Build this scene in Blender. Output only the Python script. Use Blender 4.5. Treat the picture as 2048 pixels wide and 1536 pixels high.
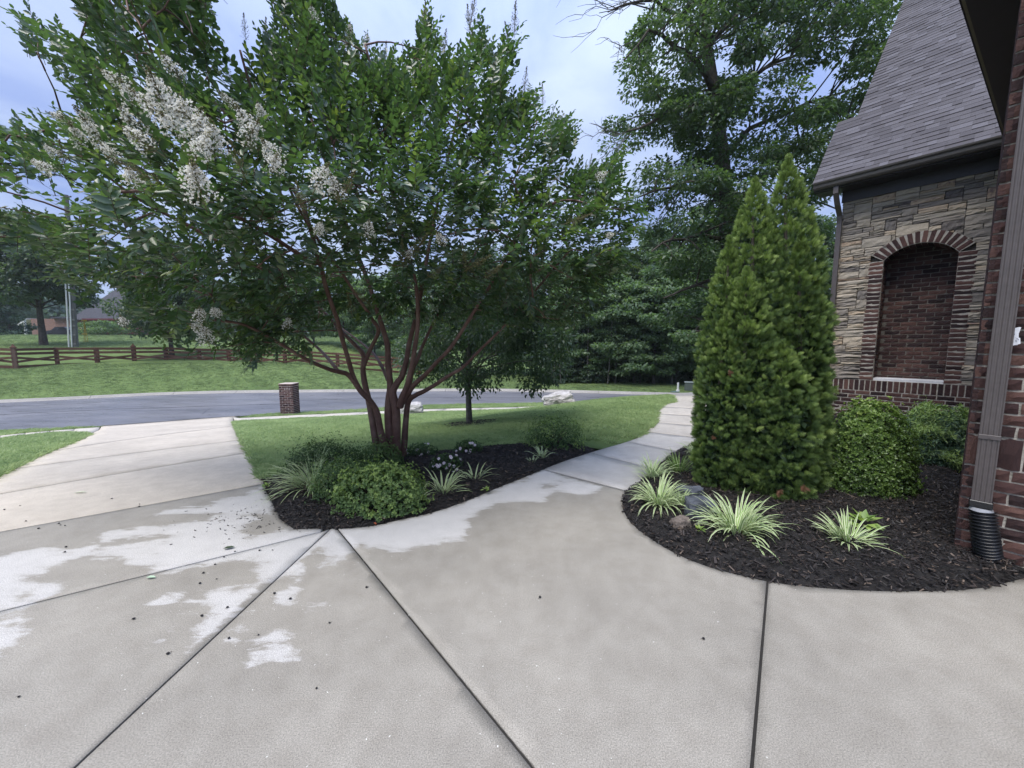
import bpy, bmesh, math, random
import numpy as np
from mathutils import Vector, Matrix, Quaternion, noise
from mathutils.geometry import delaunay_2d_cdt
R = math.radians
for _o in list(bpy.data.objects):
    bpy.data.objects.remove(_o)
scene = bpy.context.scene
COL = scene.collection
rng = np.random.default_rng(7)
random.seed(7)

# ------------------------------------------------------------------ camera
PITCH = R(5.9)
EYE = 1.5
FPX = 769.0                      # focal length in pixels of the 2048 px wide photograph
cam_d = bpy.data.cameras.new("camera")
cam_d.sensor_width = 36.0
cam_d.lens = FPX / 2048 * 36.0
cam_d.clip_start = 0.05
cam_d.clip_end = 1500
cam = bpy.data.objects.new("camera", cam_d)
cam.location = (0, 0, EYE)
cam.rotation_euler = (math.pi / 2 - PITCH, 0, 0)
COL.objects.link(cam)
scene.camera = cam

# ------------------------------------------------------------------ light
scene.view_settings.view_transform = 'Standard'
scene.view_settings.look = 'None'
scene.view_settings.exposure = 1.6
scene.view_settings.gamma = 1.0
scene.view_settings.use_curve_mapping = False
SUN_EL, SUN_AZ = R(64), R(-138)    # azimuth measured from +Y towards +X
sun_d = bpy.data.lights.new("sun", 'SUN')
sun_d.energy = 1.5
sun_d.angle = R(40)
sun_d.color = (1.0, 0.945, 0.855)
sun = bpy.data.objects.new("sun", sun_d)
_d = Vector((math.sin(SUN_AZ) * math.cos(SUN_EL), math.cos(SUN_AZ) * math.cos(SUN_EL), math.sin(SUN_EL)))
sun.rotation_euler = _d.to_track_quat('Z', 'Y').to_euler()
sun.location = (0, 0, 60)
COL.objects.link(sun)

world = bpy.data.worlds.new("World")
scene.world = world
world.use_nodes = True
_nt = world.node_tree
_N, _L = _nt.nodes, _nt.links
_N.clear()
_out = _N.new('ShaderNodeOutputWorld')
_bg = _N.new('ShaderNodeBackground')
_bg.inputs['Strength'].default_value = 0.05
_sky = _N.new('ShaderNodeTexSky')
_sky.sky_type = 'NISHITA'
_sky.sun_disc = False
_sky.sun_elevation = SUN_EL
_sky.sun_rotation = SUN_AZ
_tc = _N.new('ShaderNodeTexCoord')
_sep = _N.new('ShaderNodeSeparateXYZ')
_L.new(_tc.outputs['Generated'], _sep.inputs[0])
# cloud deck: direction projected on a plane overhead
_zc = _N.new('ShaderNodeMath'); _zc.operation = 'MAXIMUM'; _zc.inputs[1].default_value = 0.0
_L.new(_sep.outputs['Z'], _zc.inputs[0])
_za = _N.new('ShaderNodeMath'); _za.operation = 'ADD'; _za.inputs[1].default_value = 0.22
_L.new(_zc.outputs[0], _za.inputs[0])
_dv = _N.new('ShaderNodeVectorMath'); _dv.operation = 'DIVIDE'
_L.new(_tc.outputs['Generated'], _dv.inputs[0])
_cmb = _N.new('ShaderNodeCombineXYZ')
for _i in range(3):
    _L.new(_za.outputs[0], _cmb.inputs[_i])
_L.new(_cmb.outputs[0], _dv.inputs[1])
_mp = _N.new('ShaderNodeMapping')
_mp.inputs['Scale'].default_value = (1.0, 0.7, 0.5)
_mp.inputs['Rotation'].default_value = (0, 0, R(35))
_L.new(_dv.outputs[0], _mp.inputs[0])
_n1 = _N.new('ShaderNodeTexNoise')
_n1.inputs['Scale'].default_value = 2.3
_n1.inputs['Detail'].default_value = 7
_n1.inputs['Roughness'].default_value = 0.52
_n1.inputs['Distortion'].default_value = 0.5
_L.new(_mp.outputs[0], _n1.inputs['Vector'])
_cr = _N.new('ShaderNodeValToRGB')
_cr.color_ramp.elements[0].position = 0.36
_cr.color_ramp.elements[0].color = (2.6, 3.5, 6.6, 1)
_cr.color_ramp.elements[1].position = 0.68
_cr.color_ramp.elements[1].color = (5.0, 5.9, 7.9, 1)
_L.new(_n1.outputs['Fac'], _cr.inputs['Fac'])
# an overcast sky is brighter towards the zenith
_z3 = _N.new('ShaderNodeMath'); _z3.operation = 'POWER'; _z3.inputs[1].default_value = 3.0
_L.new(_zc.outputs[0], _z3.inputs[0])
_z1 = _N.new('ShaderNodeMath'); _z1.operation = 'MULTIPLY_ADD'; _z1.inputs[1].default_value = 0.22; _z1.inputs[2].default_value = 0.80
_L.new(_zc.outputs[0], _z1.inputs[0])
_zg = _N.new('ShaderNodeMath'); _zg.operation = 'MULTIPLY_ADD'; _zg.inputs[1].default_value = 1.35
_L.new(_z3.outputs[0], _zg.inputs[0]); _L.new(_z1.outputs[0], _zg.inputs[2])
_gm = _N.new('ShaderNodeVectorMath'); _gm.operation = 'SCALE'
_L.new(_cr.outputs[0], _gm.inputs[0])
_L.new(_zg.outputs[0], _gm.inputs['Scale'])
_mx = _N.new('ShaderNodeMix'); _mx.data_type = 'RGBA'
_mx.inputs[0].default_value = 0.86
_L.new(_sky.outputs[0], _mx.inputs[6])
_L.new(_gm.outputs[0], _mx.inputs[7])
_L.new(_mx.outputs[2], _bg.inputs['Color'])
_L.new(_bg.outputs[0], _out.inputs['Surface'])

# ------------------------------------------------------------------ pixel helpers (points measured on the photograph, 2048 px wide)
_cp, _sp = math.cos(PITCH), math.sin(PITCH)
def ray(px, py):
    u, v = (px - 1024) / FPX, (py - 768) / FPX
    return Vector((u, _cp - v * _sp, -_sp - v * _cp))
def at_z(px, py, z):
    d = ray(px, py); t = (z - EYE) / d.z
    return Vector((d.x * t, d.y * t, z))
def at_y(px, py, y):
    d = ray(px, py); t = y / d.y
    return Vector((d.x * t, y, EYE + d.z * t))
def pix(p):
    x, y, z = p[0], p[1], p[2] - EYE
    dep = y * _cp - z * _sp
    up = y * _sp + z * _cp
    return 1024 + FPX * x / dep, 768 - FPX * up / dep

# ------------------------------------------------------------------ object helpers
def tag(o, label=None, cat=None, group=None, kind=None):
    if label: o['label'] = label
    if cat: o['category'] = cat
    if group: o['group'] = group
    if kind: o['kind'] = kind
    return o
def link(o, parent=None):
    COL.objects.link(o)
    if parent is not None: o.parent = parent
    return o
def empty(name, loc=(0, 0, 0), rz=0.0, parent=None):
    o = bpy.data.objects.new(name, None)
    o.location = loc; o.rotation_euler = (0, 0, rz)
    o.empty_display_size = 0.2
    return link(o, parent)
def npmesh(name, V, F, smooth=False, attrs=None, mat=None):
    """V (n,3); F list of (m,k) index arrays, or list of tuples; attrs: name -> (domain, per-element floats)."""
    me = bpy.data.meshes.new(name)
    V = np.asarray(V, dtype=np.float32).reshape(-1, 3)
    if isinstance(F, np.ndarray): F = [F]
    if len(F) and not isinstance(F[0], np.ndarray):
        me.from_pydata([tuple(map(float, v)) for v in V], [], [tuple(map(int, f)) for f in F])
    else:
        F = [np.asarray(f, dtype=np.int32) for f in F if len(f)]
        me.vertices.add(len(V)); me.vertices.foreach_set('co', V.ravel())
        idx = np.concatenate([f.ravel() for f in F])
        tot = np.concatenate([np.full(len(f), f.shape[1], np.int32) for f in F])
        st = np.concatenate([[0], np.cumsum(tot)[:-1]]).astype(np.int32)
        me.loops.add(len(idx)); me.loops.foreach_set('vertex_index', idx)
        me.polygons.add(len(tot)); me.polygons.foreach_set('loop_start', st)
        me.polygons.foreach_set('loop_total', tot)
        me.update(calc_edges=True)
    if smooth: me.polygons.foreach_set('use_smooth', np.ones(len(me.polygons), bool))
    for k, (dom, vals) in (attrs or {}).items():
        a = me.attributes.new(k, 'FLOAT', dom)
        a.data.foreach_set('value', np.asarray(vals, np.float32))
    if mat: me.materials.append(mat)
    me.validate()
    return me
def obj(name, me, parent=None, loc=(0, 0, 0), mat=None):
    o = bpy.data.objects.new(name, me)
    o.location = loc
    if mat and not me.materials: me.materials.append(mat)
    return link(o, parent)

class MB:
    """collects boxes, tubes and prisms into one mesh"""
    def __init__(s): s.v, s.f, s.t = [], [], []
    def add(s, V, F, tint=0.5):
        b = len(s.v); s.v += [tuple(p) for p in V]; s.t += [tint] * len(V)
        s.f += [tuple(b + i for i in f) for f in F]
    def box(s, c, size, M=None, tint=0.5, bev=0.0):
        x, y, z = (k / 2 for k in size)
        M = M or Matrix.Identity(3); c = Vector(c)
        if bev <= 0:
            P = [(-x, -y, -z), (x, -y, -z), (x, y, -z), (-x, y, -z), (-x, -y, z), (x, -y, z), (x, y, z), (-x, y, z)]
            F = [(0, 3, 2, 1), (4, 5, 6, 7), (0, 1, 5, 4), (1, 2, 6, 5), (2, 3, 7, 6), (3, 0, 4, 7)]
        else:
            P, F = bev_box(x, y, z, bev)
        s.add([c + M @ Vector(p) for p in P], F, tint)
    def tube(s, pts, rad, n=8, cap=True, tint=0.5):
        pts = [Vector(p) for p in pts]
        if not hasattr(rad, '__len__'): rad = [rad] * len(pts)
        rings = []; b = len(s.v); up = None
        for i, p in enumerate(pts):
            d = (pts[min(i + 1, len(pts) - 1)] - pts[max(i - 1, 0)])
            d = d.normalized() if d.length > 1e-9 else Vector((0, 0, 1))
            if up is None:
                up = d.orthogonal().normalized()
            up = (up - d * up.dot(d)); up = up.normalized() if up.length > 1e-6 else d.orthogonal().normalized()
            w = d.cross(up)
            for k in range(n):
                a = 2 * math.pi * k / n
                s.v.append(tuple(p + (up * math.cos(a) + w * math.sin(a)) * rad[i])); s.t.append(tint)
        for i in range(len(pts) - 1):
            for k in range(n):
                a0, a1 = b + i * n + k, b + i * n + (k + 1) % n
                s.f.append((a0, a1, a1 + n, a0 + n))
        if cap:
            s.f.append(tuple(b + k for k in range(n))[::-1])
            s.f.append(tuple(b + (len(pts) - 1) * n + k for k in range(n)))
    def prism(s, poly, d, tint=0.5):
        """poly: 3-D points of one face; d: extrusion vector"""
        n = len(poly); poly = [Vector(p) for p in poly]; d = Vector(d)
        b = len(s.v)
        s.v += [tuple(p) for p in poly] + [tuple(p + d) for p in poly]; s.t += [tint] * (2 * n)
        s.f.append(tuple(b + k for k in range(n)))
        s.f.append(tuple(b + n + k for k in range(n))[::-1])
        for k in range(n):
            k2 = (k + 1) % n
            s.f.append((b + k, b + n + k, b + n + k2, b + k2))
    def mesh(s, name, mat=None, smooth=False):
        me = npmesh(name, s.v, s.f, smooth, {'tint': ('POINT', s.t)}, mat)
        bm = bmesh.new(); bm.from_mesh(me); bmesh.ops.recalc_face_normals(bm, faces=bm.faces); bm.to_mesh(me); bm.free()
        return me
    def build(s, name, mat, parent=None, loc=(0, 0, 0), smooth=False):
        return obj(name, s.mesh(name, mat, smooth), parent, loc)
def bev_box(x, y, z, b):
    P = []; F = []
    bm = bmesh.new(); bmesh.ops.create_cube(bm, size=2)
    for v in bm.verts: v.co = Vector((v.co.x * x, v.co.y * y, v.co.z * z))
    bmesh.ops.bevel(bm, geom=bm.edges[:], offset=b, segments=1, affect='EDGES')
    bm.verts.index_update()
    P = [v.co.copy() for v in bm.verts]; F = [tuple(v.index for v in f.verts) for f in bm.faces]
    bm.free(); return P, F

# ------------------------------------------------------------------ materials
def nodes(name):
    m = bpy.data.materials.new(name); m.use_nodes = True
    nt = m.node_tree; b = nt.nodes['Principled BSDF']
    return m, nt, b
def _nnode(nt, typ, **kw):
    n = nt.nodes.new(typ)
    for k, v in kw.items():
        if k in n.inputs: n.inputs[k].default_value = v
        else: setattr(n, k, v)
    return n
def ramp(nt, stops, src=None, interp='LINEAR'):
    r = nt.nodes.new('ShaderNodeValToRGB'); cr = r.color_ramp; cr.interpolation = interp
    while len(cr.elements) < len(stops): cr.elements.new(0.5)
    for e, (p, c) in zip(cr.elements, stops):
        e.position = p; e.color = (*c, 1) if len(c) == 3 else c
    if src is not None: nt.links.new(src, r.inputs[0])
    return r
def mixc(nt, fac, a, b, mode='MIX'):
    m = nt.nodes.new('ShaderNodeMix'); m.data_type = 'RGBA'; m.blend_type = mode
    for sock, val in ((m.inputs[0], fac), (m.inputs[6], a), (m.inputs[7], b)):
        if isinstance(val, bpy.types.NodeSocket): nt.links.new(val, sock)
        elif isinstance(val, (int, float)): sock.default_value = val
        else: sock.default_value = (*val, 1) if len(val) == 3 else val
    return m.outputs[2]
def mth(nt, op, a, b=None, c=None, clamp=False):
    m = nt.nodes.new('ShaderNodeMath'); m.operation = op; m.use_clamp = clamp
    for s, v in zip(m.inputs, (a, b, c)):
        if v is None: continue
        if isinstance(v, bpy.types.NodeSocket): nt.links.new(v, s)
        else: s.default_value = v
    return m.outputs[0]
def noise_n(nt, scale, detail=4, rough=0.55, coord='Object', dist=0.0, sc=None, rot=None):
    tc = nt.nodes.new('ShaderNodeTexCoord'); n = nt.nodes.new('ShaderNodeTexNoise')
    n.inputs['Scale'].default_value = scale; n.inputs['Detail'].default_value = detail
    n.inputs['Roughness'].default_value = rough; n.inputs['Distortion'].default_value = dist
    src = tc.outputs[coord]
    if coord == 'World':
        pass
    if sc or rot:
        mp = nt.nodes.new('ShaderNodeMapping')
        if sc: mp.inputs['Scale'].default_value = sc
        if rot: mp.inputs['Rotation'].default_value = rot
        nt.links.new(src, mp.inputs[0]); src = mp.outputs[0]
    nt.links.new(src, n.inputs['Vector'])
    return n.outputs['Fac']
def bump(nt, bsdf, h, strength=0.4, dist=0.01):
    b = nt.nodes.new('ShaderNodeBump'); b.inputs['Strength'].default_value = strength
    b.inputs['Distance'].default_value = dist
    nt.links.new(h, b.inputs['Height']); nt.links.new(b.outputs[0], bsdf.inputs['Normal'])
def attr(nt, name):
    a = nt.nodes.new('ShaderNodeAttribute'); a.attribute_name = name
    return a.outputs['Fac']
def simple(name, stops, rough=0.7, nscale=6, bmp=0.3, bdist=0.01, src='noise', fine=40, spec=0.4, metal=0.0, coord='Object', amt=0.35, sc=None):
    """ramp of colours over a per-piece random value (obj / tint) jittered by noise, or over noise alone"""
    m, nt, b = nodes(name)
    n = noise_n(nt, nscale, 5, 0.6, coord, sc=sc)
    if src == 'noise': f = n
    else:
        base = _nnode(nt, 'ShaderNodeObjectInfo').outputs['Random'] if src == 'obj' else attr(nt, 'tint')
        f = mth(nt, 'ADD', base, mth(nt, 'MULTIPLY', mth(nt, 'SUBTRACT', n, 0.5), amt))
    r = ramp(nt, stops, f)
    n2 = noise_n(nt, fine, 4, 0.6, coord, sc=sc)
    col = mixc(nt, 0.35, r.outputs[0], ramp(nt, [(0.25, (0.35,) * 3), (0.75, (1.0,) * 3)], n2).outputs[0], 'MULTIPLY')
    nt.links.new(col, b.inputs['Base Color'])
    b.inputs['Roughness'].default_value = rough; b.inputs['Metallic'].default_value = metal
    b.inputs['Specular IOR Level'].default_value = spec
    if bmp: bump(nt, b, mth(nt, 'ADD', n, n2), bmp, bdist)
    return m
def leaf_mat(name, dark, mid, light, rough=0.45, trans=0.35, spec=0.5, src='tint', tcol=None):
    m, nt, b = nodes(name)
    base = attr(nt, 'tint') if src == 'tint' else _nnode(nt, 'ShaderNodeObjectInfo').outputs['Random']
    r = ramp(nt, [(0.0, dark), (0.55, mid), (1.0, light)], base)
    nt.links.new(r.outputs[0], b.inputs['Base Color'])
    b.inputs['Roughness'].default_value = rough; b.inputs['Specular IOR Level'].default_value = spec
    tr = nt.nodes.new('ShaderNodeBsdfTranslucent')
    tc = mixc(nt, 1.0, r.outputs[0], tcol or (1.35, 1.5, 0.6), 'MULTIPLY')
    nt.links.new(tc, tr.inputs['Color'])
    mx = nt.nodes.new('ShaderNodeMixShader'); mx.inputs[0].default_value = trans
    nt.links.new(b.outputs[0], mx.inputs[1]); nt.links.new(tr.outputs[0], mx.inputs[2])
    nt.links.new(mx.outputs[0], nt.nodes['Material Output'].inputs['Surface'])
    return m
def flat(name, col, rough=0.6, metal=0.0, spec=0.5, nz=0.15, fine=30):
    return simple(name, [(0.3, tuple(c * (1 - nz) for c in col)), (0.7, tuple(c * (1 + nz) for c in col))], rough, 5, 0.08, 0.003, fine=fine, spec=spec, metal=metal)
# ------------------------------------------------------------------ terrain
ZR = -1.3
_NP = [(0, 861), (100, 857), (201, 853), (466, 833), (562, 826), (678, 821.6), (772, 815), (846, 810.7), (960, 808), (1080, 806), (1280, 800), (1390, 796), (1480, 794)]
_FP = [(0, 805), (150, 798), (300, 790), (450, 785.5), (700, 783), (962, 781), (1120, 784), (1250, 787.5), (1392, 791.5), (1480, 793)]
_nw = [at_z(x, y, ZR) for x, y in _NP]
_fw = [at_z(x, y, ZR) for x, y in _FP]
_nx = np.array([-60] + [p.x for p in _nw[:-1]] + [14, 30, 60]); _ny = np.array([_nw[0].y - 11] + [p.y for p in _nw[:-1]] + [21.0, 26.0, 38.0])
_fx = np.array([-60] + [p.x for p in _fw[:-1]] + [14, 20, 30, 60]); _fy = np.array([_fw[0].y - 9] + [p.y for p in _fw[:-1]] + [27.5, 31.0, 37.0, 50.0])
_tx = np.linspace(-60, 60, 481)
def _smooth(xs, ys):
    y = np.interp(_tx, xs, ys); k = np.hanning(13); k /= k.sum()
    return np.convolve(np.pad(y, 6, 'edge'), k, 'valid')
_tn, _tf = _smooth(_nx, _ny), _smooth(_fx, _fy)
def NR(x): return np.interp(x, _tx, _tn)
def FR(x): return np.interp(x, _tx, _tf)
def sstep(a, b, x):
    t = np.clip((x - a) / (b - a), 0, 1); return t * t * (3 - 2 * t)
def H(x, y):
    x = np.asarray(x, float); y = np.asarray(y, float)
    n, f = NR(x), FR(x)
    b = sstep(-4.0, 4.5, x)
    y0 = 3.6 * (1 - b) + 10.6 * b
    t = np.clip((y - y0) / (n - 0.25 - y0), 0, 1)
    near = ZR * (0.45 * t + 0.55 * t * t * (3 - 2 * t))
    near = near + 0.22 * sstep(3, 9, x) * sstep(5, 11, y) * (1 - t)
    e = np.maximum(y - f, 0)
    left = np.interp(e, [0, 1, 4, 6.5, 9, 17, 36, 90, 400], [ZR, -1.1, -0.55, -0.18, 0.08, 1.2, 2.6, 3.3, 5])
    right = np.interp(e, [0, 1, 5, 40, 90, 400], [ZR, ZR + .08, ZR + .12, ZR + .3, 0, 8])
    w = sstep(-5, -19, x) * 0 + (1 - sstep(-19, -4, x))
    far = left * w + right * (1 - w)
    return np.where(y < n, near, np.where(y > f, far, ZR))
def Hf(x, y): return float(H(x, y))
def G(px, py, dz=0.0):
    """where the sight line through this pixel of the photograph meets the ground"""
    d = ray(px, py)
    ts = np.concatenate([np.linspace(0.5, 40, 2400), np.linspace(40, 300, 1500)])
    z = EYE + d.z * ts; g = H(d.x * ts, d.y * ts) + dz
    k = np.nonzero(z < g)[0]
    if len(k) == 0: t = 100.0
    else:
        i = k[0]; t0, t1 = ts[max(i - 1, 0)], ts[i]
        for _ in range(20):
            tm = (t0 + t1) / 2
            if EYE + d.z * tm < Hf(d.x * tm, d.y * tm) + dz: t1 = tm
            else: t0 = tm
        t = t1
    x, y = d.x * t, d.y * t
    return Vector((x, y, Hf(x, y)))
def GP(pts): return [(p.x, p.y) for p in (G(*q) for q in pts)]

def pip(P, poly):
    poly = np.asarray(poly); x, y = P[:, 0], P[:, 1]; ins = np.zeros(len(P), bool)
    a, b = poly, np.roll(poly, -1, 0)
    for (x0, y0), (x1, y1) in zip(a, b):
        if y0 == y1: continue
        c = ((y0 > y) != (y1 > y)) & (x < (x1 - x0) * (y - y0) / (y1 - y0) + x0)
        ins ^= c
    return ins
def pdist(P, poly, closed=True):
    poly = np.asarray(poly); d = np.full(len(P), 1e9)
    a = poly; b = np.roll(poly, -1, 0)
    if not closed: a, b = a[:-1], b[:-1]
    for p, q in zip(a, b):
        e = q - p; L = max(e @ e, 1e-12)
        t = np.clip(((P - p) @ e) / L, 0, 1)
        d = np.minimum(d, np.hypot(*(P - p - t[:, None] * e).T))
    return d
def densify(poly, step):
    out = []
    for i, p in enumerate(poly):
        q = poly[(i + 1) % len(poly)]; L = math.dist(p, q); n = max(1, int(L / step))
        for k in range(n): out.append((p[0] + (q[0] - p[0]) * k / n, p[1] + (q[1] - p[1]) * k / n))
    return out
def inset(poly, d):
    """move every corner of a polygon inwards by d"""
    P = np.asarray(poly, float); n = len(P)
    A = 0.5 * sum(P[i - 1][0] * P[i][1] - P[i][0] * P[i - 1][1] for i in range(n))
    sg = 1 if A > 0 else -1; out = []
    for i in range(n):
        e0 = P[i] - P[i - 1]; e1 = P[(i + 1) % n] - P[i]
        e0 /= np.hypot(*e0) + 1e-12; e1 /= np.hypot(*e1) + 1e-12
        n0 = np.array([-e0[1], e0[0]]) * sg; n1 = np.array([-e1[1], e1[0]]) * sg
        m = n0 + n1; m /= max(np.hypot(*m), 0.35)
        out.append(tuple(P[i] + m * d / max(0.45, (m @ n0))))
    return out
def smooth_chain(pts, it=2):
    """Chaikin corner cutting of an open chain"""
    for _ in range(it):
        o = [pts[0]]
        for a, b in zip(pts[:-1], pts[1:]):
            o += [(a[0] * .75 + b[0] * .25, a[1] * .75 + b[1] * .25), (a[0] * .25 + b[0] * .75, a[1] * .25 + b[1] * .75)]
        o.append(pts[-1]); pts = o
    return pts
def sheet(name, poly, cell, mat, parent=None, zoff=0.0, bumpf=None, skirt=0.0, gap=0.0, fields=None, edge=0.25):
    """a draped piece of ground: the polygon, triangulated on a grid of `cell`, lying on the terrain"""
    if gap: poly = inset(poly, gap)
    ring = densify(poly, max(cell, edge))
    P = np.array(ring); lo, hi = P.min(0), P.max(0)
    gx, gy = np.meshgrid(np.arange(lo[0], hi[0], cell), np.arange(lo[1], hi[1], cell))
    Q = np.stack([gx.ravel(), gy.ravel()], 1)
    Q = Q[pip(Q, ring)]
    if len(Q): Q = Q[pdist(Q, ring) > cell * 0.35]
    allv = [Vector(p) for p in ring] + [Vector(q) for q in Q]
    vo, eo, fo, ov, _, _ = delaunay_2d_cdt(allv, [], [list(range(len(ring)))], 1, 1e-5)
    V2 = np.array([tuple(v) for v in vo]); z = H(V2[:, 0], V2[:, 1]) + zoff
    isb = np.zeros(len(V2), bool); d = pdist(V2, ring); isb = d < 1e-4
    if bumpf is not None: z = z + bumpf(V2[:, 0], V2[:, 1], d)
    V = np.column_stack([V2, z]); F = [tuple(f) for f in fo]
    at = {k: ('POINT', fn(V2)) for k, fn in (fields or {}).items()}
    me = npmesh(name, V, F, False, at, mat)
    bm = bmesh.new(); bm.from_mesh(me)
    bmesh.ops.recalc_face_normals(bm, faces=bm.faces)
    if bm.faces and sum(f.normal.z for f in bm.faces) < 0: bmesh.ops.reverse_faces(bm, faces=bm.faces[:])
    for f in bm.faces: f.smooth = True
    if skirt:
        es = [e for e in bm.edges if e.is_boundary]
        r = bmesh.ops.extrude_edge_only(bm, edges=es)
        for v in [g for g in r['geom'] if isinstance(g, bmesh.types.BMVert)]: v.co.z -= skirt
        for f in [g for g in r['geom'] if isinstance(g, bmesh.types.BMFace)]: f.smooth = False
    bm.to_mesh(me); bm.free()
    return obj(name, me, parent)

# ------------------------------------------------------------------ ground materials
def _speckle_nodes(nt, base, s1=190, amt=0.7):
    n = noise_n(nt, s1, 2, 0.7)
    return mixc(nt, amt, base, ramp(nt, [(0.30, (0.35,) * 3), (0.44, (0.80,) * 3), (0.54, (1.05,) * 3), (0.70, (1.5,) * 3)], n).outputs[0], 'MULTIPLY'), n
def concrete(name, wet, dry, use_dry=True, rough_wet=0.62):
    m, nt, b = nodes(name)
    big = noise_n(nt, 0.9, 5, 0.6); mid = noise_n(nt, 7, 5, 0.65)
    wetc = mixc(nt, ramp(nt, [(0.3, (0,) * 3), (0.7, (1,) * 3)], big).outputs[0], tuple(c * .86 for c in wet), tuple(c * 1.12 for c in wet))
    wetc = mixc(nt, 0.5, wetc, ramp(nt, [(0.3, (.72, .70, .68)), (0.6, (1.0,) * 3), (0.8, (1.12,) * 3)], mid).outputs[0], 'MULTIPLY')
    if use_dry:
        stre = noise_n(nt, 5.0, 5, 0.6, sc=(0.8, 2.4, 1), rot=(0, 0, R(-22)), dist=0.4)
        fin = noise_n(nt, 26, 4, 0.65, sc=(1, 2, 1), rot=(0, 0, R(-22)))
        f = mth(nt, 'ADD', mth(nt, 'ADD', attr(nt, 'dry'), mth(nt, 'MULTIPLY', mth(nt, 'SUBTRACT', stre, 0.49), 0.30)), mth(nt, 'MULTIPLY', mth(nt, 'SUBTRACT', fin, 0.5), 0.07))
        msk = ramp(nt, [(0.45, (0,) * 3), (0.50, (.5,) * 3), (0.54, (.85,) * 3), (0.66, (1,) * 3)], mth(nt, 'ADD', mth(nt, 'MULTIPLY', f, 2.0), 0.5)).outputs[0]
        dryc = mixc(nt, 0.5, dry, ramp(nt, [(0.3, (.86,) * 3), (0.7, (1.08,) * 3)], mid).outputs[0], 'MULTIPLY')
        col = mixc(nt, msk, wetc, dryc)
        rr = mth(nt, 'MULTIPLY_ADD', msk, 0.9 - rough_wet, rough_wet)
        nt.links.new(rr, b.inputs['Roughness'])
    else:
        col = wetc; b.inputs['Roughness'].default_value = rough_wet
    # slab edges and joints hold a little dirt
    col, sp = _speckle_nodes(nt, col)
    nt.links.new(col, b.inputs['Base Color'])
    b.inputs['Specular IOR Level'].default_value = 0.35
    bump(nt, b, mth(nt, 'ADD', sp, mid), 0.35, 0.004)
    return m
M_CONC = concrete('wet concrete', (0.302, 0.281, 0.240), (0.49, 0.475, 0.45))
M_CONC_FAR = concrete('driveway concrete', (0.52, 0.465, 0.385), (0.56, 0.53, 0.48))
M_WALK = concrete('walkway concrete', (0.46, 0.44, 0.41), (0.5, 0.5, 0.5), False, 0.5)
M_WALK_FAR = concrete('far walkway concrete', (0.44, 0.41, 0.365), (0.5, 0.5, 0.5), False, 0.75)
M_SIDEWALK = concrete('sidewalk concrete', (0.50, 0.46, 0.40), (0.5, 0.5, 0.5), False, 0.8)
M_KERB = concrete('kerb concrete', (0.30, 0.285, 0.26), (0.5, 0.5, 0.5), False, 0.8)
M_JOINT = flat('joint filler', (0.02, 0.018, 0.015), 0.9)

def _asphalt():
    m, nt, b = nodes('asphalt')
    a = noise_n(nt, 0.25, 5, 0.6, sc=(1, 3.0, 1)); f = noise_n(nt, 120, 3, 0.7); c = noise_n(nt, 1.6, 4, 0.6, sc=(.5, 2.0, 1))
    col = mixc(nt, ramp(nt, [(0.35, (0,) * 3), (0.65, (1,) * 3)], a).outputs[0], (0.12, 0.122, 0.142), (0.19, 0.188, 0.205))
    col = mixc(nt, 0.5, col, ramp(nt, [(0.3, (.6,) * 3), (0.7, (1.15,) * 3)], f).outputs[0], 'MULTIPLY')
    nt.links.new(col, b.inputs['Base Color'])
    nt.links.new(ramp(nt, [(0.35, (.27,) * 3), (0.65, (.50,) * 3)], c).outputs[0], b.inputs['Roughness'])
    bump(nt, b, f, 0.25, 0.004)
    return m
M_ASPHALT = _asphalt()
def _soil():
    m, nt, b = nodes('turf soil')
    a = noise_n(nt, 0.35, 6, 0.65); f = noise_n(nt, 18, 5, 0.7)
    g = mixc(nt, ramp(nt, [(0.35, (0,) * 3), (0.65, (1,) * 3)], a).outputs[0], (0.085, 0.135, 0.045), (0.140, 0.200, 0.070))
    g = mixc(nt, ramp(nt, [(0.52, (0,) * 3), (0.75, (.8,) * 3)], f).outputs[0], g, (0.17, 0.15, 0.085))
    nt.links.new(g, b.inputs['Base Color']); b.inputs['Roughness'].default_value = 0.95
    b.inputs['Specular IOR Level'].default_value = 0.1
    bump(nt, b, f, 0.8, 0.04)
    return m
M_SOIL = _soil()
def _mulchm():
    m, nt, b = nodes('mulch base')
    f = noise_n(nt, 55, 5, 0.7)
    nt.links.new(ramp(nt, [(0.3, (0.004, 0.0035, 0.0035)), (0.7, (0.018, 0.015, 0.013))], f).outputs[0], b.inputs['Base Color'])
    b.inputs['Roughness'].default_value = 0.85
    bump(nt, b, f, 1.0, 0.02)
    return m
M_MULCH = _mulchm()

# ------------------------------------------------------------------ ground
def ground_mesh():
    xs = np.concatenate([np.linspace(-420, -45, 18)[:-1], np.linspace(-45, 35, 241), np.linspace(35, 420, 18)[1:]])
    ys = np.concatenate([np.linspace(-120, -6, 8)[:-1], np.linspace(-6, 45, 256), np.linspace(45, 600, 30)[1:]])
    X, Y = np.meshgrid(xs, ys)
    n = NR(X); f = FR(X)
    Z = H(X, Y) - 0.10 * (Y < f - 0.35)
    Z = Z - 0.05 * ((Y > n - 0.6) & (Y < f + 0.1))
    V = np.stack([X.ravel(), Y.ravel(), Z.ravel()], 1)
    nx, ny = len(xs), len(ys)
    i = (np.arange(ny - 1)[:, None] * nx + np.arange(nx - 1)[None]).ravel()
    return npmesh('ground', V, np.stack([i, i + 1, i + nx + 1, i + nx], 1), True, mat=M_SOIL)
ground = tag(obj('ground', ground_mesh()), kind='structure', label='grassy ground rising towards the fence and the woods')

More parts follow.
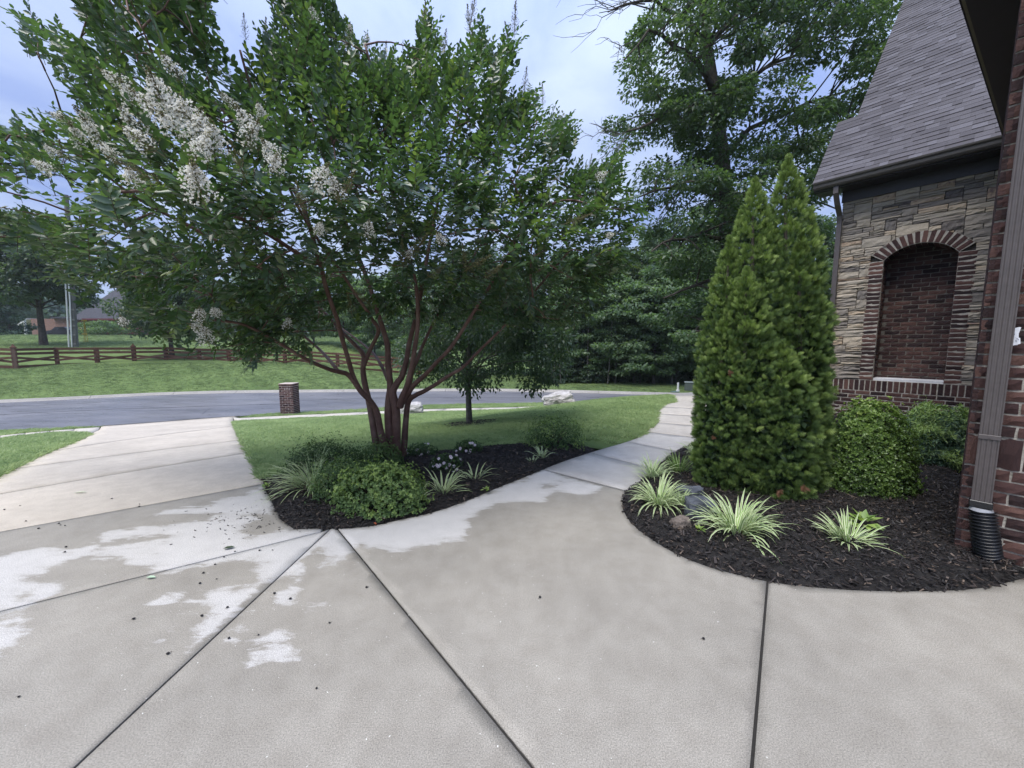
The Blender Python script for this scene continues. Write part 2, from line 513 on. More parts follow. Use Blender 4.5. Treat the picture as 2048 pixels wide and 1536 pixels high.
# road with kerbs
def _band(fn0, fn1, x0, x1, step=0.5):
    xs = np.arange(x0, x1 + 1e-6, step)
    return [(x, float(fn0(x))) for x in xs] + [(x, float(fn1(x))) for x in xs[::-1]]
road = sheet('road', _band(lambda x: NR(x) + 0.0, lambda x: FR(x) - 0.28, -58, 40), 1.0, M_ASPHALT, zoff=0.0)
tag(road, 'damp grey asphalt street curving past the driveway', kind='structure')
def seam(pts, w):
    P = [at_z(x, y, ZR) for x, y in pts]; V = []; F = []
    for i, p in enumerate(P):
        V += [(p.x, p.y - w, ZR + .004), (p.x, p.y + w, ZR + .004)]
    for i in range(len(P) - 1): F.append((2 * i, 2 * i + 2, 2 * i + 3, 2 * i + 1))
    obj('tar_seam', npmesh('tar_seam', V, F, mat=flat('tar seam', (.035, .036, .045), .5)), road)
seam([(0, 829.5), (120, 823), (250, 817.5), (342, 815), (450, 811), (560, 808)], .035)
seam([(0, 813), (90, 810), (200, 805)], .03)
seam([(404, 829), (412, 822), (421, 817)], .02)
seam([(600, 801), (760, 796), (950, 795), (1150, 796)], .03)
def kerb(name, fn, side, label):
    xs = np.arange(-58, 40.01, 0.25); root = None
    prof = [(-0.30, 0.006), (-0.12, 0.03), (0.0, 0.11), (0.10, 0.125), (0.16, 0.10), (0.18, -0.05)]
    root = empty(name); tag(root, label, kind='structure')
    seg = 12                      # 3 m lengths of kerb with joints between them
    for s in range(0, len(xs) - 1, seg):
        xx = xs[s:s + seg + 1].copy()
        if len(xx) < 2: continue
        xx[-1] -= 0.015
        V = []; F = []
        for i, x in enumerate(xx):
            dx = (float(fn(x + .1)) - float(fn(x - .1))) / .2
            nrm = Vector((-dx, 1)).normalized() * side
            for a, h in prof:
                V.append((x + nrm.x * a, float(fn(x)) + nrm.y * a, ZR + h))
        k = len(prof)
        for i in range(len(xx) - 1):
            for j in range(k - 1):
                q = (i * k + j, i * k + j + 1, (i + 1) * k + j + 1, (i + 1) * k + j)
                F.append(q if side > 0 else q[::-1])
        F.append(tuple(range(k))); F.append(tuple(range((len(xx) - 1) * k, len(xx) * k))[::-1])
        me = npmesh('kerb_stone', V, F, False, mat=M_KERB)
        bm = bmesh.new(); bm.from_mesh(me); bmesh.ops.recalc_face_normals(bm, faces=bm.faces); bm.to_mesh(me); bm.free()
        obj('kerb_stone', me, root)
kerb('kerb', FR, 1, 'pale rolled concrete kerb along the far side of the street')

# dry patches on the wet concrete, drawn on the flat slab in front of the camera
_DRYP = [
 [(-60, 1130), (0, 1110), (60, 1098), (100, 1098), (112, 1105), (150, 1100), (200, 1083), (190, 1078), (220, 1062), (290, 1035), (330, 1021), (420, 1007), (500, 985), (525, 968), (531, 979), (545, 1003), (557, 1020),
  (520, 1030), (480, 1062), (510, 1075), (560, 1062), (589, 1057), (622, 1056), (720, 1054), (756, 1050), (842, 1031), (940, 999), (1000, 973), (1060, 950), (1086, 939), (1150, 962), (1205, 972), (1195, 985), (1150, 990), (1110, 980), (1090, 1003), (1040, 1002), (1000, 1005), (960, 1020), (945, 1030), (925, 1042), (937, 1055), (918, 1078), (880, 1085), (800, 1103), (760, 1092), (740, 1096), (720, 1085), (700, 1100), (672, 1130), (640, 1135), (645, 1120), (665, 1100), (640, 1095), (600, 1105), (605, 1130), (578, 1152), (535, 1154), (510, 1145), (525, 1130), (510, 1118), (430, 1125), (370, 1135), (340, 1148), (305, 1140), (330, 1130), (245, 1130), (255, 1115), (180, 1110), (100, 1130), (55, 1150), (60, 1168), (118, 1164), (95, 1200), (0, 1222), (-60, 1236)],
 [(-80, 1255), (0, 1245), (50, 1240), (40, 1265), (0, 1308), (-60, 1350)],
 [(300, 1205), (320, 1190), (345, 1182), (362, 1184), (340, 1200), (312, 1212)],
 [(400, 1200), (430, 1185), (470, 1175), (503, 1180), (480, 1215), (452, 1228), (440, 1255), (400, 1282), (370, 1302), (380, 1280), (405, 1252), (400, 1238), (430, 1222), (418, 1210)],
 [(575, 1178), (580, 1160), (604, 1150), (595, 1165), (584, 1182), (592, 1192), (585, 1206), (568, 1207), (540, 1215), (560, 1198)],
 [(616, 1214), (630, 1206), (648, 1208), (640, 1213), (625, 1217)],
 [(505, 1295), (520, 1278), (545, 1265), (565, 1264), (545, 1280), (560, 1285), (575, 1300), (588, 1318), (568, 1318), (550, 1300), (530, 1296)],
 [(338, 1240), (350, 1235), (361, 1237), (350, 1244)], [(305, 1293), (318, 1284), (320, 1288), (310, 1296)], [(507, 1327), (515, 1321), (522, 1324), (515, 1329)],
 [(462, 1272), (478, 1262), (490, 1256), (480, 1266), (468, 1275)]]
_WETP = [[(330, 1052), (420, 1040), (440, 1030), (350, 1025), (300, 1030), (215, 1052), (230, 1060)],
 [(190, 1108), (205, 1095), (260, 1085), (340, 1080), (345, 1072), (280, 1070), (200, 1085), (185, 1100)],
 [(370, 1020), (420, 1012), (430, 1003), (395, 1005), (370, 1012)], [(430, 995), (490, 993), (485, 985), (440, 990)],
 [(470, 1040), (515, 1027), (520, 1022), (480, 1028)], [(960, 985), (985, 978), (1000, 985), (970, 993)], [(26, 1195), (60, 1182), (88, 1178), (75, 1188), (40, 1200)],
 [(600, 1118), (640, 1112), (650, 1100), (615, 1108)], [(275, 1107), (310, 1103), (305, 1098), (270, 1100)],
 [(975, 965), (1010, 962), (1020, 955), (985, 955)], [(1080, 985), (1110, 975), (1125, 963), (1085, 970)], [(1030, 968), (1060, 962), (1058, 955), (1035, 960)]]
def _flatp(ps): return [[(at_z(x, y, Hf(*at_z(x, y, 0).xy)).x, at_z(x, y, Hf(*at_z(x, y, 0).xy)).y) for x, y in p] for p in ps]
_DRY, _WET = _flatp(_DRYP), _flatp(_WETP)
def dryness(P):
    d = np.full(len(P), -1.0)
    sel = (P[:, 1] < 6.5)
    Q = P[sel]
    if len(Q) == 0: return d
    dd = np.full(len(Q), -1.0)
    for p in _DRY:
        s = pdist(Q, p) * np.where(pip(Q, p), 1, -1); dd = np.maximum(dd, s)
    for p in _WET:
        s = pdist(Q, p) * np.where(pip(Q, p), -1, 1); dd = np.minimum(dd, s)
    d[sel] = np.clip(dd, -0.25, 0.2)
    return d

# driveway edges
E_right = GP([(466.5, 834), (467.5, 845.6), (494, 900), (526, 956.7), (531.5, 979), (564, 1038.7), (589.6, 1058)])
E_bedtop = smooth_chain(GP([(589.6, 1058), (622, 1056.5), (655, 1057), (681, 1057.3), (719.7, 1054), (756, 1050), (793, 1040), (842, 1030.4), (890.6, 1017), (939.5, 998.7), (1000, 973), (1086, 938.6)]), 1)
E_walkl = smooth_chain(GP([(1086, 938.6), (1132, 920), (1191.7, 901.3), (1257.6, 882.6), (1284, 871.6), (1306, 851.8), (1314.7, 829.9), (1316, 819), (1328, 809), (1352, 803.5)]), 2) + [(5.35, 13.2), (6.6, 15.1), (7.4, 17.2)]
E_walkr = [(9.2, 17.4), (8.2, 14.6), (6.9, 12.6), (5.9, 11.0)] + smooth_chain(GP([(1421, 823), (1424, 832), (1425, 852), (1405, 877), (1352, 903), (1310, 935), (1284, 962), (1253, 981.5)]), 1)
E_bedr = smooth_chain(GP([(1253, 981.5), (1245, 1003), (1248, 1024), (1269, 1053), (1313, 1085), (1366, 1114.4), (1430, 1137.8), (1492, 1152.5), (1550, 1165.7), (1650, 1176), (1738, 1181), (1840, 1182), (1947, 1178), (2011, 1164.5), (2048, 1154)]), 1)
WDIR = Vector((-0.640, 0.768, 0)); WDIR.normalize()       # along the walls, away from the camera
NIN = Vector((0.768, 0.640, 0)); NIN.normalize()          # into the house
CORN = Vector((3.24, 2.68, 0))
wall_out = [tuple((CORN - WDIR * 0.75 - NIN * 0.02).xy), tuple((CORN - WDIR * 7).xy)]
# joint lines on the slab
jA0, jA1 = GP([(659, 1057)])[0], GP([(144, 1536)])[0]
jB0, jB1 = GP([(681, 1057.3)])[0], GP([(1070, 1536)])[0]
jC0, jC1 = GP([(1543, 1165)])[0], GP([(1508, 1536)])[0]
def ext(a, b, k): return (a[0] + (b[0] - a[0]) * k, a[1] + (b[1] - a[1]) * k)
fA, fB, fC = ext(jA0, jA1, 3.2), ext(jB0, jB1, 3.2), ext(jC0, jC1, 6.0)
def nearest(ch, p): return min(range(len(ch)), key=lambda i: math.dist(ch[i], p))
iA, iB = nearest(E_bedtop, jA0), nearest(E_bedtop, jB0); iC = nearest(E_bedr, jC0)
jD0 = GP([(642, 1064)])[0]; jD1 = GP([(0, 1223)])[0]
driveway = empty('driveway'); tag(driveway, 'wide concrete driveway with patches still wet from rain', kind='structure')
def slab(poly, mat=M_CONC, cell=0.07, parent=None, label=None, dry=True, gap=0.006, z=0.0):
    o = sheet('slab', poly, cell, mat, parent or driveway, zoff=z, skirt=0.05, gap=gap, fields={'dry': dryness} if dry else None)
    if label: o['label'] = label
    return o
fD = ext(jD0, jD1, 1.9)
E_left = GP([(0, 952.6), (82, 912), (154, 883), (181, 869.6), (201.6, 853)])
eL = ext(E_left[1], E_left[0], 4.0)
_a, _b, _c, _e = (np.array(v) for v in (jB0, jB1, jC0, jC1)); _M = np.array([_b - _a, -(_e - _c)]).T
hub = tuple(_a + (_b - _a) * np.linalg.solve(_M, _c - _a)[0])      # the joints meet just behind the viewer's feet
fB = fC = hub
slab(E_bedr[iC:-1] + [wall_out[0], wall_out[1], (6.5, -4.2), (hub[0], -4.2), hub])                                      # right
slab([E_bedtop[-1]] + [E_bedr[0]] + E_bedr[1:iC + 1] + [hub] + E_bedtop[iB:-1])         # middle
slab(E_bedtop[iA:iB + 1] + [hub, (hub[0], -4.2), (fA[0], -4.2), fA])
fA2 = fA
slab([jD0, E_bedtop[iA], fA, (fA[0], -4.2), (-10, -4.2), (-10, fD[1])] + ([fD] if fD[0] > -10 else [ext(jD0, jD1, (jD0[0] + 10) / (jD0[0] - jD1[0]))]))
# the driveway proper: joints run across it
_cross = [((0, 1223), (642, 1064)), ((0, 1064), (528, 968)), ((0, 988), (495, 906)), ((51, 934.5), (483.6, 880)), ((160, 893.5), (470, 852))]
W_R = E_right[::-1]                  # from the bed tip up to the street
def cut_on(chain, a, b):
    """first crossing of the line a-b with a chain: (index, point)"""
    a, b = np.array(a), np.array(b); d = b - a; n = np.array([-d[1], d[0]])
    s = [(np.array(p) - a) @ n for p in chain]
    for i in range(len(s) - 1):
        if s[i] * s[i + 1] <= 0 and s[i] != s[i + 1]:
            t = s[i] / (s[i] - s[i + 1]); p = ext(chain[i], chain[i + 1], t); return i, p
    return None
left_chain = [ext(E_left[1], E_left[0], 3.0)] + E_left
right_chain = [jD0] + E_bedtop[:iA][::-1] + W_R[1:]
lines = [(GP([p])[0], GP([q])[0]) for p, q in _cross]
prevL, prevR = None, None
cuts = []
for a, b in lines[1:]:
    l, r = cut_on(left_chain, a, b), cut_on(right_chain, a, b); cuts.append((l, r))
def chain_between(ch, i0, p0, i1, p1): return [p0] + ch[i0 + 1:i1 + 1] + [p1]
L0 = (0, ext(jD0, jD1, (jD0[0] + 10) / (jD0[0] - jD1[0])))
bounds = [(None, (0, jD0))] + cuts + [((len(left_chain) - 2, left_chain[-1]), (len(right_chain) - 2, right_chain[-1]))]
for k in range(len(bounds) - 1):
    (l0, r0), (l1, r1) = bounds[k], bounds[k + 1]
    rc = chain_between(right_chain, r0[0], r0[1], r1[0], r1[1])
    if l0 is None: lc = [L0[1], (-10, left_chain[0][1] if left_chain[0][1] > L0[1][1] else L0[1][1] + .5), left_chain[0]] + left_chain[1:l1[0] + 1] + [l1[1]] if l1[0] > 0 else [L0[1], (-10, left_chain[0][1]), left_chain[0], l1[1]]
    else: lc = chain_between(left_chain, l0[0], l0[1], l1[0], l1[1])
    poly = rc + lc[::-1]
    cl = [poly[0]]
    for p in poly[1:]:
        if math.dist(p, cl[-1]) > 0.02: cl.append(p)
    if math.dist(cl[0], cl[-1]) < 0.02: cl.pop()
    slab(cl, M_CONC if k == 0 else M_CONC_FAR, 0.07 if k < 2 else 0.25)
tipL, tipR = E_left[-1], E_right[0]
# apron lip down to the asphalt
apr = [tipR, tipL] + [(x, max(float(NR(x)) + .12, tipL[1] + (tipR[1] - tipL[1]) * (x - tipL[0]) / (tipR[0] - tipL[0]) + .12)) for x in np.linspace(tipL[0] - .1, tipR[0] + .1, 12)]
slab(apr, M_CONC_FAR, 0.3, label='apron strip of the driveway at the street', dry=True)

# joint filler under the slabs
def under(polys, z=-0.028):
    for p in polys: sheet('joint_filler', p, 0.5, M_JOINT, driveway, zoff=z)
under([[(-10, -4.2), (6.5, -4.2), wall_out[1], wall_out[0]] + E_bedr[:-1][::-1] + E_bedtop[::-1] + [(jD0[0], jD0[1] + .01), (-10, jD1[1] - 1.2)]])

# the walkway
walkway = empty('walkway'); tag(walkway, 'curved concrete walkway leading from the driveway to the street', kind='structure')
_wj = [((1180.7, 905.7), (1299, 935)), ((1257.6, 883.5), (1345.5, 901)), ((1301.6, 865), (1391, 875)), ((1312, 845), (1389, 851)), ((1316, 827), (1387, 831.6)), ((1341, 814), (1391.6, 816.7))]
wl, wr = E_walkl, E_walkr[::-1]
wb = [((0, wl[0]), (0, wr[0]))]
for a, b in [(GP([p])[0], GP([q])[0]) for p, q in _wj]:
    wb.append((cut_on(wl, a, b), cut_on(wr, a, b)))
wb.append(((len(wl) - 2, wl[-1]), (len(wr) - 2, wr[-1])))
for k in range(len(wb) - 1):
    (l0, r0), (l1, r1) = wb[k], wb[k + 1]
    poly = chain_between(wr, r0[0], r0[1], r1[0], r1[1]) + chain_between(wl, l0[0], l0[1], l1[0], l1[1])[::-1]
    cl = [poly[0]]
    for p in poly[1:]:
        if math.dist(p, cl[-1]) > 0.02: cl.append(p)
    slab(cl, M_WALK if k < 3 else M_WALK_FAR, 0.2, walkway, dry=False)
under([wl + wr[::-1]])

# sidewalk along the street, on both sides of the driveway
sidewalk = empty('sidewalk'); tag(sidewalk, 'pale concrete sidewalk running along the street', kind='structure')
S_top = GP([(480, 836), (562, 831.5), (628.5, 828.5), (772, 821.6), (846, 818), (960, 815.6), (1080, 812.5)])
S_bot = GP([(470, 843.5), (562, 839), (628.5, 836), (772, 828.5), (846, 824.5), (960, 821.6), (1082, 815)])
S_top = [tipR] + S_top + [(x, float(NR(x)) - 1.25) for x in (4.2, 6.0, 8.0)]
S_bot = S_bot + [(x, float(NR(x)) - 2.55) for x in (4.4, 6.2, 8.0)]
Sx = lambda ch, x: float(np.interp(x, [p[0] for p in ch], [p[1] for p in ch]))
xs_s = [S_bot[0][0] + 0.02] + list(np.arange(S_bot[0][0] + 1.9, 7.3, 1.52))
b0 = xs_s[1]
slab([S_bot[0], (b0, Sx(S_bot, b0)), (b0, Sx(S_top, b0))] + [p for p in S_top if tipR[0] + .05 < p[0] < b0 - .05][::-1] + [tipR], M_SIDEWALK, 0.3, sidewalk, dry=False)
for a, b in zip(xs_s[1:-1], xs_s[2:]):
    slab([(a, Sx(S_bot, a)), (b, Sx(S_bot, b)), (b, Sx(S_top, b)), (a, Sx(S_top, a))], M_SIDEWALK, 0.5, sidewalk, dry=False)
SL_bot = GP([(181, 869.6), (130, 866.3), (102, 868), (50, 873.5), (0, 880), (-60, 887), (-150, 899)])
SL_top = GP([(200, 854), (150, 857.5), (100, 861.5), (50, 866), (0, 871), (-60, 876.5), (-150, 886)])
for k in range(6):
    slab([SL_bot[k], SL_bot[k + 1], SL_top[k + 1], SL_top[k]], M_SIDEWALK, 0.3, sidewalk, dry=False)

# beds of mulch
def _mb(x, y, d):
    n = np.array([noise.noise(Vector((a * 3.2, b * 3.2, 0))) + 0.5 * noise.noise(Vector((a * 9, b * 9, 3))) for a, b in zip(x, y)])
    return np.clip(d * 0.35, 0, 0.05) + n * 0.018 * np.clip(d * 8, 0, 1) - 0.015
bedL = GP([(1191.7, 901.3), (1170, 893), (1148, 889), (1073, 888), (1038, 889), (958, 895), (866, 905), (815, 913), (744, 923), (640, 937), (580, 948), (529, 960)]) + [E_right[4], E_right[5]] + E_bedtop
bedL = bedL + [p for p in E_walkl[1:] if p[0] < GP([(1190, 902)])[0][0]]
mulch_left = sheet('mulch_bed', bedL, 0.08, M_MULCH, zoff=0.0, bumpf=_mb)
tag(mulch_left, 'bed of black mulch under the flowering multi stemmed tree', kind='structure')
bedR = E_bedr[:-1] + [tuple((CORN - WDIR * 0.8).xy), tuple((CORN + NIN * 0.1).xy), tuple((CORN + NIN * 5.6).xy), tuple((CORN + NIN * 5.7 + WDIR * 3.0).xy), (5.9, 9.2), (5.0, 7.6)]
bedR = bedR + [p for p in smooth_chain(GP([(1405, 877), (1352, 903), (1310, 935), (1284, 962)]), 1)]
mulch_right = sheet('mulch_bed', bedR, 0.08, M_MULCH, zoff=0.0, bumpf=_mb)
tag(mulch_right, 'bed of black mulch between the walkway and the brick house', kind='structure')

# lawns
lawn_main = [p for p in E_right[1:4]] + bedL[:12][::-1][:-1] + [p for p in E_walkl if p[0] > GP([(1191, 901)])[0][0] + .01] + [(7.0, float(NR(7.0)) - 2.6)] + S_bot[::-1][1:]
lawn_main = [p for i, p in enumerate(lawn_main) if i == 0 or math.dist(p, lawn_main[i - 1]) > 0.02]
lawn_left = [ext(E_left[1], E_left[0], 3.0), E_left[0], E_left[1], E_left[2], E_left[3]] + SL_bot[1:] + [(-26, 4)]
verge_r = S_top[1:-1] + [(x, float(NR(x)) - .02) for x in np.linspace(7.5, S_top[1][0], 24)]
verge_l = SL_top + GP([(-150, 868), (-60, 864.2), (0, 861.3), (50, 859.3), (100, 857.3), (150, 855.1), (199, 853.4)])
LAWN = {}
for key, poly, lab in (('lawn', lawn_main, 'front lawn between the driveway and the curved walkway'), ('lawn', lawn_left, 'corner of lawn left of the driveway'),
                       ('verge', verge_r, 'grass verge between the sidewalk and the street, right of the driveway'), ('verge', verge_l, 'grass verge between the sidewalk and the street, left of the driveway')):
    o = sheet(key, poly, 0.25, M_SOIL, zoff=0.0); tag(o, lab, kind='structure')
    LAWN[lab] = poly
side = [(5.9, 9.2), (5.9, 11.0), (6.9, 12.6), (8.2, 14.6), (9.2, 17.4)] + [(x, float(NR(x)) - .05) for x in np.linspace(9.4, 16, 8)] + [(16, 3)] + [tuple((CORN + NIN * 5.9 + WDIR * 2.9).xy), tuple((CORN + NIN * 5.7 + WDIR * 3.0).xy)]
o = sheet('lawn', side, 0.4, M_SOIL); tag(o, 'strip of ground between the walkway, the conifers and the house side', kind='structure'); LAWN['side'] = side
# ------------------------------------------------------------------ the house on the right
M_BRICK = simple('brown brick', [(0.0, (0.030, 0.020, 0.021)), (0.3, (0.060, 0.034, 0.033)), (0.6, (0.092, 0.050, 0.046)), (1.0, (0.140, 0.078, 0.064))], 0.85, 3, 0.8, 0.008, src='obj', fine=16, spec=0.2, amt=0.5, sc=(3, 1, 1))
M_BRICKT = simple('brown brick joined', [(0.0, (0.032, 0.021, 0.022)), (0.35, (0.060, 0.035, 0.034)), (0.65, (0.088, 0.049, 0.045)), (1.0, (0.13, 0.073, 0.062))], 0.85, 9, 0.9, 0.012, src='tint', fine=60, spec=0.2, amt=0.6)
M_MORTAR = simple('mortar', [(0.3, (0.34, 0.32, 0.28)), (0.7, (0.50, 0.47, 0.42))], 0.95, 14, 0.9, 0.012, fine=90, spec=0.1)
M_MORTN = simple('niche shade mortar', [(0.3, (0.14, 0.13, 0.115)), (0.7, (0.22, 0.205, 0.18))], 0.95, 14, 0.9, 0.012, fine=90, spec=0.1)  # same mortar as the wall, darkened to paint in the shade of the deep niche
M_MORTARD = simple('dark mortar', [(0.3, (0.06, 0.055, 0.05)), (0.7, (0.11, 0.10, 0.09))], 0.95, 14, 0.9, 0.01, fine=90, spec=0.1)
M_STONE = simple('ledge stone', [(0.0, (0.13, 0.115, 0.108)), (0.08, (0.22, 0.20, 0.18)), (0.3, (0.31, 0.275, 0.235)), (0.6, (0.41, 0.365, 0.30)), (0.84, (0.49, 0.42, 0.325)), (0.95, (0.47, 0.36, 0.255)), (1.0, (0.22, 0.155, 0.14))], 0.85, 2.2, 0.8, 0.012, src='obj', fine=10, spec=0.2, amt=0.30, sc=(3.2, .3, 1))
M_SHING = simple('asphalt shingle', [(0.0, (0.058, 0.053, 0.060)), (0.4, (0.074, 0.068, 0.076)), (0.75, (0.088, 0.082, 0.092)), (1.0, (0.115, 0.110, 0.125))], 0.75, 4, 0.5, 0.004, src='obj', fine=160, spec=0.35, amt=0.5)
M_SHINGT = simple('asphalt shingle joined', [(0.0, (0.058, 0.053, 0.060)), (0.4, (0.074, 0.068, 0.076)), (0.75, (0.088, 0.082, 0.092)), (1.0, (0.115, 0.110, 0.125))], 0.75, 4, 0.5, 0.004, src='tint', fine=160, spec=0.35, amt=0.5)
M_TRIM = flat('bronze trim', (0.020, 0.018, 0.020), 0.45)
M_SPOUT = flat('bronze downspout', (0.095, 0.082, 0.080), 0.42, 0.0, 0.5, 0.08)
M_SILL = simple('cast stone sill', [(0.3, (0.52, 0.53, 0.56)), (0.7, (0.66, 0.67, 0.70))], 0.7, 6, 0.3, 0.004)
M_BLACKP = flat('black plastic', (0.012, 0.013, 0.015), 0.35)

def rock_face_box(seed, nx=5, nz=3, rough=0.5, edge=0.6, jit=0.07):
    """unit block x,z in [-.5,.5], front face at y=-0.5 with a broken face, back at y=.5"""
    V = []; F = []
    for j in range(nz + 1):
        for i in range(nx + 1):
            x, z = i / nx - .5, j / nz - .5
            e = (i in (0, nx)) or (j in (0, nz))
            n = noise.noise(Vector((x * 3 + seed * 7.3, z * 3, seed * 1.7)))
            y = -0.5 + (edge * 0.35 if e else 0) - n * rough
            jx = noise.noise(Vector((x * 5, z * 5, seed * 3.1))) * 0.02; jz = noise.noise(Vector((x * 5 + 9, z * 5, seed * 2.3))) * jit
            V.append((x + (jx if e else jx * 2), y, z + (jz if e else 0)))
    for j in range(nz):
        for i in range(nx):
            a = j * (nx + 1) + i; F.append((a, a + 1, a + nx + 2, a + nx + 1))
    n0 = len(V); ring = [i for i in range(nx + 1)] + [(j + 1) * (nx + 1) - 1 for j in range(1, nz + 1)] + [nz * (nx + 1) + i for i in range(nx - 1, -1, -1)] + [j * (nx + 1) for j in range(nz - 1, 0, -1)]
    for r in ring: V.append((V[r][0], 0.5, V[r][2]))
    k = len(ring)
    for a in range(k):
        b = (a + 1) % k; F.append((ring[b], ring[a], n0 + a, n0 + b))
    F.append(tuple(n0 + a for a in range(k)))
    return V, F
BRV = [rock_face_box(s, 5, 2, 0.16, 0.30, 0.09) for s in range(6)]
STV = [rock_face_box(s + 20, 5, 3, 0.3, 0.35, .07) for s in range(8)]
BR_ME = [npmesh('brick', v, f, False, mat=M_BRICK) for v, f in BRV]
BRV2 = [rock_face_box(s + 50, 5, 2, 0.09, 0.16, 0.035) for s in range(5)]
BR_ME2 = [npmesh('brick', v, f, False, mat=M_BRICK) for v, f in BRV2]
ST_ME = [npmesh('stone', v, f, False, mat=M_STONE) for v, f in STV]
def plane_frame(ax, nrm):
    """columns: along, depth (into the wall), up"""
    ax = Vector(ax).normalized(); d = -Vector(nrm).normalized(); up = d.cross(ax) * -1
    return Matrix((ax, d, Vector((0, 0, 1)))).transposed()
def put_piece(name, meshes, M3, c, size, parent, k=None, roll=0.0):
    me = meshes[random.randrange(len(meshes)) if k is None else k]
    o = bpy.data.objects.new(name, me)
    S = Matrix.Diagonal(Vector(size)).to_4x4()
    RM = Matrix.Rotation(roll, 4, 'Y') if roll else Matrix.Identity(4)
    o.matrix_world = Matrix.Translation(Vector(c)) @ M3.to_4x4() @ RM @ S
    link(o, parent)
    return o
class Joined:
    def __init__(s): s.V, s.F, s.T, s.n = [], [], [], 0
    def add(s, tmpl, M3, c, size, tint=None, roll=0.0):
        V, F = tmpl; A = np.array(V) * np.array(size)
        if roll: cr, sr = math.cos(roll), math.sin(roll); A = A @ np.array([[cr, 0, -sr], [0, 1, 0], [sr, 0, cr]])
        A = A @ np.array(M3).T + np.array(c)
        s.V.append(A); s.F += [tuple(i + s.n for i in f) for f in F]; s.n += len(V)
        s.T += [random.random() if tint is None else tint] * len(V)
    def build(s, name, mat, parent, kind='stuff'):
        me = npmesh(name, np.concatenate(s.V), s.F, False, {'tint': ('POINT', s.T)}, mat)
        o = obj(name, me, parent)
        if kind: o['kind'] = kind
        return o

house = empty('house'); tag(house, 'brick and ledge stone house with a steep shingled roof and arched niche', 'house')
# --- stone wing: plane through D along WDIR
STD = 9.84
def on_stone(px, py, off=0.0):
    d = ray(px, py); t = (STD + off) / (d.x * NIN.x + d.y * NIN.y)
    P = Vector((d.x * t, d.y * t, EYE + d.z * t)); return P.dot(WDIR), P.z
def SP(s, z, off=0.0):      # off > 0: out of the wall, towards the viewer
    return WDIR * s + NIN * (STD - off) + Vector((0, 0, z))
A3 = plane_frame(-WDIR, -NIN)       # along = towards the right, depth = into house
s_left = on_stone(1660, 756)[0]; z_sol_top = on_stone(1800, 763)[1]
s_right = s_left - 3.4
z_top = on_stone(1664, 410)[1]
jl0, jl1 = on_stone(1722, 700)[0], on_stone(1748, 700)[0]
jr1, jr0 = on_stone(1898, 700)[0], on_stone(1932, 700)[0]
jl1 = jl0 - 0.20; jr1 = jr0 + 0.20
z_spring = on_stone(1762, 523)[1]; z_arch = on_stone(1850, 485)[1]
sc = (jl1 + jr1) / 2; hw = (jl1 - jr1) / 2; rise = z_arch - z_spring
RA = (hw * hw + rise * rise) / (2 * rise); zc = z_arch - RA
half = math.asin(min(1, hw / RA)); BT = 0.20
def in_arch(s, z, m=0.0):
    if jr0 - m < s < jl0 + m and z < z_spring + 0.0: return True
    return math.hypot(s - sc, z - zc) < RA + BT + m and z >= z_spring - 0.01 and abs(s - sc) < hw + BT + m
stone_wall = MB()
# backing in pieces around the opening
dep = 0.30
def bk(s0, s1, z0, z1, off=-0.02, th=0.25): 
    c = SP((s0 + s1) / 2, (z0 + z1) / 2, off - th / 2)
    stone_wall.box(c, (abs(s1 - s0), th, z1 - z0), A3)
bk(s_right, jr1 - .02, 0.75, z_top + .3); bk(jl1 + .02, s_left - .03, 0.75, z_top + .3)
nseg = 10
for k in range(nseg):
    a0 = -hw + 2 * hw * k / nseg; a1 = a0 + 2 * hw / nseg; am = max(abs(a0), abs(a1))
    zz = zc + math.sqrt(max(RA * RA - min(abs(a0), abs(a1)) ** 2, 0.0001))
    bk(sc + a0 - .021 * (k == 0), sc + a1 + .021 * (k == nseg - 1), zz + .015, z_top + .3)
sw = stone_wall.build('stone_wall', M_MORTARD, house)
# return side of the stone wing
rt = MB(); c = WDIR * (s_left - .15) + NIN * (STD + 2.1) + Vector((0, 0, 2.6))
rt.box(c, (0.24, 4.2, 4.2), A3); rt.build('side_wall', M_MORTARD, house)
# ledge stones, random ashlar on a 4.6 cm module
U = 0.041; S0, S1 = s_left - 0.0, on_stone(2003, 520)[0] - 0.25
nrow = int((z_top + 0.05 - z_sol_top) / U); CW = 0.05; ncol = int((S0 - S1) / CW)
occ = np.zeros((nrow, ncol), bool)
for j in range(nrow):
    for i in range(ncol):
        s = S0 - (i + .5) * CW; z = z_sol_top + (j + .5) * U
        if in_arch(s, z, -0.02): occ[j, i] = True
rs = random.Random(5); placed = []
for j in range(nrow):
    i = 0
    while i < ncol:
        if occ[j, i]: i += 1; continue
        h = rs.choices([1, 2, 3, 4], [7, 8, 2.5, 1.2])[0]
        w = rs.choices([3, 4, 6, 8, 10, 12], [2, 4, 4, 3, 1.5, .6])[0] if h < 3 else rs.choices([4, 6, 8], [3, 3, 2])[0]
        k = 0
        while k < w and i + k < ncol and not occ[j, i + k]: k += 1
        if i + k < ncol and not occ[j, i + k]:
            r = 0
            while i + k + r < ncol and not occ[j, i + k + r] and r < 3: r += 1
            if r < 3: k += r
        hh = 1
        while hh < h and j + hh < nrow and not occ[j + hh, i:i + k].any(): hh += 1
        occ[j:j + hh, i:i + k] = True
        placed.append((i, j, k, hh)); i += k
placed.sort(key=lambda p: -p[2] * p[3])
for n, (i, j, k, hh) in enumerate(placed):
    g = 0.009
    c = SP(S0 - (i + k / 2) * CW, z_sol_top + (j + hh / 2) * U, 0.005 + rs.random() * 0.012)
    put_piece('stone', ST_ME, A3, c, (k * CW - g, 0.05 + .02 * rs.random(), hh * U - g), sw)
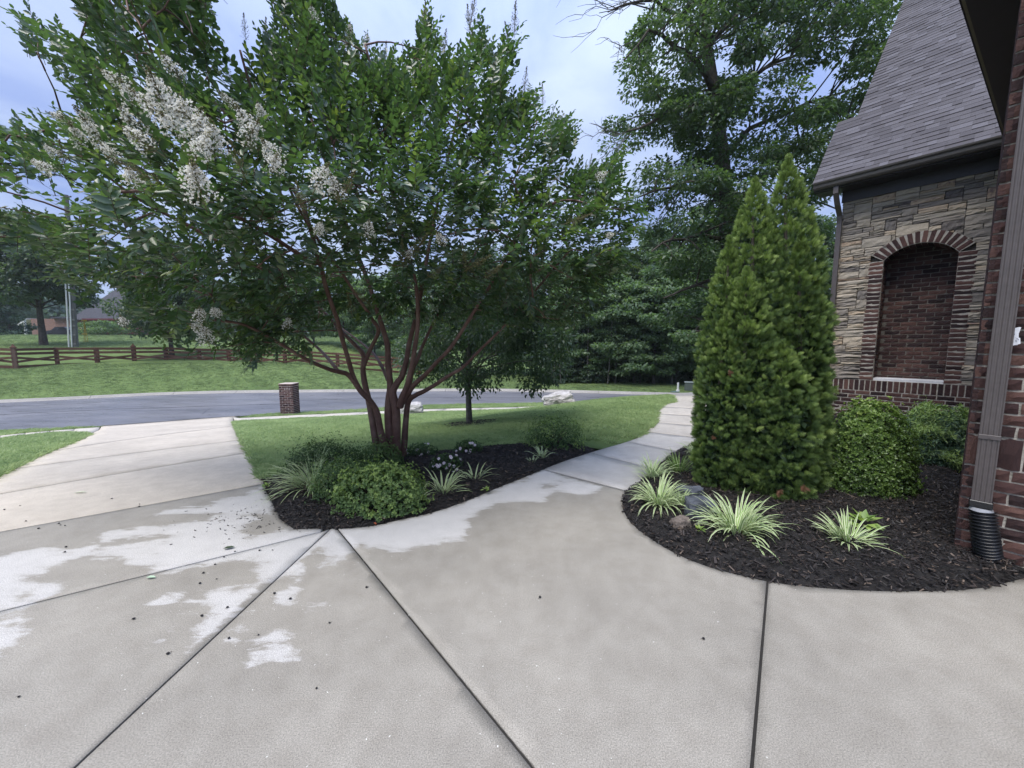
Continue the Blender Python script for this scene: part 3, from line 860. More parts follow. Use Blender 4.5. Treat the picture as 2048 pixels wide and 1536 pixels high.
# corner stones showing on the return side
cj = Joined(); z = z_sol_top
A3r = plane_frame(NIN, WDIR)
while z < z_top:
    h = rs.choice([1, 2, 2, 3]) * U
    L = rs.uniform(.12, .35); cj.add(STV[rs.randrange(8)], A3r, WDIR * (s_left + .0) + NIN * (STD - .02 + L / 2) + Vector((0, 0, z + h / 2)), (L, 0.06, h - .007)); z += h
cj.build('corner_stone', simple('ledge stone joined', [(0.0, (0.10, 0.095, 0.09)), (0.5, (0.28, 0.25, 0.2)), (1.0, (0.42, 0.36, 0.28))], 0.85, 5, 0.9, 0.02, src='tint', fine=35, spec=0.2), sw)

# arch surround: jambs of one brick per course, ring of bricks on edge
arch = empty('arch_surround', parent=house)
CH = 0.0775
mt = MB()
for s0, s1 in ((jl0, jl1), (jr1, jr0)):
    mt.box(SP((s0 + s1) / 2, (z_sol_top + z_spring) / 2, -0.0645), (abs(s0 - s1) - .002, 0.19, z_spring - z_sol_top), A3)
    z = z_sol_top + 0.004; k = 0
    n = int((z_spring - z_sol_top) / CH); ch = (z_spring - z_sol_top) / n
    for k in range(n):
        put_piece('brick', BR_ME2, A3, SP((s0 + s1) / 2 + rs.uniform(-.003, .003), z_sol_top + (k + .5) * ch, -0.002), (0.2 - .004, 0.075, ch - .017), arch)
V = []; F = []
na = 24
for r, off in ((RA, 0.034), (RA + BT, 0.034)):
    for k in range(na + 1):
        a = -half + 2 * half * k / na; V.append(SP(sc + r * math.sin(a), zc + r * math.cos(a), off))
for r in (RA, RA + BT):
    for k in range(na + 1):
        a = -half + 2 * half * k / na; V.append(SP(sc + r * math.sin(a), zc + r * math.cos(a), -0.16))
m = na + 1
for k in range(na):
    F += [(k, k + 1, m + k + 1, m + k), (2 * m + k, 2 * m + k + 1, k + 1, k), (m + k, m + k + 1, 3 * m + k + 1, 3 * m + k), (2 * m + k, 3 * m + k, 3 * m + k + 1, 2 * m + k + 1)]
mt.add(V, F)
mt.build('mortar', M_MORTAR, arch)
nb = int(2 * half * (RA + BT * .5) / 0.084)
for k in range(nb):
    a = -half + 2 * half * (k + .5) / nb; r = RA + BT / 2
    put_piece('brick', BR_ME2, A3, SP(sc + r * math.sin(a), zc + r * math.cos(a), 0.0), (0.190, 0.085, 0.060), arch, roll=math.pi / 2 - a)
# sill course of upright bricks, then running bond below
plinth = empty('plinth', parent=house)
pm = MB(); pm.box(SP((s_left + s_right) / 2 + .0, (z_sol_top - .004) / 2 - .2, -0.0645), (s_left - s_right + .02, 0.19, z_sol_top + .4 - .004), A3)
pm.build('mortar', M_MORTAR, plinth)
s = s_left + .01; k = 0
while s > S1 - .3:
    put_piece('brick', BR_ME2, A3, SP(s - .036, z_sol_top - 0.104, 0.0), (0.2 - .006, 0.075, 0.061), plinth, roll=math.pi / 2); s -= 0.0775
pj = Joined()
for r in range(10):
    z = z_sol_top - 0.208 - (r + .5) * CH; s = s_left + .01 - (0.105 if r % 2 else 0)
    if r % 2: (put_piece('brick', BR_ME2, A3, SP(s_left + .01 - .048, z, 0.0), (.096, 0.075, CH - .011), plinth) if r < 3 else pj.add(BRV[0], A3, SP(s_left + .01 - .048, z, 0.0), (.096, 0.075, CH - .011)))
    while s > S1 - .3:
        if r < 4: put_piece('brick', BR_ME2, A3, SP(s - .1, z, 0.0), (0.196, 0.075, CH - .017), plinth)
        else: pj.add(BRV[rs.randrange(6)], A3, SP(s - .1, z, 0.0), (0.2, 0.075, CH - .011))
        s -= 0.211
pj.build('brick', M_BRICKT, plinth)
# niche: back wall, reveals, sill, soffit
ND = 0.42
niche = empty('niche', parent=house)
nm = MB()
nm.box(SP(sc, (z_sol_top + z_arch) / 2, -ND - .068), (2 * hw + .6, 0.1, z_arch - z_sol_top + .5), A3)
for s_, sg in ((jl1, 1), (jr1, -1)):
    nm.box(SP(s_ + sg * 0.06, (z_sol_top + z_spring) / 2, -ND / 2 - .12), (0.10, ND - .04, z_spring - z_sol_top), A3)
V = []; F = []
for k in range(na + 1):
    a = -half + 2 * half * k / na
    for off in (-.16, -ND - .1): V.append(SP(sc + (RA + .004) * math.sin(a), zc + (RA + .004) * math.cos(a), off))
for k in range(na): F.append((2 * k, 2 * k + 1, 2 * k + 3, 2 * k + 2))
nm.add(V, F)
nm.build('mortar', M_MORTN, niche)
njl = Joined()
for r in range(int((z_arch - z_sol_top) / CH) + 1):
    z = z_sol_top + (r + .5) * CH; s = jl1 + .05 - (0.105 if r % 2 else 0)
    while s > jr1 - .25:
        njl.add(BRV[rs.randrange(6)], A3, SP(s - .1, z, -ND - .035), (0.2, 0.05, CH - .012)); s -= 0.211
    if z < z_spring:
        for s_, fr, sg in ((jl1, plane_frame(NIN, -WDIR), 1), (jr1, plane_frame(-NIN, WDIR), -1)):
            for q in range(3 if r % 2 else 2):
                dd = 0.0 + (q + .5) * 0.211 - (0.105 if r % 2 else 0)
                L = 0.2
                if dd + L / 2 > ND: L = 0.1; dd = ND - .06
                if dd - L / 2 < 0.06: L = .1; dd = .12
                njl.add(BRV[rs.randrange(6)], fr, SP(s_ + sg * .004, z, -dd), (L, 0.03, CH - .012))
for q in range(2):      # underside of the arch
    for k in range(nb):
        a = -half + 2 * half * (k + .5) / nb; r = RA + .006
        c = SP(sc + r * math.sin(a), zc + r * math.cos(a), -0.11 - q * .2 - .0)
        rad = (WDIR * math.sin(a) + Vector((0, 0, 1)) * math.cos(a))
        fr = Matrix((NIN, rad, (NIN.cross(rad)))).transposed()
        njl.add(BRV[rs.randrange(6)], fr, c - NIN * 0.0, (0.19, 0.03, 0.066))
njl.build('brick', M_BRICKT, niche)
sl = MB(); sl.box(SP(sc, z_sol_top + 0.012, -ND / 2 + .0), (2 * hw - .01, ND - .02, 0.055), A3, bev=.004); sl.build('sill', M_SILL, niche)

# --- eaves: frieze board, soffit, gutter
fz = MB(); fz.box(SP((s_left + s_right) / 2 + .01, z_top + .08, 0.045), (s_left - s_right + .06, 0.03, 0.20), A3); fz.build('frieze_board', M_TRIM, house)
e_s, e_z = on_stone(1628, 384, -0.42)
sf = MB(); sf.box(SP((e_s + s_right) / 2, z_top + .195, 0.20), (e_s - s_right, 0.44, 0.02), A3); sf.build('soffit', M_TRIM, house)
gt = MB(); prof = [(0.36, .0), (0.48, 0.0), (0.50, .03), (0.505, .075), (0.53, .10), (0.535, .125), (0.50, .125), (0.49, .09), (0.36, .09)]
gz = z_top + .205
pl = [SP(e_s, gz + h, o) for o, h in prof]; gt.prism(pl, -WDIR * (e_s - s_right)); gt.build('gutter', flat('gutter metal', (0.075, 0.066, 0.058), 0.4), house)
fb = MB(); fb.box(SP((e_s + s_right) / 2, gz + .05, .35), (e_s - s_right, .016, .16), A3); fb.build('fascia_board', M_TRIM, house)
# --- roof, shingle by shingle
TH = R(47); RUP = (NIN * math.cos(TH) + Vector((0, 0, 1)) * math.sin(TH)); RN = (-NIN * math.sin(TH) + Vector((0, 0, 1)) * math.cos(TH))
RO = SP(0, gz + .125, 0.47)
def on_roof(px, py):
    d = ray(px, py); t = (RO - Vector((0, 0, EYE))).dot(RN) / d.dot(RN)
    P = Vector((0, 0, EYE)) + d * t; q = P - RO; return q.dot(WDIR), q.dot(RUP)
rl0 = e_s + .02; v1 = on_roof(1681, 243)[1]; rl1 = on_roof(1712, 240)[0]; vtop = on_roof(1808, 0)[1] + 1.4; rltop = on_roof(1808, 0)[0]
rlx = lambda v: rl0 if v < v1 else rl1 + (rltop - rl1) * (v - v1) / (vtop - 1.4 - v1)
roof = MB()
def roof_slab(poly): roof.prism([RO + WDIR * a + RUP * b - RN * .012 for a, b in poly], -RN * 0.12)
roof_slab([(rl0 - .01, 0), (s_right, 0), (s_right, v1), (rl0 - .01, v1)])
roof_slab([(rl1, v1 + .001), (s_right, v1 + .001), (s_right, vtop), (rlx(vtop), vtop)])
rf = roof.build('roof', M_TRIM, house)
Mroof = Matrix((-WDIR, -RN, RUP)).transposed()
EX = 0.14
def shingle_tmpl():
    b = bmesh.new()
    V = [(-.5, .5, -.5), (.5, .5, -.5), (.5, .5, .5), (-.5, .5, .5), (-.5, -.5, -.5), (.5, -.5, -.5), (.5, .25, .5), (-.5, .25, .5)]
    F = [(0, 1, 2, 3), (4, 7, 6, 5), (0, 4, 5, 1), (1, 5, 6, 2), (2, 6, 7, 3), (3, 7, 4, 0)]
    b.free(); return V, F
SHT = shingle_tmpl(); SH_ME = [npmesh('shingle', SHT[0], SHT[1], False, mat=M_SHING)]
cand = []
v = 0.0; row = 0
while v < vtop:
    a = rlx(v + EX / 2) + .004; rs2 = random.Random(row * 31 + 3)
    while a > s_right:
        w = rs2.choice([.11, .16, .2, .24, .3]); a2 = max(a - w, s_right)
        P = RO + WDIR * (a + a2) / 2 + RUP * (v + EX / 2 + .01)
        px, py = pix(P)
        cand.append((row, (a + a2) / 2, v, a - a2, px, py, rs2.random())); a = a2 - .002
    v += EX; row += 1
vis = [c for c in cand if 1600 < c[4] < 2060 and c[5] > -40 and not (c[4] > 2012 + (c[5] - 275) * 83 / 275 + 30)]
vis.sort(key=lambda c: -c[5]); pick = set(id(c) for c in vis[:300])
sj = Joined()
for c in cand:
    row, am, v, w, px, py, rr = c
    th = 0.008 + .007 * (rr > .5)
    cen = RO + WDIR * am + RUP * (v + EX / 2 + .012) + RN * (th / 2 - .004 + 0.0)
    if id(c) in pick: put_piece('shingle', SH_ME, Mroof, cen, (w, th, EX + .022), rf)
    else: sj.add(SHT, Mroof, cen, (w, th, EX + .022))
sj.build('shingle', M_SHINGT, rf)
# downspout of the stone wing
def spout(path, w, d, name, mat, parent, ax, flutes=0):
    """rectangular section swept down a path; ax = direction of its width"""
    m = MB(); ax = Vector(ax).normalized(); pts = [Vector(p) for p in path]
    prof = []
    if flutes:
        n = flutes * 4 + 1
        for k in range(n):
            t = -0.5 + k / (n - 1); prof.append((t * w, -d / 2 + (0.0 if k % 4 in (0, 1, 4) else 0.0045)))
        prof += [(w / 2, d / 2), (-w / 2, d / 2)]
    else: prof = [(-w / 2, -d / 2), (w / 2, -d / 2), (w / 2, d / 2), (-w / 2, d / 2)]
    k = len(prof); V = []; F = []
    for i, p in enumerate(pts):
        t = (pts[min(i + 1, len(pts) - 1)] - pts[max(i - 1, 0)]).normalized()
        nn = t.cross(ax).normalized()
        if nn.dot(NIN) < 0: nn = -nn
        for a, b_ in prof: V.append(p + ax * a + nn * b_)
    for i in range(len(pts) - 1):
        for j in range(k):
            j2 = (j + 1) % k; F.append((i * k + j, i * k + j2, (i + 1) * k + j2, (i + 1) * k + j))
    F.append(tuple(range(k))); F.append(tuple(range((len(pts) - 1) * k, len(pts) * k))[::-1])
    m.add(V, F); return m.build(name, mat, parent)
ss = on_stone(1676, 500)[0]
d1 = spout([SP(ss + .02, gz + .02, .43), SP(ss + .02, gz - .12, .43), SP(ss + .01, gz - .30, .30), SP(ss, gz - .46, .10), SP(ss, gz - .60, .075), SP(ss, 0.0, .075)], 0.075, 0.055, 'downspout', M_SPOUT, house, WDIR)

# --- near wall
NW3 = plane_frame(-WDIR, -NIN)
nd = CORN.dot(NIN); sN = CORN.dot(WDIR)
def NP_(s, z, off=0.0): return WDIR * (sN - s) + NIN * (nd - off) + Vector((0, 0, z))   # s = metres right of the corner
def on_near(px, py, off=0.0):
    d = ray(px, py); t = (nd - off) / (d.x * NIN.x + d.y * NIN.y)
    P = Vector((d.x * t, d.y * t, EYE + d.z * t)); return sN - P.dot(WDIR), P.z
ZN = 4.38
bw = MB(); bw.box(NP_(3.5, ZN / 2 - .1, -.065), (7.0, 0.11, ZN + .2), NW3)
cc = NP_(0.055, 0, 0) + NIN * 2.9; bw.box(Vector((cc.x, cc.y, ZN / 2 - .1)), (0.11, 5.6, ZN + .2), NW3)
bwall = bw.build('brick_wall', M_MORTAR, house)
zb0, zb1 = on_near(1985, 935)[1] - .115, 0
band_c = on_near(1990, 905)[1]; CN = 0.0805
nj = Joined(); cnt = 0
def near_row(zc_, hh, L, off, ind):
    global cnt
    s = 0.0; first = True
    while s < 6.8:
        l = off if (first and off) else L
        ll = l - .012
        c = NP_(s + ll / 2 + .001, zc_, -0.033)
        if s < 0.50 and ind: put_piece('brick', BR_ME, NW3, c, (ll, 0.075, hh - .012), bwall); cnt += 1
        else: nj.add(BRV[rs.randrange(6)], NW3, c, (ll, 0.075, hh - .012))
        # return face
        s += l; first = False
    s = 0.0; fr = plane_frame(NIN, WDIR)
    while s < 5.4:
        nj.add(BRV[rs.randrange(6)], fr, NP_(0, zc_, 0) + NIN * (s + .1) - WDIR * .010, (0.2, 0.03, hh - .012)); s += .212
z = band_c - 0.11; r = 0
while z > -0.15: near_row(z - CN / 2, CN, 0.212, 0.106 if r % 2 else 0, True); z -= CN; r += 1
near_row(band_c, 0.22, 0.15, 0.10, True)
z = band_c + 0.11; r = 0
while z < ZN: near_row(z + CN / 2, CN, 0.212, 0.106 if r % 2 else 0, z < 3.9); z += CN; r += 1
nj.build('brick', M_BRICKT, bwall)
# horizontal eave over the return wall
ez = 4.42
p0 = at_z(1930, 0, ez); p1 = at_z(2013, 276, ez); dr = (p1 - p0).normalized()
q0, q1 = p0 - dr * 1.0, p1 + dr * .12
over = [q0, q1, q1 - WDIR * 0.9, q0 - WDIR * 7.0]
ea = MB(); ea.prism([v for v in over], (0, 0, .03)); ea.build('eave_soffit', M_TRIM, house)
ef = MB(); ef.prism([q0 + Vector((0, 0, .001)), q1 + Vector((0, 0, .001)), q1 + Vector((0, 0, .16)), q0 + Vector((0, 0, .16))], WDIR * .02)
ef.build('eave_fascia', flat('eave fascia', (0.16, 0.14, 0.09), 0.5), house)
# main roof above the eave, rising away from the edge
mr = MB(); up = (-WDIR * .75 + Vector((0, 0, .9)))
mr.prism([q0 + WDIR * .05 + Vector((0, 0, .17)), q1 + WDIR * .05 + Vector((0, 0, .17)), q1 + up * 3 + Vector((0, 0, .17)), q0 + up * 3 + Vector((0, 0, .17))], (0, 0, -.1))
mr.build('main_roof', M_SHINGT, house)
# near downspout with its strap, then the black corrugated drain
s0n, z0n = on_near(2003, 760, .06)
sb = on_near(1961, 1010, .06); 
ds_s = (on_near(1988, 800, .08)[0] + sb[0]) / 2
wds = 0.092
dsp = spout([NP_(ds_s, 4.36, .075), NP_(ds_s, sb[1] + .0, .075)], wds, 0.075, 'downspout', M_SPOUT, house, WDIR, flutes=4)
stz = on_near(1985, 874, .08)[1]
st = MB(); st.box(NP_(ds_s, stz, .0765), (wds + .006, .082, .03), NW3, bev=.002); st.tube([NP_(ds_s, stz, .118), NP_(ds_s, stz, .121)], .005, 8); st.build('strap', M_SPOUT, dsp)
# corrugated drain pipe
top = NP_(ds_s + .012, sb[1] - .035, .085); bot = at_z(1978, 1128, -.02)
pth = []; rad = []
n = 18 * 6
for i in range(n + 1):
    t = i / n; p = top.lerp(bot, t) + NIN * (-.03 * math.sin(math.pi * t)) + Vector((0, 0, 0)); pth.append(p); rad.append(0.061 + .0085 * math.cos(t * 18 * 2 * math.pi))
dp = MB(); dp.tube(pth, rad, 28)
drain = dp.build('drain_pipe', M_BLACKP, None, smooth=True); tag(drain, 'black corrugated drain pipe under the brown downspout', 'pipe')
ad = MB(); ad.box(NP_(ds_s, sb[1] + .018, .076), (wds + .014, .092, .045), NW3, bev=.004)
ad.build('collar', M_BLACKP, drain)
lp = MB(); c0 = NP_(ds_s + .006, sb[1] - .022, .085); lp.tube([c0 + Vector((0, 0, -.008)), c0 + Vector((0, 0, .012))], [.058, .050], 24); lp.build('adapter', flat('grey metal adapter', (.30, .31, .33), .35), drain)
# the folded paper label stuck behind the downspout
pc = on_near(2031, 674, .02); pp = MB()
pg = [(on_near(x, y, .02)) for x, y in [(2021.5, 692), (2040.5, 687.5), (2040, 676), (2037, 675.5), (2037, 667), (2042, 655), (2039, 654), (2026, 657)]]
pp.prism([NP_(s_, z_, .045) for s_, z_ in pg], NIN * .002)
paper = pp.build('paper_label', flat('white paper', (.78, .80, .86), .7, nz=.03), None); tag(paper, 'folded white paper label sticking out behind the brown downspout', 'label')
p2 = MB(); p2.prism([NP_(s_, z_, .040) for s_, z_ in [on_near(x, y, .02) for x, y in [(2020.5, 690), (2036, 688), (2035, 690.5), (2020, 690.2)]]], NIN * .001); p2.build('fold', flat('white paper back', (.72, .73, .76), .7, nz=.03), paper)
ink = flat('ink', (.06, .09, .13), .6); im = MB()
def inkline(pts, w=.0012):
    P = [NP_(*on_near(x, y, .02), .0465) for x, y in pts]
    im.tube(P, w, 4)
inkline([(2028.3, 660), (2028.6, 670.5)], .0008)
inkline([(2031.8, 676.5), (2034, 677), (2036.3, 679)]); inkline([(2036.3, 679), (2036, 679.9), (2035.4, 679.6)]); inkline([(2032.4, 680), (2030.8, 681.8), (2032, 683.4), (2033.6, 683.6)])
for x, y in ((2025, 674), (2025, 677), (2025, 679), (2028.5, 674), (2029.5, 675), (2029, 680), (2028.6, 678)): inkline([(x, y), (x + .9, y + .4)], .0005)
im.build('print', ink, paper)
# ------------------------------------------------------------------ fence beyond the street
M_FENCE = simple('stained fence wood', [(0.0, (0.085, 0.040, 0.028)), (0.5, (0.135, 0.070, 0.050)), (1.0, (0.20, 0.125, 0.095))], 0.85, 3, 0.5, 0.005, src='tint', fine=25, spec=0.2)
def line_box(m, a, b, w, h, tint=0.5, up=None):
    """a board from a to b: w thick, h high"""
    a, b = Vector(a), Vector(b); d = (b - a); L = d.length; d.normalize()
    side = d.cross(Vector((0, 0, 1))).normalized(); u = side.cross(d)
    m.box((a + b) / 2, (L, w, h), Matrix((d, side, u)).transposed(), tint)
fence = empty('fence'); tag(fence, 'brown stained wooden rail fence with crossed boards along the far lawn', 'fence')
FP_ = [(-52, 736, 24.0, 0), (32, 738.5, 24.5, 1), (116, 734, 26.3, 0), (196, 732.5, 27.2, 0), (270, 731, 28.2, 1), (334, 729.5, 29.0, 0), (400, 731.5, 29.6, 0), (459, 732.5, 30.0, 0), (516, 734.5, 30.2, 0), (571, 735, 30.4, 0), (623, 736, 30.6, 0), (676, 738.5, 30.8, 0), (728, 742, 31.0, 0), (782, 746, 31.2, 0), (840, 750, 31.4, 0)]
posts = []
for px, py, Y, cap in FP_: pass
for px, py, Y, cap in FP_:
    p = at_y(px, py, Y); g = Hf(p.x, p.y); posts.append((Vector((p.x, p.y, g)), p.z, cap))
for i, (p, zb, cap) in enumerate(posts):
    d = ((posts[min(i + 1, len(posts) - 1)][0] - posts[max(i - 1, 0)][0])); ang = math.atan2(d.y, d.x)
    m = MB(); M = Matrix.Rotation(ang, 3, 'Z')
    top = zb + (1.36 if cap else 1.33)
    m.box((p.x, p.y, (p.z - .3 + top) / 2), (0.22, 0.22, top - p.z + .3), M, random.random(), bev=.012)
    if cap:
        m.box((p.x, p.y, top + .02), (0.27, 0.27, .04), M, .3)
        V = [M @ Vector((sx * .13, sy * .13, 0)) + Vector((p.x, p.y, top + .04)) for sx, sy in ((-1, -1), (1, -1), (1, 1), (-1, 1))]
        V += [M @ Vector((sx * .09, sy * .09, 0)) + Vector((p.x, p.y, top + .07)) for sx, sy in ((-1, -1), (1, -1), (1, 1), (-1, 1))] + [Vector((p.x, p.y, top + .26))]
        m.add(V, [(0, 1, 5, 4), (1, 2, 6, 5), (2, 3, 7, 6), (3, 0, 4, 7), (4, 5, 8), (5, 6, 8), (6, 7, 8), (7, 4, 8)], .3)
    m.build('post', M_FENCE, fence)
for (p, za, _), (q, zb, _) in zip(posts[:-1], posts[1:]):
    n = (q - p).cross(Vector((0, 0, 1))).normalized(); 
    if n.y > 0: n = -n
    o = n * 0.125
    A = Vector((p.x, p.y, za)) + o; B = Vector((q.x, q.y, zb)) + o; t = random.random()
    def rail(h0, h1, dx, hgt, nm):
        m = MB(); line_box(m, A + Vector((0, 0, h0)) + n * dx, B + Vector((0, 0, h1)) + n * dx, .03, hgt, random.random() * .7); m.build(nm, M_FENCE, fence)
    rail(1.24, 1.24, 0, .16, 'top_rail'); rail(0.98, 0.98, 0, .16, 'rail'); rail(.15, .15, 0, .17, 'bottom_rail')
    rail(.74, .46, 0.0, .14, 'cross_board'); rail(.46, .74, 0.035, .14, 'cross_board')

# ------------------------------------------------------------------ neighbour's house
M_FBRICK = None
def _fb():
    m, nt, b = nodes('far brick')
    tc = nt.nodes.new('ShaderNodeTexCoord'); br = nt.nodes.new('ShaderNodeTexBrick')
    mp = nt.nodes.new('ShaderNodeMapping'); mp.inputs['Rotation'].default_value = (R(90), 0, 0)
    nt.links.new(tc.outputs['Object'], mp.inputs[0]); nt.links.new(mp.outputs[0], br.inputs['Vector'])
    br.inputs['Scale'].default_value = 1.0; br.inputs['Brick Width'].default_value = .22; br.inputs['Row Height'].default_value = .08; br.inputs['Mortar Size'].default_value = .008
    br.inputs['Color1'].default_value = (.16, .08, .065, 1); br.inputs['Color2'].default_value = (.25, .12, .09, 1); br.inputs['Mortar'].default_value = (.33, .26, .22, 1)
    nt.links.new(br.outputs[0], b.inputs['Base Color']); b.inputs['Roughness'].default_value = .9
    return m
M_FBRICK = _fb()
M_FROOF = simple('far roof shingles', [(0.3, (0.045, 0.046, 0.058)), (0.7, (0.075, 0.077, 0.092))], 0.85, 3, 0.2, 0.01, fine=12)
M_RED = flat('dark red paint', (0.13, 0.028, 0.035), .6)
M_CREAM = flat('cream garage door', (0.55, 0.50, 0.36), .6, nz=.05)
M_WHITE = flat('white trim', (0.7, 0.7, 0.68), .6, nz=.05)
M_GREY = flat('grey board', (0.3, 0.29, 0.27), .7)
YH = 60.0
def HP(px, py, dy=0.0): return at_y(px, py, YH + dy)
nh = empty('neighbor_house'); tag(nh, 'low brick house with dark hipped roof on the rise behind the rail fence', 'house')
def hbox(px0, py0, px1, py1, y0, y1, name, mat, parent=nh):
    a, b = HP(px0, py0), HP(px1, py1); m = MB()
    m.box(((a.x + b.x) / 2, YH + (y0 + y1) / 2, (a.z + b.z) / 2), (abs(b.x - a.x), y1 - y0, abs(a.z - b.z))); return m.build(name, mat, parent)
hbox(53, 637, 140, 690, 0.5, 9, 'wing_wall', M_FBRICK)
hbox(38, 650, 53, 690, 1.5, 9, 'side_wall', M_FBRICK)
m = MB(); a, b, c_, d_ = HP(30, 649), HP(51, 636), HP(140, 633), HP(140, 637.5)
m.prism([HP(33, 649, 1), HP(53, 636, 1), HP(53, 639, 1), HP(37, 651, 1)], (0, 8, 0)); m.build('rake_trim', M_WHITE, nh)
m = MB(); m.prism([HP(100, 633.5, 0), HP(300, 633.5, 0), HP(300, 637, 0), HP(100, 637, 0)], (0, 9.2, 0)); m.build('wing_roof', M_FROOF, nh)
hbox(140, 640, 300, 690, 1.0, 9, 'wall', M_FBRICK)
m = MB()
e0, e1 = HP(150, 640), HP(292, 641); r0, r1 = HP(196, 570), HP(215, 570)
fr_ = [Vector((e0.x, YH - .8, e0.z)), Vector((e1.x, YH - .8, e0.z)), Vector((e1.x, YH + 8, e0.z)), Vector((e0.x, YH + 8, e0.z))]
top_ = [Vector((r0.x, YH + 3, r0.z)), Vector((r1.x, YH + 3, r0.z))]
m.add(fr_ + top_, [(0, 1, 5, 4), (1, 2, 5), (2, 3, 4, 5), (3, 0, 4), (0, 3, 2, 1)]); m.build('roof', M_FROOF, nh)
hbox(153, 641, 181, 658, 0.9, 1.0, 'garage_door', M_CREAM); hbox(190, 642, 217, 657, 0.9, 1.0, 'garage_door', M_CREAM)
hbox(178, 641, 181.5, 658, .8, 1.0, 'door_trim', M_WHITE); hbox(218, 642, 221, 657, .8, 1.0, 'door_trim', M_WHITE); hbox(252, 647, 262, 657, .8, 1.0, 'window', M_WHITE)
perg = empty('porch_frame', parent=nh)
for x0, y0, x1, y1 in ((181, 638, 300, 641.5), (152, 656, 300, 659.5), (152, 665, 300, 667)): hbox(x0, y0, x1, y1, -1.2, -1.0, 'beam', M_RED, perg)
for x in (182, 186, 217, 226, 232, 262, 280): hbox(x, 641, x + 2.6, 670, -1.3, -1.0, 'post', M_RED, perg)
for k in range(34): hbox(153 + k * 4.2, 659, 154 + k * 4.2, 665, -1.15, -1.05, 'baluster', M_RED, perg)
m = MB(); q = HP(52, 680, -1); m.tube([HP(49, 637, -1.2), HP(53, 680, -1.2)], .14, 8)
lp_ = m.build('white_post', M_WHITE); tag(lp_, 'plain white post standing at the corner of the distant brick house', 'post')
# parked dark car by that house
car = empty('parked_car', HP(134, 674, -3.5)); tag(car, 'small dark car parked beside the distant brick house behind the utility pole', 'car')
M_CARP = flat('dark car paint', (.03, .033, .04), .25); M_GLS = flat('car glass', (.02, .025, .03), .1)
m = MB(); pr = [(-2.0, .35), (-2.0, .85), (-1.2, .98), (-.6, 1.42), (.7, 1.45), (1.3, 1.0), (2.0, .9), (2.05, .35)]
m.prism([Vector((x, -.85, z)) for x, z in pr], (0, 1.7, 0)); m.build('body', M_CARP, car)
m = MB(); m.prism([Vector((x, -.86, z)) for x, z in [(-1.0, 1.0), (-.55, 1.36), (.62, 1.38), (1.05, 1.0)]], (0, 1.72, 0)); m.build('window', M_GLS, car)
for wx in (-1.3, 1.3):
    for wy in (-.87, .67): 
        m = MB(); m.tube([(wx, wy, .33), (wx, wy + .2, .33)], .33, 14); w = m.build('wheel', M_BLACKP, car)
# low shrub beds near the house are made with the plants

# utility pole with white conduits and guard, and wires
UY = 33.0
def UPt(px, py): return at_y(px, py, UY)
b0 = UPt(151, 695); M_POLE = simple('weathered pole wood', [(0.3, (0.10, 0.098, 0.09)), (0.7, (0.18, 0.175, 0.16))], .9, 2, .4, .01, fine=30)
gz_ = Hf(b0.x, b0.y)
pole = empty('utility_pole', (b0.x, b0.y, gz_)); tag(pole, 'grey wooden utility pole with two white conduits beside the far fence', 'utility pole')
def rel(px, py, dy=0): p = at_y(px, py, UY + dy); return p - Vector((b0.x, b0.y, gz_))
m = MB(); m.tube([(0, 0, -.3), rel(145, 600), rel(136, 440), rel(132, 390)], [.20, .18, .155, .145], 10); m.build('pole', M_POLE, pole)
m = MB(); m.tube([rel(144, 695, -.25), rel(139.5, 600, -.25), rel(131, 480, -.25)], .045, 6); m.build('conduit', M_WHITE, pole)
m = MB(); m.tube([rel(138, 695, -.25), rel(133.5, 608, -.25), rel(126, 480, -.25)], .055, 6); m.build('conduit', M_WHITE, pole)
for py in (688, 670, 652, 640, 620): 
    m = MB(); p, q = rel(137 - (690 - py) * .055, py, -.2), rel(152 - (690 - py) * .055, py, -.2); m.tube([p, q], .025, 5); m.build('bracket', M_GREY, pole)
m = MB(); m.tube([rel(122, 396), rel(142, 393)], .06, 6); m.build('crossarm', M_POLE, pole)
def wire(a, b, sag, label):
    P = []
    for k in range(25):
        t = k / 24; p = Vector(a).lerp(Vector(b), t); p.z -= sag * 4 * t * (1 - t); P.append(p)
    m = MB(); m.tube(P, .012, 4); o = m.build('power_line', M_BLACKP); tag(o, label, 'power line', 'power lines')
tp = Vector((b0.x, b0.y, gz_)) + rel(132, 396)
wire(Vector(tp), at_y(-150, 190, 22), .35, 'thin power line running from the utility pole up to the top left, upper one')
wire(Vector((b0.x, b0.y, gz_)) + rel(133, 420), at_y(-120, 250, 22), .3, 'thin power line running from the utility pole to the left edge, below the other')
# yellow survey tripod
M_YEL = flat('yellow paint', (.55, .36, .04), .5); tr = empty('tripod_stand', (0, 0, 0)); tag(tr, 'thin yellow tripod stand on the grass right of the utility pole', 'stand')
hd = at_y(168, 641, 38); 
for px, py in ((173, 693), (177, 691), (169, 690)):
    f_ = at_y(px, py, 38); m = MB(); m.tube([hd, Vector((f_.x, f_.y, Hf(f_.x, f_.y) - .02))], .025, 5); m.build('leg', M_YEL, tr)
m = MB(); m.box(hd, (.35, .2, .12)); m.box(at_y(169, 668, 38), (.45, .1, .1)); m.build('head', M_YEL, tr)

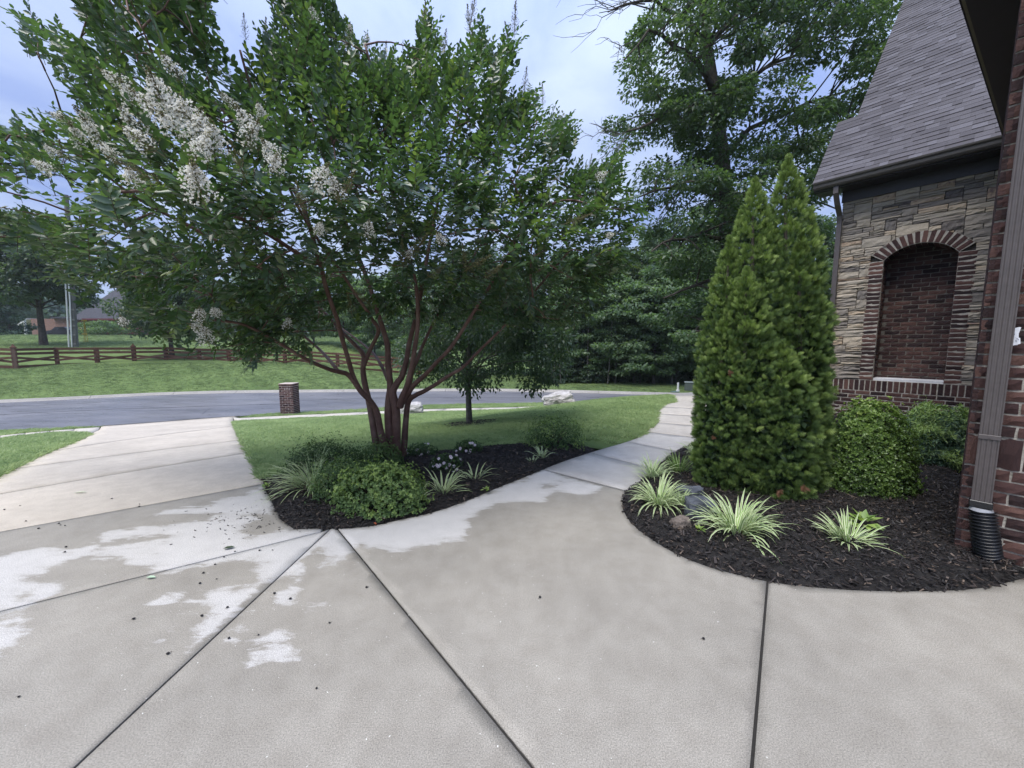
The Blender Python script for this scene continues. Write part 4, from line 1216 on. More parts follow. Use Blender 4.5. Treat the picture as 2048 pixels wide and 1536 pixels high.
# ------------------------------------------------------------------ brick pillar by the sidewalk
M_BRICKP = simple('pillar brick', [(0.0, (0.035, 0.020, 0.024)), (0.5, (0.080, 0.042, 0.042)), (1.0, (0.13, 0.075, 0.07))], 0.85, 9, 0.7, 0.01, src='obj', fine=60, spec=0.2, amt=0.5)
M_MORTP = flat('pale mortar', (0.56, 0.50, 0.46), .95)
pb = G(573.5, 829.5); 
dpt = (pb - Vector((0, 0, EYE))).dot(Vector((0, _cp, -_sp))); PW = 26.5 / FPX * dpt; PHt = (829.5 - 768) / FPX * dpt
pillar = empty('brick_pillar', (pb.x, pb.y + PW / 2, pb.z), R(4)); tag(pillar, 'square dark brick pillar standing on the verge at the sidewalk', 'pillar')
PBM = [npmesh('brick', v, f, False, mat=M_BRICKP) for v, f in BRV[:3]]
m = MB(); m.box((0, 0, PHt / 2 - .15), (PW - .02, PW - .02, PHt + .28)); m.build('mortar_core', M_MORTP, pillar)
NC = 16; ch = (PHt - .075) / NC
for r in range(NC + 1):
    z = (r + .5) * ch - .02
    if r == NC: z = PHt - .04
    for side in range(4):
        ang = side * math.pi / 2; M = Matrix.Rotation(ang, 3, 'Z')
        if r == NC:
            xs_ = [(-PW / 2 + (k + .5) * PW / 5.2, PW / 5.2 - .012) for k in range(5)]; hh = .07; prd = .012
        else:
            l = PW / 2.5; hh = ch - .016; prd = 0
            xs_ = [(-PW / 2 + l * .5, l), (-PW / 2 + l * 1.5, l), (PW / 2 - l * .25, l / 2)] if r % 2 == 0 else [(-PW / 2 + l * .25, l / 2), (-PW / 2 + l, l), (PW / 2 - l * .5, l)]
            xs_ = [(a, b - .018) for a, b in xs_]
        for x, L in xs_:
            o = bpy.data.objects.new('brick', random.choice(PBM))
            o.matrix_local = Matrix.Translation(M @ Vector((x, -PW / 2 + .024 - prd, z))) @ M.to_4x4() @ Matrix.Diagonal(Vector((L, .06, hh))).to_4x4()
            link(o, pillar)
m = MB(); m.box((0, 0, PHt + .005), (PW + .02, PW + .02, .025), bev=.006); m.build('cap', flat('pale cap mortar', (.50, .42, .37), .9), pillar)
m = MB()
for k, (x, s) in enumerate(((-.03, 1), (.03, .8), (.09, 1), (.15, .9))):
    m.tube([(x, -PW / 2 - .008, PHt - .21), (x + .004, -PW / 2 - .008, PHt - .21 + .07 * s)], .008, 4); m.tube([(x - .012, -PW / 2 - .008, PHt - .205), (x + .014, -PW / 2 - .008, PHt - .208)], .007, 4)
m.build('worn_number', flat('faded white paint', (.5, .46, .46), .8), pillar)

# ------------------------------------------------------------------ boulders and rocks
def rock_mesh(name, size, seed, mat, sub=4, rough=.16, ridge=.10):
    bm = bmesh.new(); bmesh.ops.create_icosphere(bm, subdivisions=sub, radius=1)
    for v in bm.verts:
        p = v.co.copy(); q = p * 1.0
        n = noise.noise(p * 1.1 + Vector((seed, 0, 0))) * rough * 1.4 + noise.noise(p * 2.7 + Vector((0, seed, 0))) * rough * .6
        n += (1 - abs(noise.noise(p * 4.5 + Vector((seed, seed, 0)))) * 2) * ridge * .4 + noise.noise(p * 11) * .03
        m_ = max(abs(p.x), abs(p.y), abs(p.z)); q = p / m_ * .62 + p * .38
        v.co = q * (1 + n); v.co = Vector((v.co.x * size[0] / 2, v.co.y * size[1] / 2, v.co.z * size[2] / 2))
    me = bpy.data.meshes.new(name); bm.to_mesh(me); bm.free(); me.materials.append(mat)
    me.polygons.foreach_set('use_smooth', np.zeros(len(me.polygons), bool)); return me
M_LIME = simple('pale limestone', [(0.25, (0.20, 0.185, 0.17)), (0.5, (0.46, 0.44, 0.42)), (0.75, (0.62, 0.60, 0.58))], .85, 4, .9, .03, fine=14, spec=.2)
M_ROCKB = simple('brown rock', [(0.3, (0.09, 0.075, 0.065)), (0.7, (0.22, 0.18, 0.15))], .85, 14, .8, .01, fine=60)
M_ROCKG = simple('dark blue grey rock', [(0.3, (0.045, 0.052, 0.065)), (0.7, (0.11, 0.12, 0.14))], .7, 10, .6, .01, fine=50)
def rock(px, py, wpx, hpx, depr, seed, mat, label, cat='boulder', name='boulder', tilt=0.0, rz=0.0, sink=.1):
    g = G(px, py); dp_ = (g - Vector((0, 0, EYE))).dot(Vector((0, _cp, -_sp))); w = wpx / FPX * dp_; h = hpx / FPX * dp_
    o = obj(name, rock_mesh(name, (w, w * depr, h * (1 + sink)), seed, mat), None, (g.x, g.y + w * depr * .35, g.z + h * (.5 - sink / 2)))
    o.rotation_euler = (0, tilt, rz); return tag(o, label, cat)
rock(1118, 811, 60, 24, .7, 3.3, M_LIME, 'long pale limestone boulder on the crest of the lawn beside the walkway', tilt=R(-12))
rock(818, 829, 44, 22, .8, 8.1, M_LIME, 'blocky pale limestone boulder at the sidewalk behind the flowering tree', rz=.3)
rock(1366, 1065, 36, 26, .8, 1.2, M_ROCKB, 'small brown rock on the mulch in front of the striped grass', 'rock', 'rock', rz=.4, sink=.35)
rock(1408, 1045, 62, 42, .8, 5.2, M_ROCKG, 'dark blue grey rock half hidden behind the largest striped grass clump', 'rock', 'rock', rz=-.2, sink=.35)
rock(1386, 1012, 48, 34, .8, 9.2, M_ROCKG, 'dark grey rock between the conifer and the striped grass at the walkway', 'rock', 'rock', rz=.6, sink=.35)

# utility box and pipe at the edge of the woods
g = G(1382, 781.5); ub = empty('utility_box', g, R(-25)); tag(ub, 'low green metal utility box at the edge of the woods', 'utility box')
M_UG = flat('utility green', (.085, .105, .095), .55)
m = MB(); m.box((0, 0, .24), (.72, .6, .5), bev=.02); m.build('cabinet', M_UG, ub); m = MB(); m.box((0, 0, .51), (.76, .64, .04), bev=.01); m.build('lid', flat('utility lid', (.2, .24, .23), .5), ub)
m = MB(); m.box((.18, -.305, .1), (.07, .01, .1)); m.build('sticker', M_WHITE, ub)
g = G(1355.5, 783); vp = empty('vent_pipe', g); tag(vp, 'white plastic pipe standing on the verge left of the green utility box', 'pipe')
m = MB(); m.tube([(0, 0, -.05), (0, 0, .1)], .10, 14); m.tube([(0, 0, .1), (0, 0, .52)], .055, 14); m.build('pipe', M_WHITE, vp, smooth=False)
g = G(1349, 784.2); mc = MB(); mc.tube([(0, 0, 0), (0, 0, .04)], .24, 18); o = mc.build('manhole_cover', flat('green lid', (.10, .16, .14), .6), None, (g.x, g.y, g.z)); tag(o, 'flat green plastic cover in the grass beside the white pipe', 'cover')
# ------------------------------------------------------------------ foliage tools (numpy)
def unit(a): return a / (np.linalg.norm(a, axis=-1, keepdims=True) + 1e-9)
def rdir(n, r=None):
    r = r or rng; v = r.normal(size=(n, 3)); return unit(v)
LEAF6 = (np.array([(0, 0, 0), (.5, 0, -.06), (1, 0, -.10), (.30, .5, .05), (.70, .40, .02), (.30, -.5, .05), (.70, -.40, .02)]),
         [np.array([(0, 1, 4, 3), (0, 5, 6, 1)]), np.array([(1, 2, 4), (1, 6, 2)])])
LEAF2 = (np.array([(0, 0, 0), (.45, .5, .06), (1, 0, -.08), (.45, -.5, .06)]), [np.array([(0, 2, 1), (0, 3, 2)])])
LEAFQ = (np.array([(0, 0, 0), (.5, .5, .08), (1, 0, -.05), (.5, -.5, .08)]), [np.array([(0, 3, 2, 1)])])
LEAF4 = (np.array([(0, 0, 0), (.4, .5, .07), (1, 0, -.1), (.4, -.5, .07), (.5, 0, -.03)]), [np.array([(0, 4, 1), (4, 2, 1), (0, 3, 4), (4, 3, 2)])])
def leaves(P, D, Nn, L, W, tmpl=LEAF6, tint=None):
    """one leaf per row: base point, direction, normal, length, width -> vertices and faces"""
    D = unit(D); S = unit(np.cross(Nn, D)); U = np.cross(D, S)
    T, Fs = tmpl; n = len(P); k = len(T)
    L = np.broadcast_to(L, n)[:, None, None]; W = np.broadcast_to(W, n)[:, None, None]
    V = P[:, None, :] + D[:, None, :] * T[None, :, 0:1] * L + S[:, None, :] * T[None, :, 1:2] * W + U[:, None, :] * T[None, :, 2:3] * L
    off = (np.arange(n) * k)[:, None, None]
    F = [(f[None] + off).reshape(-1, f.shape[1]) for f in Fs]
    t = np.repeat(np.broadcast_to(tint if tint is not None else .5, n), k)
    return V.reshape(-1, 3), F, t
def merge(parts):
    V, F3, F4, T, n = [], [], [], [], 0
    for v, fs, t in parts:
        V.append(v); T.append(t)
        for f in fs: (F3 if f.shape[1] == 3 else F4).append(f + n)
        n += len(v)
    F = []
    if F3: F.append(np.concatenate(F3))
    if F4: F.append(np.concatenate(F4))
    return np.concatenate(V), F, np.concatenate(T)
def leafmesh(name, parts, mat):
    V, F, T = merge(parts); return npmesh(name, V, F, False, {'tint': ('POINT', T)}, mat)
def vnoise(P, s, seed=0.0):
    """cheap smooth noise for arrays of points, about -1..1"""
    x, y, z = (P * s).T
    return (np.sin(x * 1.7 + seed) * np.sin(y * 1.9 + 1.3 * seed + 1) + np.sin(z * 2.1 + seed * .7) * np.sin(x * .9 - y * 1.1 + 2) + np.sin((x + y + z) * 3.1 + seed)) / 2.2

M_BARK = simple('grey bark', [(0.3, (0.045, 0.038, 0.032)), (0.7, (0.12, 0.105, 0.09))], .95, 6, .9, .02, fine=25, spec=.15)
M_BARKC = simple('smooth red brown bark', [(0.25, (0.075, 0.040, 0.034)), (0.5, (0.14, 0.076, 0.062)), (0.75, (0.24, 0.155, 0.125))], .6, 5, .5, .006, fine=30, spec=.35)
M_BARKG = simple('young grey bark', [(0.3, (0.075, 0.072, 0.068)), (0.7, (0.16, 0.155, 0.145))], .9, 9, .6, .01, fine=40, spec=.2)
M_TWIG = flat('twig', (0.085, 0.055, 0.040), .8)
M_CRAPE = leaf_mat('glossy oval leaves', (0.034, 0.064, 0.040), (0.066, 0.118, 0.060), (0.170, 0.225, 0.070), .30, .42, .8)
M_OAK = leaf_mat('forest leaves', (0.042, 0.074, 0.042), (0.076, 0.128, 0.064), (0.14, 0.20, 0.09), .42, .45)
M_WOOD = leaf_mat('woodland leaves', (0.075, 0.120, 0.078), (0.130, 0.200, 0.120), (0.23, 0.31, 0.17), .5, .5)
M_FAR = leaf_mat('far tree leaves', (0.075, 0.120, 0.095), (0.115, 0.175, 0.130), (0.17, 0.24, 0.155), .6, .3)
M_DARKT = leaf_mat('dark tree leaves', (0.040, 0.068, 0.050), (0.075, 0.118, 0.080), (0.140, 0.190, 0.110), .4, .45)
M_ARB = leaf_mat('conifer sprays', (0.028, 0.058, 0.026), (0.110, 0.175, 0.050), (0.280, 0.370, 0.110), .6, .28, .3)
M_BOX = leaf_mat('bright shrub leaves', (0.050, 0.095, 0.028), (0.145, 0.235, 0.055), (0.42, 0.54, 0.16), .4, .3, .5)
M_SPIR = leaf_mat('lime shrub leaves', (0.040, 0.080, 0.034), (0.115, 0.190, 0.065), (0.30, 0.40, 0.12), .5, .3, .4)
M_SPIRD = leaf_mat('dark shrub leaves', (0.020, 0.042, 0.016), (0.042, 0.085, 0.028), (0.10, 0.17, 0.05), .5, .3, .4)
M_YEW = leaf_mat('dark needles', (0.014, 0.038, 0.024), (0.030, 0.070, 0.042), (0.060, 0.115, 0.055), .5, .2, .4)
M_SPREAD = leaf_mat('spreading yew needles', (0.030, 0.070, 0.050), (0.075, 0.140, 0.085), (0.30, 0.42, 0.13), .5, .25, .4)
M_BROWNL = leaf_mat('brown dead sprays', (0.08, 0.035, 0.022), (0.15, 0.07, 0.04), (0.24, 0.12, 0.07), .8, .3)

# ------------------------------------------------------------------ generic tree
def branch_tubes(m, start, ends, r0, r1, sag=0.1, seg=5, rnd=None, jit=.08):
    rnd = rnd or random
    for e in ends:
        a, b = Vector(start), Vector(e); L = (b - a).length; P = []
        off = Vector((rnd.uniform(-1, 1), rnd.uniform(-1, 1), rnd.uniform(0, 1))) * L * jit
        for k in range(seg + 1):
            t = k / seg; p = a.lerp(b, t) + off * math.sin(math.pi * t) + Vector((0, 0, sag * L * math.sin(math.pi * t)))
            P.append(p)
        m.tube(P, [r0 + (r1 - r0) * (k / seg) for k in range(seg + 1)], 6, cap=False)
def tree_data(seed, h, cr, trunk_h, nclump, nleaf, leafL, leafW, mat, bark, tr=.14, shape='round', tmpl=LEAF2, flat_=.55, lean=0, name='tree'):
    """trunk mesh and crown mesh about the origin. The crown is made of leaf clumps at the ends of limbs."""
    r = np.random.default_rng(seed); rr = random.Random(seed)
    m = MB(); top = Vector((lean, 0, h * .92)); P = []
    for k in range(9):
        t = k / 8; P.append(Vector((lean * t + .12 * math.sin(t * 7 + seed) * t, .12 * math.sin(t * 5 + seed * 2) * t, h * .92 * t - .25 * (k == 0))))
    m.tube(P, [tr * (1.25 if k == 0 else 1) * (1 - .85 * k / 8) for k in range(9)], 9)
    C = []
    for i in range(nclump):
        u = (i + .5) / nclump; z = trunk_h + (h - trunk_h) * (u ** .85)
        f = (z - trunk_h) / (h - trunk_h)
        if shape == 'round': rad = cr * math.sqrt(max(0.04, 1 - (2 * f - .85) ** 2 / 1.5))
        elif shape == 'oval': rad = cr * math.sin(math.pi * min(.97, .12 + f * .86)) ** .7
        else: rad = cr * (1 - f) ** .75 + .15
        a = i * 2.399 + rr.uniform(-.5, .5); q = rad * math.sqrt(rr.uniform(.18, 1.0))
        C.append((lean * f + q * math.cos(a), q * math.sin(a), z + rr.uniform(-.2, .2)))
    C = np.array(C); cs = r.uniform(.75, 1.3, len(C)) * cr * .34
    for i in range(0, len(C), 1):
        c = C[i]; zz = max(trunk_h * .8, c[2] - math.hypot(c[0], c[1]) * .65 - .2); t = min(.97, zz / (h * .92))
        s = Vector((lean * t, 0, zz)); 
        branch_tubes(m, s, [c], tr * .32 * (1 - t * .6), tr * .06, .04, 4, rr)
    n = nleaf; idx = r.integers(0, len(C), n)
    d = rdir(n, r); d[:, 2] *= .9; q = r.uniform(.35, 1, n) ** .6
    Pn = C[idx] + d * (cs[idx] * q)[:, None] * np.array([1, 1, flat_])
    Pn += r.normal(0, .02 * cr, (n, 3))
    D = unit(d * np.array([1, 1, .35]) + rdir(n, r) * .8 + np.array([0, 0, -.25])); Nn = unit(rdir(n, r) * .8 + d * .7 + np.array([0, 0, .55]))
    tint = np.clip(.5 + r.normal(0, .16, n) + (r.uniform(-.14, .14, len(C)))[idx], 0, 1)
    L = leafL * r.uniform(.7, 1.25, n)
    cm = leafmesh('crown', [leaves(Pn, D, Nn, L, L * leafW, tmpl, tint)], mat)
    tm = m.mesh('trunk', bark)
    return tm, cm
def plant_tree(data, name, loc, label, group=None, rz=0, s=1.0, sz=1.0, kind=None, cat='tree'):
    t = empty(name, loc, rz); t.scale = (s, s, s * sz); tag(t, label, cat, group)
    a = obj('trunk', data[0], t); b = obj('crown', data[1], t); return t

# woods beyond the street
def ground_at(px, Y):
    x = (px - 1024) / FPX * Y * 1.0; return Vector((x, Y, Hf(x, Y) - .05))
WT = [tree_data(101, 11, 3.0, 1.3, 46, 15000, .30, .62, M_WOOD, M_BARK, .13, 'oval', flat_=.32),
      tree_data(102, 13, 3.4, 1.6, 50, 16000, .30, .62, M_WOOD, M_BARK, .16, 'oval', flat_=.40),
      tree_data(103, 9, 2.8, .9, 40, 14000, .28, .62, M_WOOD, M_BARKG, .10, 'round', flat_=.28),
      tree_data(104, 15, 3.8, 3.0, 54, 16000, .32, .62, M_OAK, M_BARK, .2, 'oval', flat_=.5)]
GW = 'trees along the edge of the woods'
rw = random.Random(11)
wood = [  # (px, depth, template, scale, zscale, label)
 (1108, 27.5, 2, .62, 1.0, 'small tree at the left end of the woods edge beyond the street'),
 (1152, 28.5, 0, .72, 1.0, 'woods edge tree behind and just right of the lawn boulder'),
 (1190, 27.5, 2, .78, .95, 'light green tree in the woods between the boulder and the walkway, with layered boughs'),
 (1232, 27.0, 0, .70, .95, 'woods edge tree directly behind where the lawn crest meets the street'),
 (1268, 26.5, 2, .80, .95, 'bushy tree at the woods edge left of the white pipe'),
 (1308, 26.0, 0, .74, .95, 'layered tree at the woods edge above the head of the walkway'),
 (1345, 26.0, 2, .82, 1.0, 'tree right behind the white pipe at the woods edge'),
 (1392, 26.0, 0, .8, 1.0, 'tree behind the green utility box'),
 (1440, 26.5, 2, .8, 1.0, 'woods edge tree hidden behind the tall conifers'),
 (1130, 33, 1, .78, 1.0, 'taller tree in the second row of woods above the boulder'),
 (1172, 34, 1, .74, 1.0, 'second row woodland tree left of the gap in the sky'),
 (1215, 34, 3, .72, 1.0, 'tall woodland tree rising behind the layered trees at the gap'),
 (1262, 35, 1, .80, 1.0, 'second row woodland tree below the open patch of sky'),
 (1302, 34, 3, .80, 1.0, 'tall woodland tree in the patch of sky right of the flowering tree'),
 (1350, 33, 1, .82, 1.0, 'second row woodland tree behind the large oak boughs'),
 (1400, 33, 3, .85, 1.0, 'second row woodland tree left of the tall conifers'),
 (1500, 31, 1, .9, 1.0, 'woodland tree behind the pair of tall conifers'),
 (1600, 30, 3, .8, 1.0, 'woodland tree between the conifers and the stone wall'),
 (1680, 29, 1, .8, 1.0, 'woodland tree just behind the corner of the stone wall'),
]
for px, Y, k, s, sz, lab in wood:
    g = ground_at(px, Y); plant_tree(WT[k], 'woodland_tree', g, lab, GW, rw.uniform(0, 6.28), s, sz)
# behind the flowering tree: more woods seen through its stems
FT = [tree_data(111, 12, 4.2, 1.6, 46, 12000, .40, .7, M_FAR, M_BARK, .2, 'round', flat_=.6), tree_data(112, 14, 4.5, 2, 46, 12000, .42, .7, M_FAR, M_BARK, .22, 'oval', flat_=.6)]
mid = [(1085, 33, 1, .72, 1, 'tree behind the small dark tree, beyond the street'), (1040, 35, 0, .74, 1, 'woodland tree above the small dark tree, beyond the street'), (985, 34, 1, .72, 1, 'woodland tree beyond the street behind the small dark tree, left side'),
 (930, 36, 3, .72, 1, 'woodland tree beyond the street behind the right stems of the flowering tree'), (870, 35, 0, .8, 1, 'bright tree beyond the fence end, seen between the stems'), (810, 37, 1, .7, 1, 'woodland tree seen between the middle stems of the flowering tree'),
 (750, 38, 2, .85, 1, 'tree behind the fence seen left of the flowering tree stems'), (690, 40, 0, .75, 1, 'tree behind the fence above the brick pillar'), (630, 42, 2, .9, 1, 'light green bushy tree behind the fence right of the big dark tree')]
for px, Y, k, s, sz, lab in mid:
    plant_tree(WT[k], 'woodland_tree', ground_at(px, Y), lab, GW, rw.uniform(0, 6.28), s, sz)
# understorey in front of the dark interior of the woods
und = tree_data(120, 1.5, 1.5, .05, 20, 5000, .16, .7, M_DARKT, M_BARK, .03, 'round', flat_=.5)
for k, px in enumerate((1125, 1160, 1198, 1236, 1275, 1312, 1338, 1400, 1440)):
    plant_tree(und, 'woodland_shrub', ground_at(px, 27.5 + .3 * (k % 2)), ['low dark shrub under the woods edge, %s' % w for w in ('farthest left', 'behind the boulder', 'right of the boulder', 'left of the street bend', 'under the layered tree', 'left of the white pipe', 'right behind the white pipe', 'behind the green box', 'right of the green box')][k], 'low shrubs under the woods edge', k, 1.0, 1.0, cat='shrub')
# slim bare trunks at the woods edge
pol = MB(); pol.tube([(0, 0, -.2), (.08, .02, 2.2), (.05, 0, 4.6)], [.055, .045, .02], 7); polm = pol.mesh('sapling', M_BARKG)
for k, px in enumerate((1108, 1122, 1176, 1216, 1232, 1281, 1310, 1352)):
    g = ground_at(px, 25.9 + (k % 3) * .25); o = obj('sapling_trunk', polm, None, g); o.rotation_euler = (0, R(rw.uniform(-4, 4)), rw.uniform(0, 6)); s = rw.uniform(.6, 1.1); o.scale = (s, s, 1)
    tag(o, 'slim bare sapling trunk at the woods edge, %s' % ('leftmost one', 'second from the left, leaning', 'third from the left', 'left of two close together', 'right of two close together', 'behind the crest of the lawn', 'above the bend of the walkway', 'just left of the white pipe')[k], 'tree', 'slim trunks at the woods edge')
# farther wood as one mass, filling the gaps
r_ = np.random.default_rng(5); nfw = 26; parts = []
for k in range(nfw):
    px = -150 + 1950 * k / (nfw - 1); Y = 75 + 8 * math.sin(k * 1.7) + (0 if px > 1000 else 12)
    g = ground_at(px, Y); hh = (12 + 3 * math.sin(k * 2.3)) * (1.0 if px > 1000 else .8)
    n = 2600; d = rdir(n, r_); d[:, 2] = np.abs(d[:, 2]); q = r_.uniform(.75, 1, n)
    P = np.array(g) + d * q[:, None] * np.array([5.5, 4, hh]); P += r_.normal(0, .5, (n, 3))
    parts.append(leaves(P, rdir(n, r_), unit(d + rdir(n, r_) * .7), r_.uniform(.7, 1.3, n), .7, LEAFQ, np.clip(.5 + r_.normal(0, .2, n) + .12 * math.sin(k * 3), 0, 1)))
fw = obj('far_woods', leafmesh('far_woods', parts, M_FAR)); tag(fw, 'far treeline of hazy green woods closing the horizon', 'woods', kind='stuff')

# trees on the far lawn at the left
dk = tree_data(131, 12.5, 5.2, 2.6, 60, 26000, .34, .65, M_DARKT, M_BARK, .30, 'round', flat_=.55)
dk2 = tree_data(135, 12.5, 4.6, 4.6, 54, 24000, .34, .65, M_DARKT, M_BARK, .30, 'round', flat_=.5)
b = G(88, 690); plant_tree(dk2, 'shade_tree', (b.x, b.y, b.z), 'large round shade tree on the far lawn, left of the utility pole', None, .4, .85, 1.0)
b = at_y(345, 726, 29.8); plant_tree(dk, 'shade_tree', (b.x, b.y, Hf(b.x, b.y)), 'dark shade tree growing just behind the rail fence', None, 2.1, .52, 1.3)
pine = tree_data(133, 9, 3.0, .2, 44, 12000, .4, .3, M_YEW, M_BARK, .2, 'cone', flat_=.35)
b = ground_at(-10, 50); plant_tree(pine, 'evergreen_tree', b, 'very dark evergreen behind the shade tree at the left edge', None, 0, 1.1, .9)
b = ground_at(30, 66); plant_tree(FT[0], 'shade_tree', b, 'grey green tree behind the left end of the distant brick house', None, 0, .9, .8)
for px, Y, k, lab in ((225, 82, 0, 'hazy tree beyond the roof of the distant brick house'), (285, 70, 1, 'tree right behind the hipped roof of the distant brick house'), (420, 62, 0, 'far tree behind the fence, right of the dark shade tree'), (520, 58, 1, 'far tree behind the fence above the seventh and eighth posts'), (580, 55, 0, 'far tree left of the brick pillar, beyond the fence')):
    plant_tree(FT[k], 'shade_tree', ground_at(px, Y), lab, None, px * .1, .75 if px < 300 else .85, .85)
hs = tree_data(134, 1.3, 1.6, .05, 20, 4000, .16, .6, M_WOOD, M_BARK, .03, 'round', flat_=.6)
b = at_y(205, 668, 52); plant_tree(hs, 'garden_shrub', (b.x, b.y, Hf(b.x, b.y)), 'spreading green shrub in front of the red porch of the distant house', None, 0, 1.3, 1.0, cat='shrub')

# the large tree behind the conifers
def big_tree():
    r = np.random.default_rng(77); rr = random.Random(77); m = MB(); Y0 = 12.6
    def Q(px, py, dy=0): return at_y(px, py, Y0 + dy)
    base = Q(1470, 760); base.z = Hf(base.x, base.y) - .2
    tr = [base, Q(1462, 560), Q(1452, 400), Q(1440, 280), Q(1428, 180), Q(1415, 90), Q(1405, 0), Q(1400, -120), Q(1398, -260)]
    m.tube(tr, [.32, .27, .235, .20, .16, .13, .10, .075, .04], 12)
    tips = []
    def limb(path, r0, r1=.02):
        P = [Q(*p) for p in path]; 
        F = []
        for i in range(len(P) - 1):
            for t in (0, .5): F.append(P[i].lerp(P[i + 1], t))
        F.append(P[-1]); F = [p + Vector((rr.uniform(-1, 1), rr.uniform(-1, 1), rr.uniform(-1, 1))) * .05 for p in F]
        m.tube(F, [r0 + (r1 - r0) * k / (len(F) - 1) for k in range(len(F))], 7, cap=False); tips.extend(F[2:])
    limb([(1440, 225, 0), (1400, 215, -.5), (1350, 218, -1), (1300, 245, -1.4), (1255, 262, -1.8)], .10)
    limb([(1452, 400, 0), (1400, 380, -.6), (1340, 372, -1), (1280, 390, -1.4)], .08)
    limb([(1458, 480, 0), (1400, 470, -.8), (1340, 480, -1.5), (1300, 500, -1.8)], .07)
    limb([(1428, 180, 0), (1390, 120, -.8), (1350, 90, -1.2), (1300, 60, -1.5), (1245, 120, -1.6)], .09)
    limb([(1415, 90, 0), (1360, 30, -.6), (1310, 0, -1), (1250, 10, -1.3), (1215, 20, -1.5)], .07, .012)
    limb([(1440, 250, 0), (1480, 180, .5), (1540, 130, .8), (1620, 100, 1), (1700, 60, 1)], .09)
    limb([(1445, 320, 0), (1500, 260, .4), (1580, 220, .6), (1660, 190, .8), (1750, 160, .8)], .09)
    limb([(1455, 430, 0), (1520, 360, -.5), (1600, 300, -.6), (1690, 260, -.4)], .09)
    limb([(1460, 500, 0), (1540, 430, .8), (1620, 400, 1.2), (1680, 420, 1.2)], .08)
    limb([(1415, 90, 0), (1480, 20, .6), (1560, -40, .8), (1660, -40, 1), (1720, -10, .6)], .08)
    limb([(1462, 560, 0), (1420, 560, -1), (1360, 580, -1.6), (1330, 600, -1.8)], .06)
    limb([(1462, 560, 0), (1420, 620, -.8), (1390, 660, -1.2)], .05)
    C = []
    # clumps: (px, py, radius px)
    spec = []
    poly = [(1232, 300), (1225, 240), (1245, 190), (1232, 150), (1262, 90), (1270, 40), (1300, -60), (1400, -150), (1560, -160), (1700, -120), (1790, -60), (1790, 30), (1740, 110), (1790, 60), (1770, 190), (1720, 300), (1660, 400), (1640, 520), (1600, 640), (1560, 700), (1420, 720), (1375, 690), (1335, 600), (1310, 500), (1270, 420), (1310, 330), (1340, 345), (1380, 320), (1350, 270), (1300, 275), (1260, 310)]
    k = 0
    while len(spec) < 330:
        x, y = rr.uniform(1215, 1795), rr.uniform(-160, 720)
        if pip(np.array([[x, y]]), poly)[0]: spec.append((x, y, rr.uniform(16, 38)))
    for x, y, rp in spec:
        dy = rr.uniform(-2.4, 2.4) * (1 - abs(x - 1480) / 700)
        c = Q(x, y, dy); C.append((c, rp / FPX * Y0))
        nt_ = min(tips + tr, key=lambda t: (t - c).length)
        if (nt_ - c).length < 4: branch_tubes(m, nt_, [c], .028, .008, .05, 4, rr)
    n = 84000; idx = r.integers(0, len(C), n); cc = np.array([tuple(c[0]) for c in C]); cs = np.array([c[1] for c in C])
    d = rdir(n, r); q = r.uniform(.2, 1, n) ** .55
    P = cc[idx] + d * (cs[idx] * q)[:, None] * np.array([1.25, 1.25, .55])
    D = unit(d * np.array([1, 1, .4]) + rdir(n, r) * .7 + np.array([0, 0, -.35])); Nn = unit(rdir(n, r) * .8 + d * .6 + np.array([0, 0, .6]))
    tint = np.clip(.48 + r.normal(0, .15, n) + r.uniform(-.12, .16, len(C))[idx], 0, 1); L = r.uniform(.085, .17, n)
    org = Vector((base.x, base.y, base.z + .2))
    t = empty('large_tree', org); tag(t, 'tall broad tree with dark trunk rising behind the pair of conifers', 'tree')
    o = obj('trunk', m.mesh('trunk', M_BARK), t); o.matrix_parent_inverse = Matrix.Translation(-org)
    o = obj('crown', leafmesh('crown', [leaves(P, D, Nn, L, L * .5, LEAF4, tint)], M_OAK), t); o.matrix_parent_inverse = Matrix.Translation(-org)
    # bare twigs at the left
    b_ = MB()
    def tw(a, b, rad, lv):
        P = [a]; d = (b - a)
        for k in (1, 2, 3): P.append(a + d * k / 3 + Vector((rr.uniform(-1, 1), rr.uniform(-1, 1), rr.uniform(-1, 1))) * d.length * .09)
        b_.tube(P, [rad, rad * .85, rad * .65, rad * .45], 4, cap=False)
        if lv:
            for q in range(4):
                s = P[rr.randint(1, 3)]; dd = Vector((rr.uniform(-1, .2), rr.uniform(-.4, .4), rr.uniform(-.7, .6))).normalized() * d.length * rr.uniform(.3, .6) + d * .25
                tw(s, s + dd, rad * .6, lv - 1)
    for a, b in (((1300, 18, -1), (1225, 8, -1.4)), ((1290, 8, -1), (1195, 35, -1.4)), ((1262, 85, -1), (1240, 100, -1.4)), ((1258, 262, -1.8), (1215, 270, -2)), ((1262, 268, -1.8), (1222, 310, -2))):
        tw(Q(*a), Q(*b), .018, 2)
    o = obj('bare_twigs', b_.mesh('bare_twigs', M_BARKG), t); o['kind'] = 'stuff'; o.matrix_parent_inverse = Matrix.Translation(-org)
big_tree()

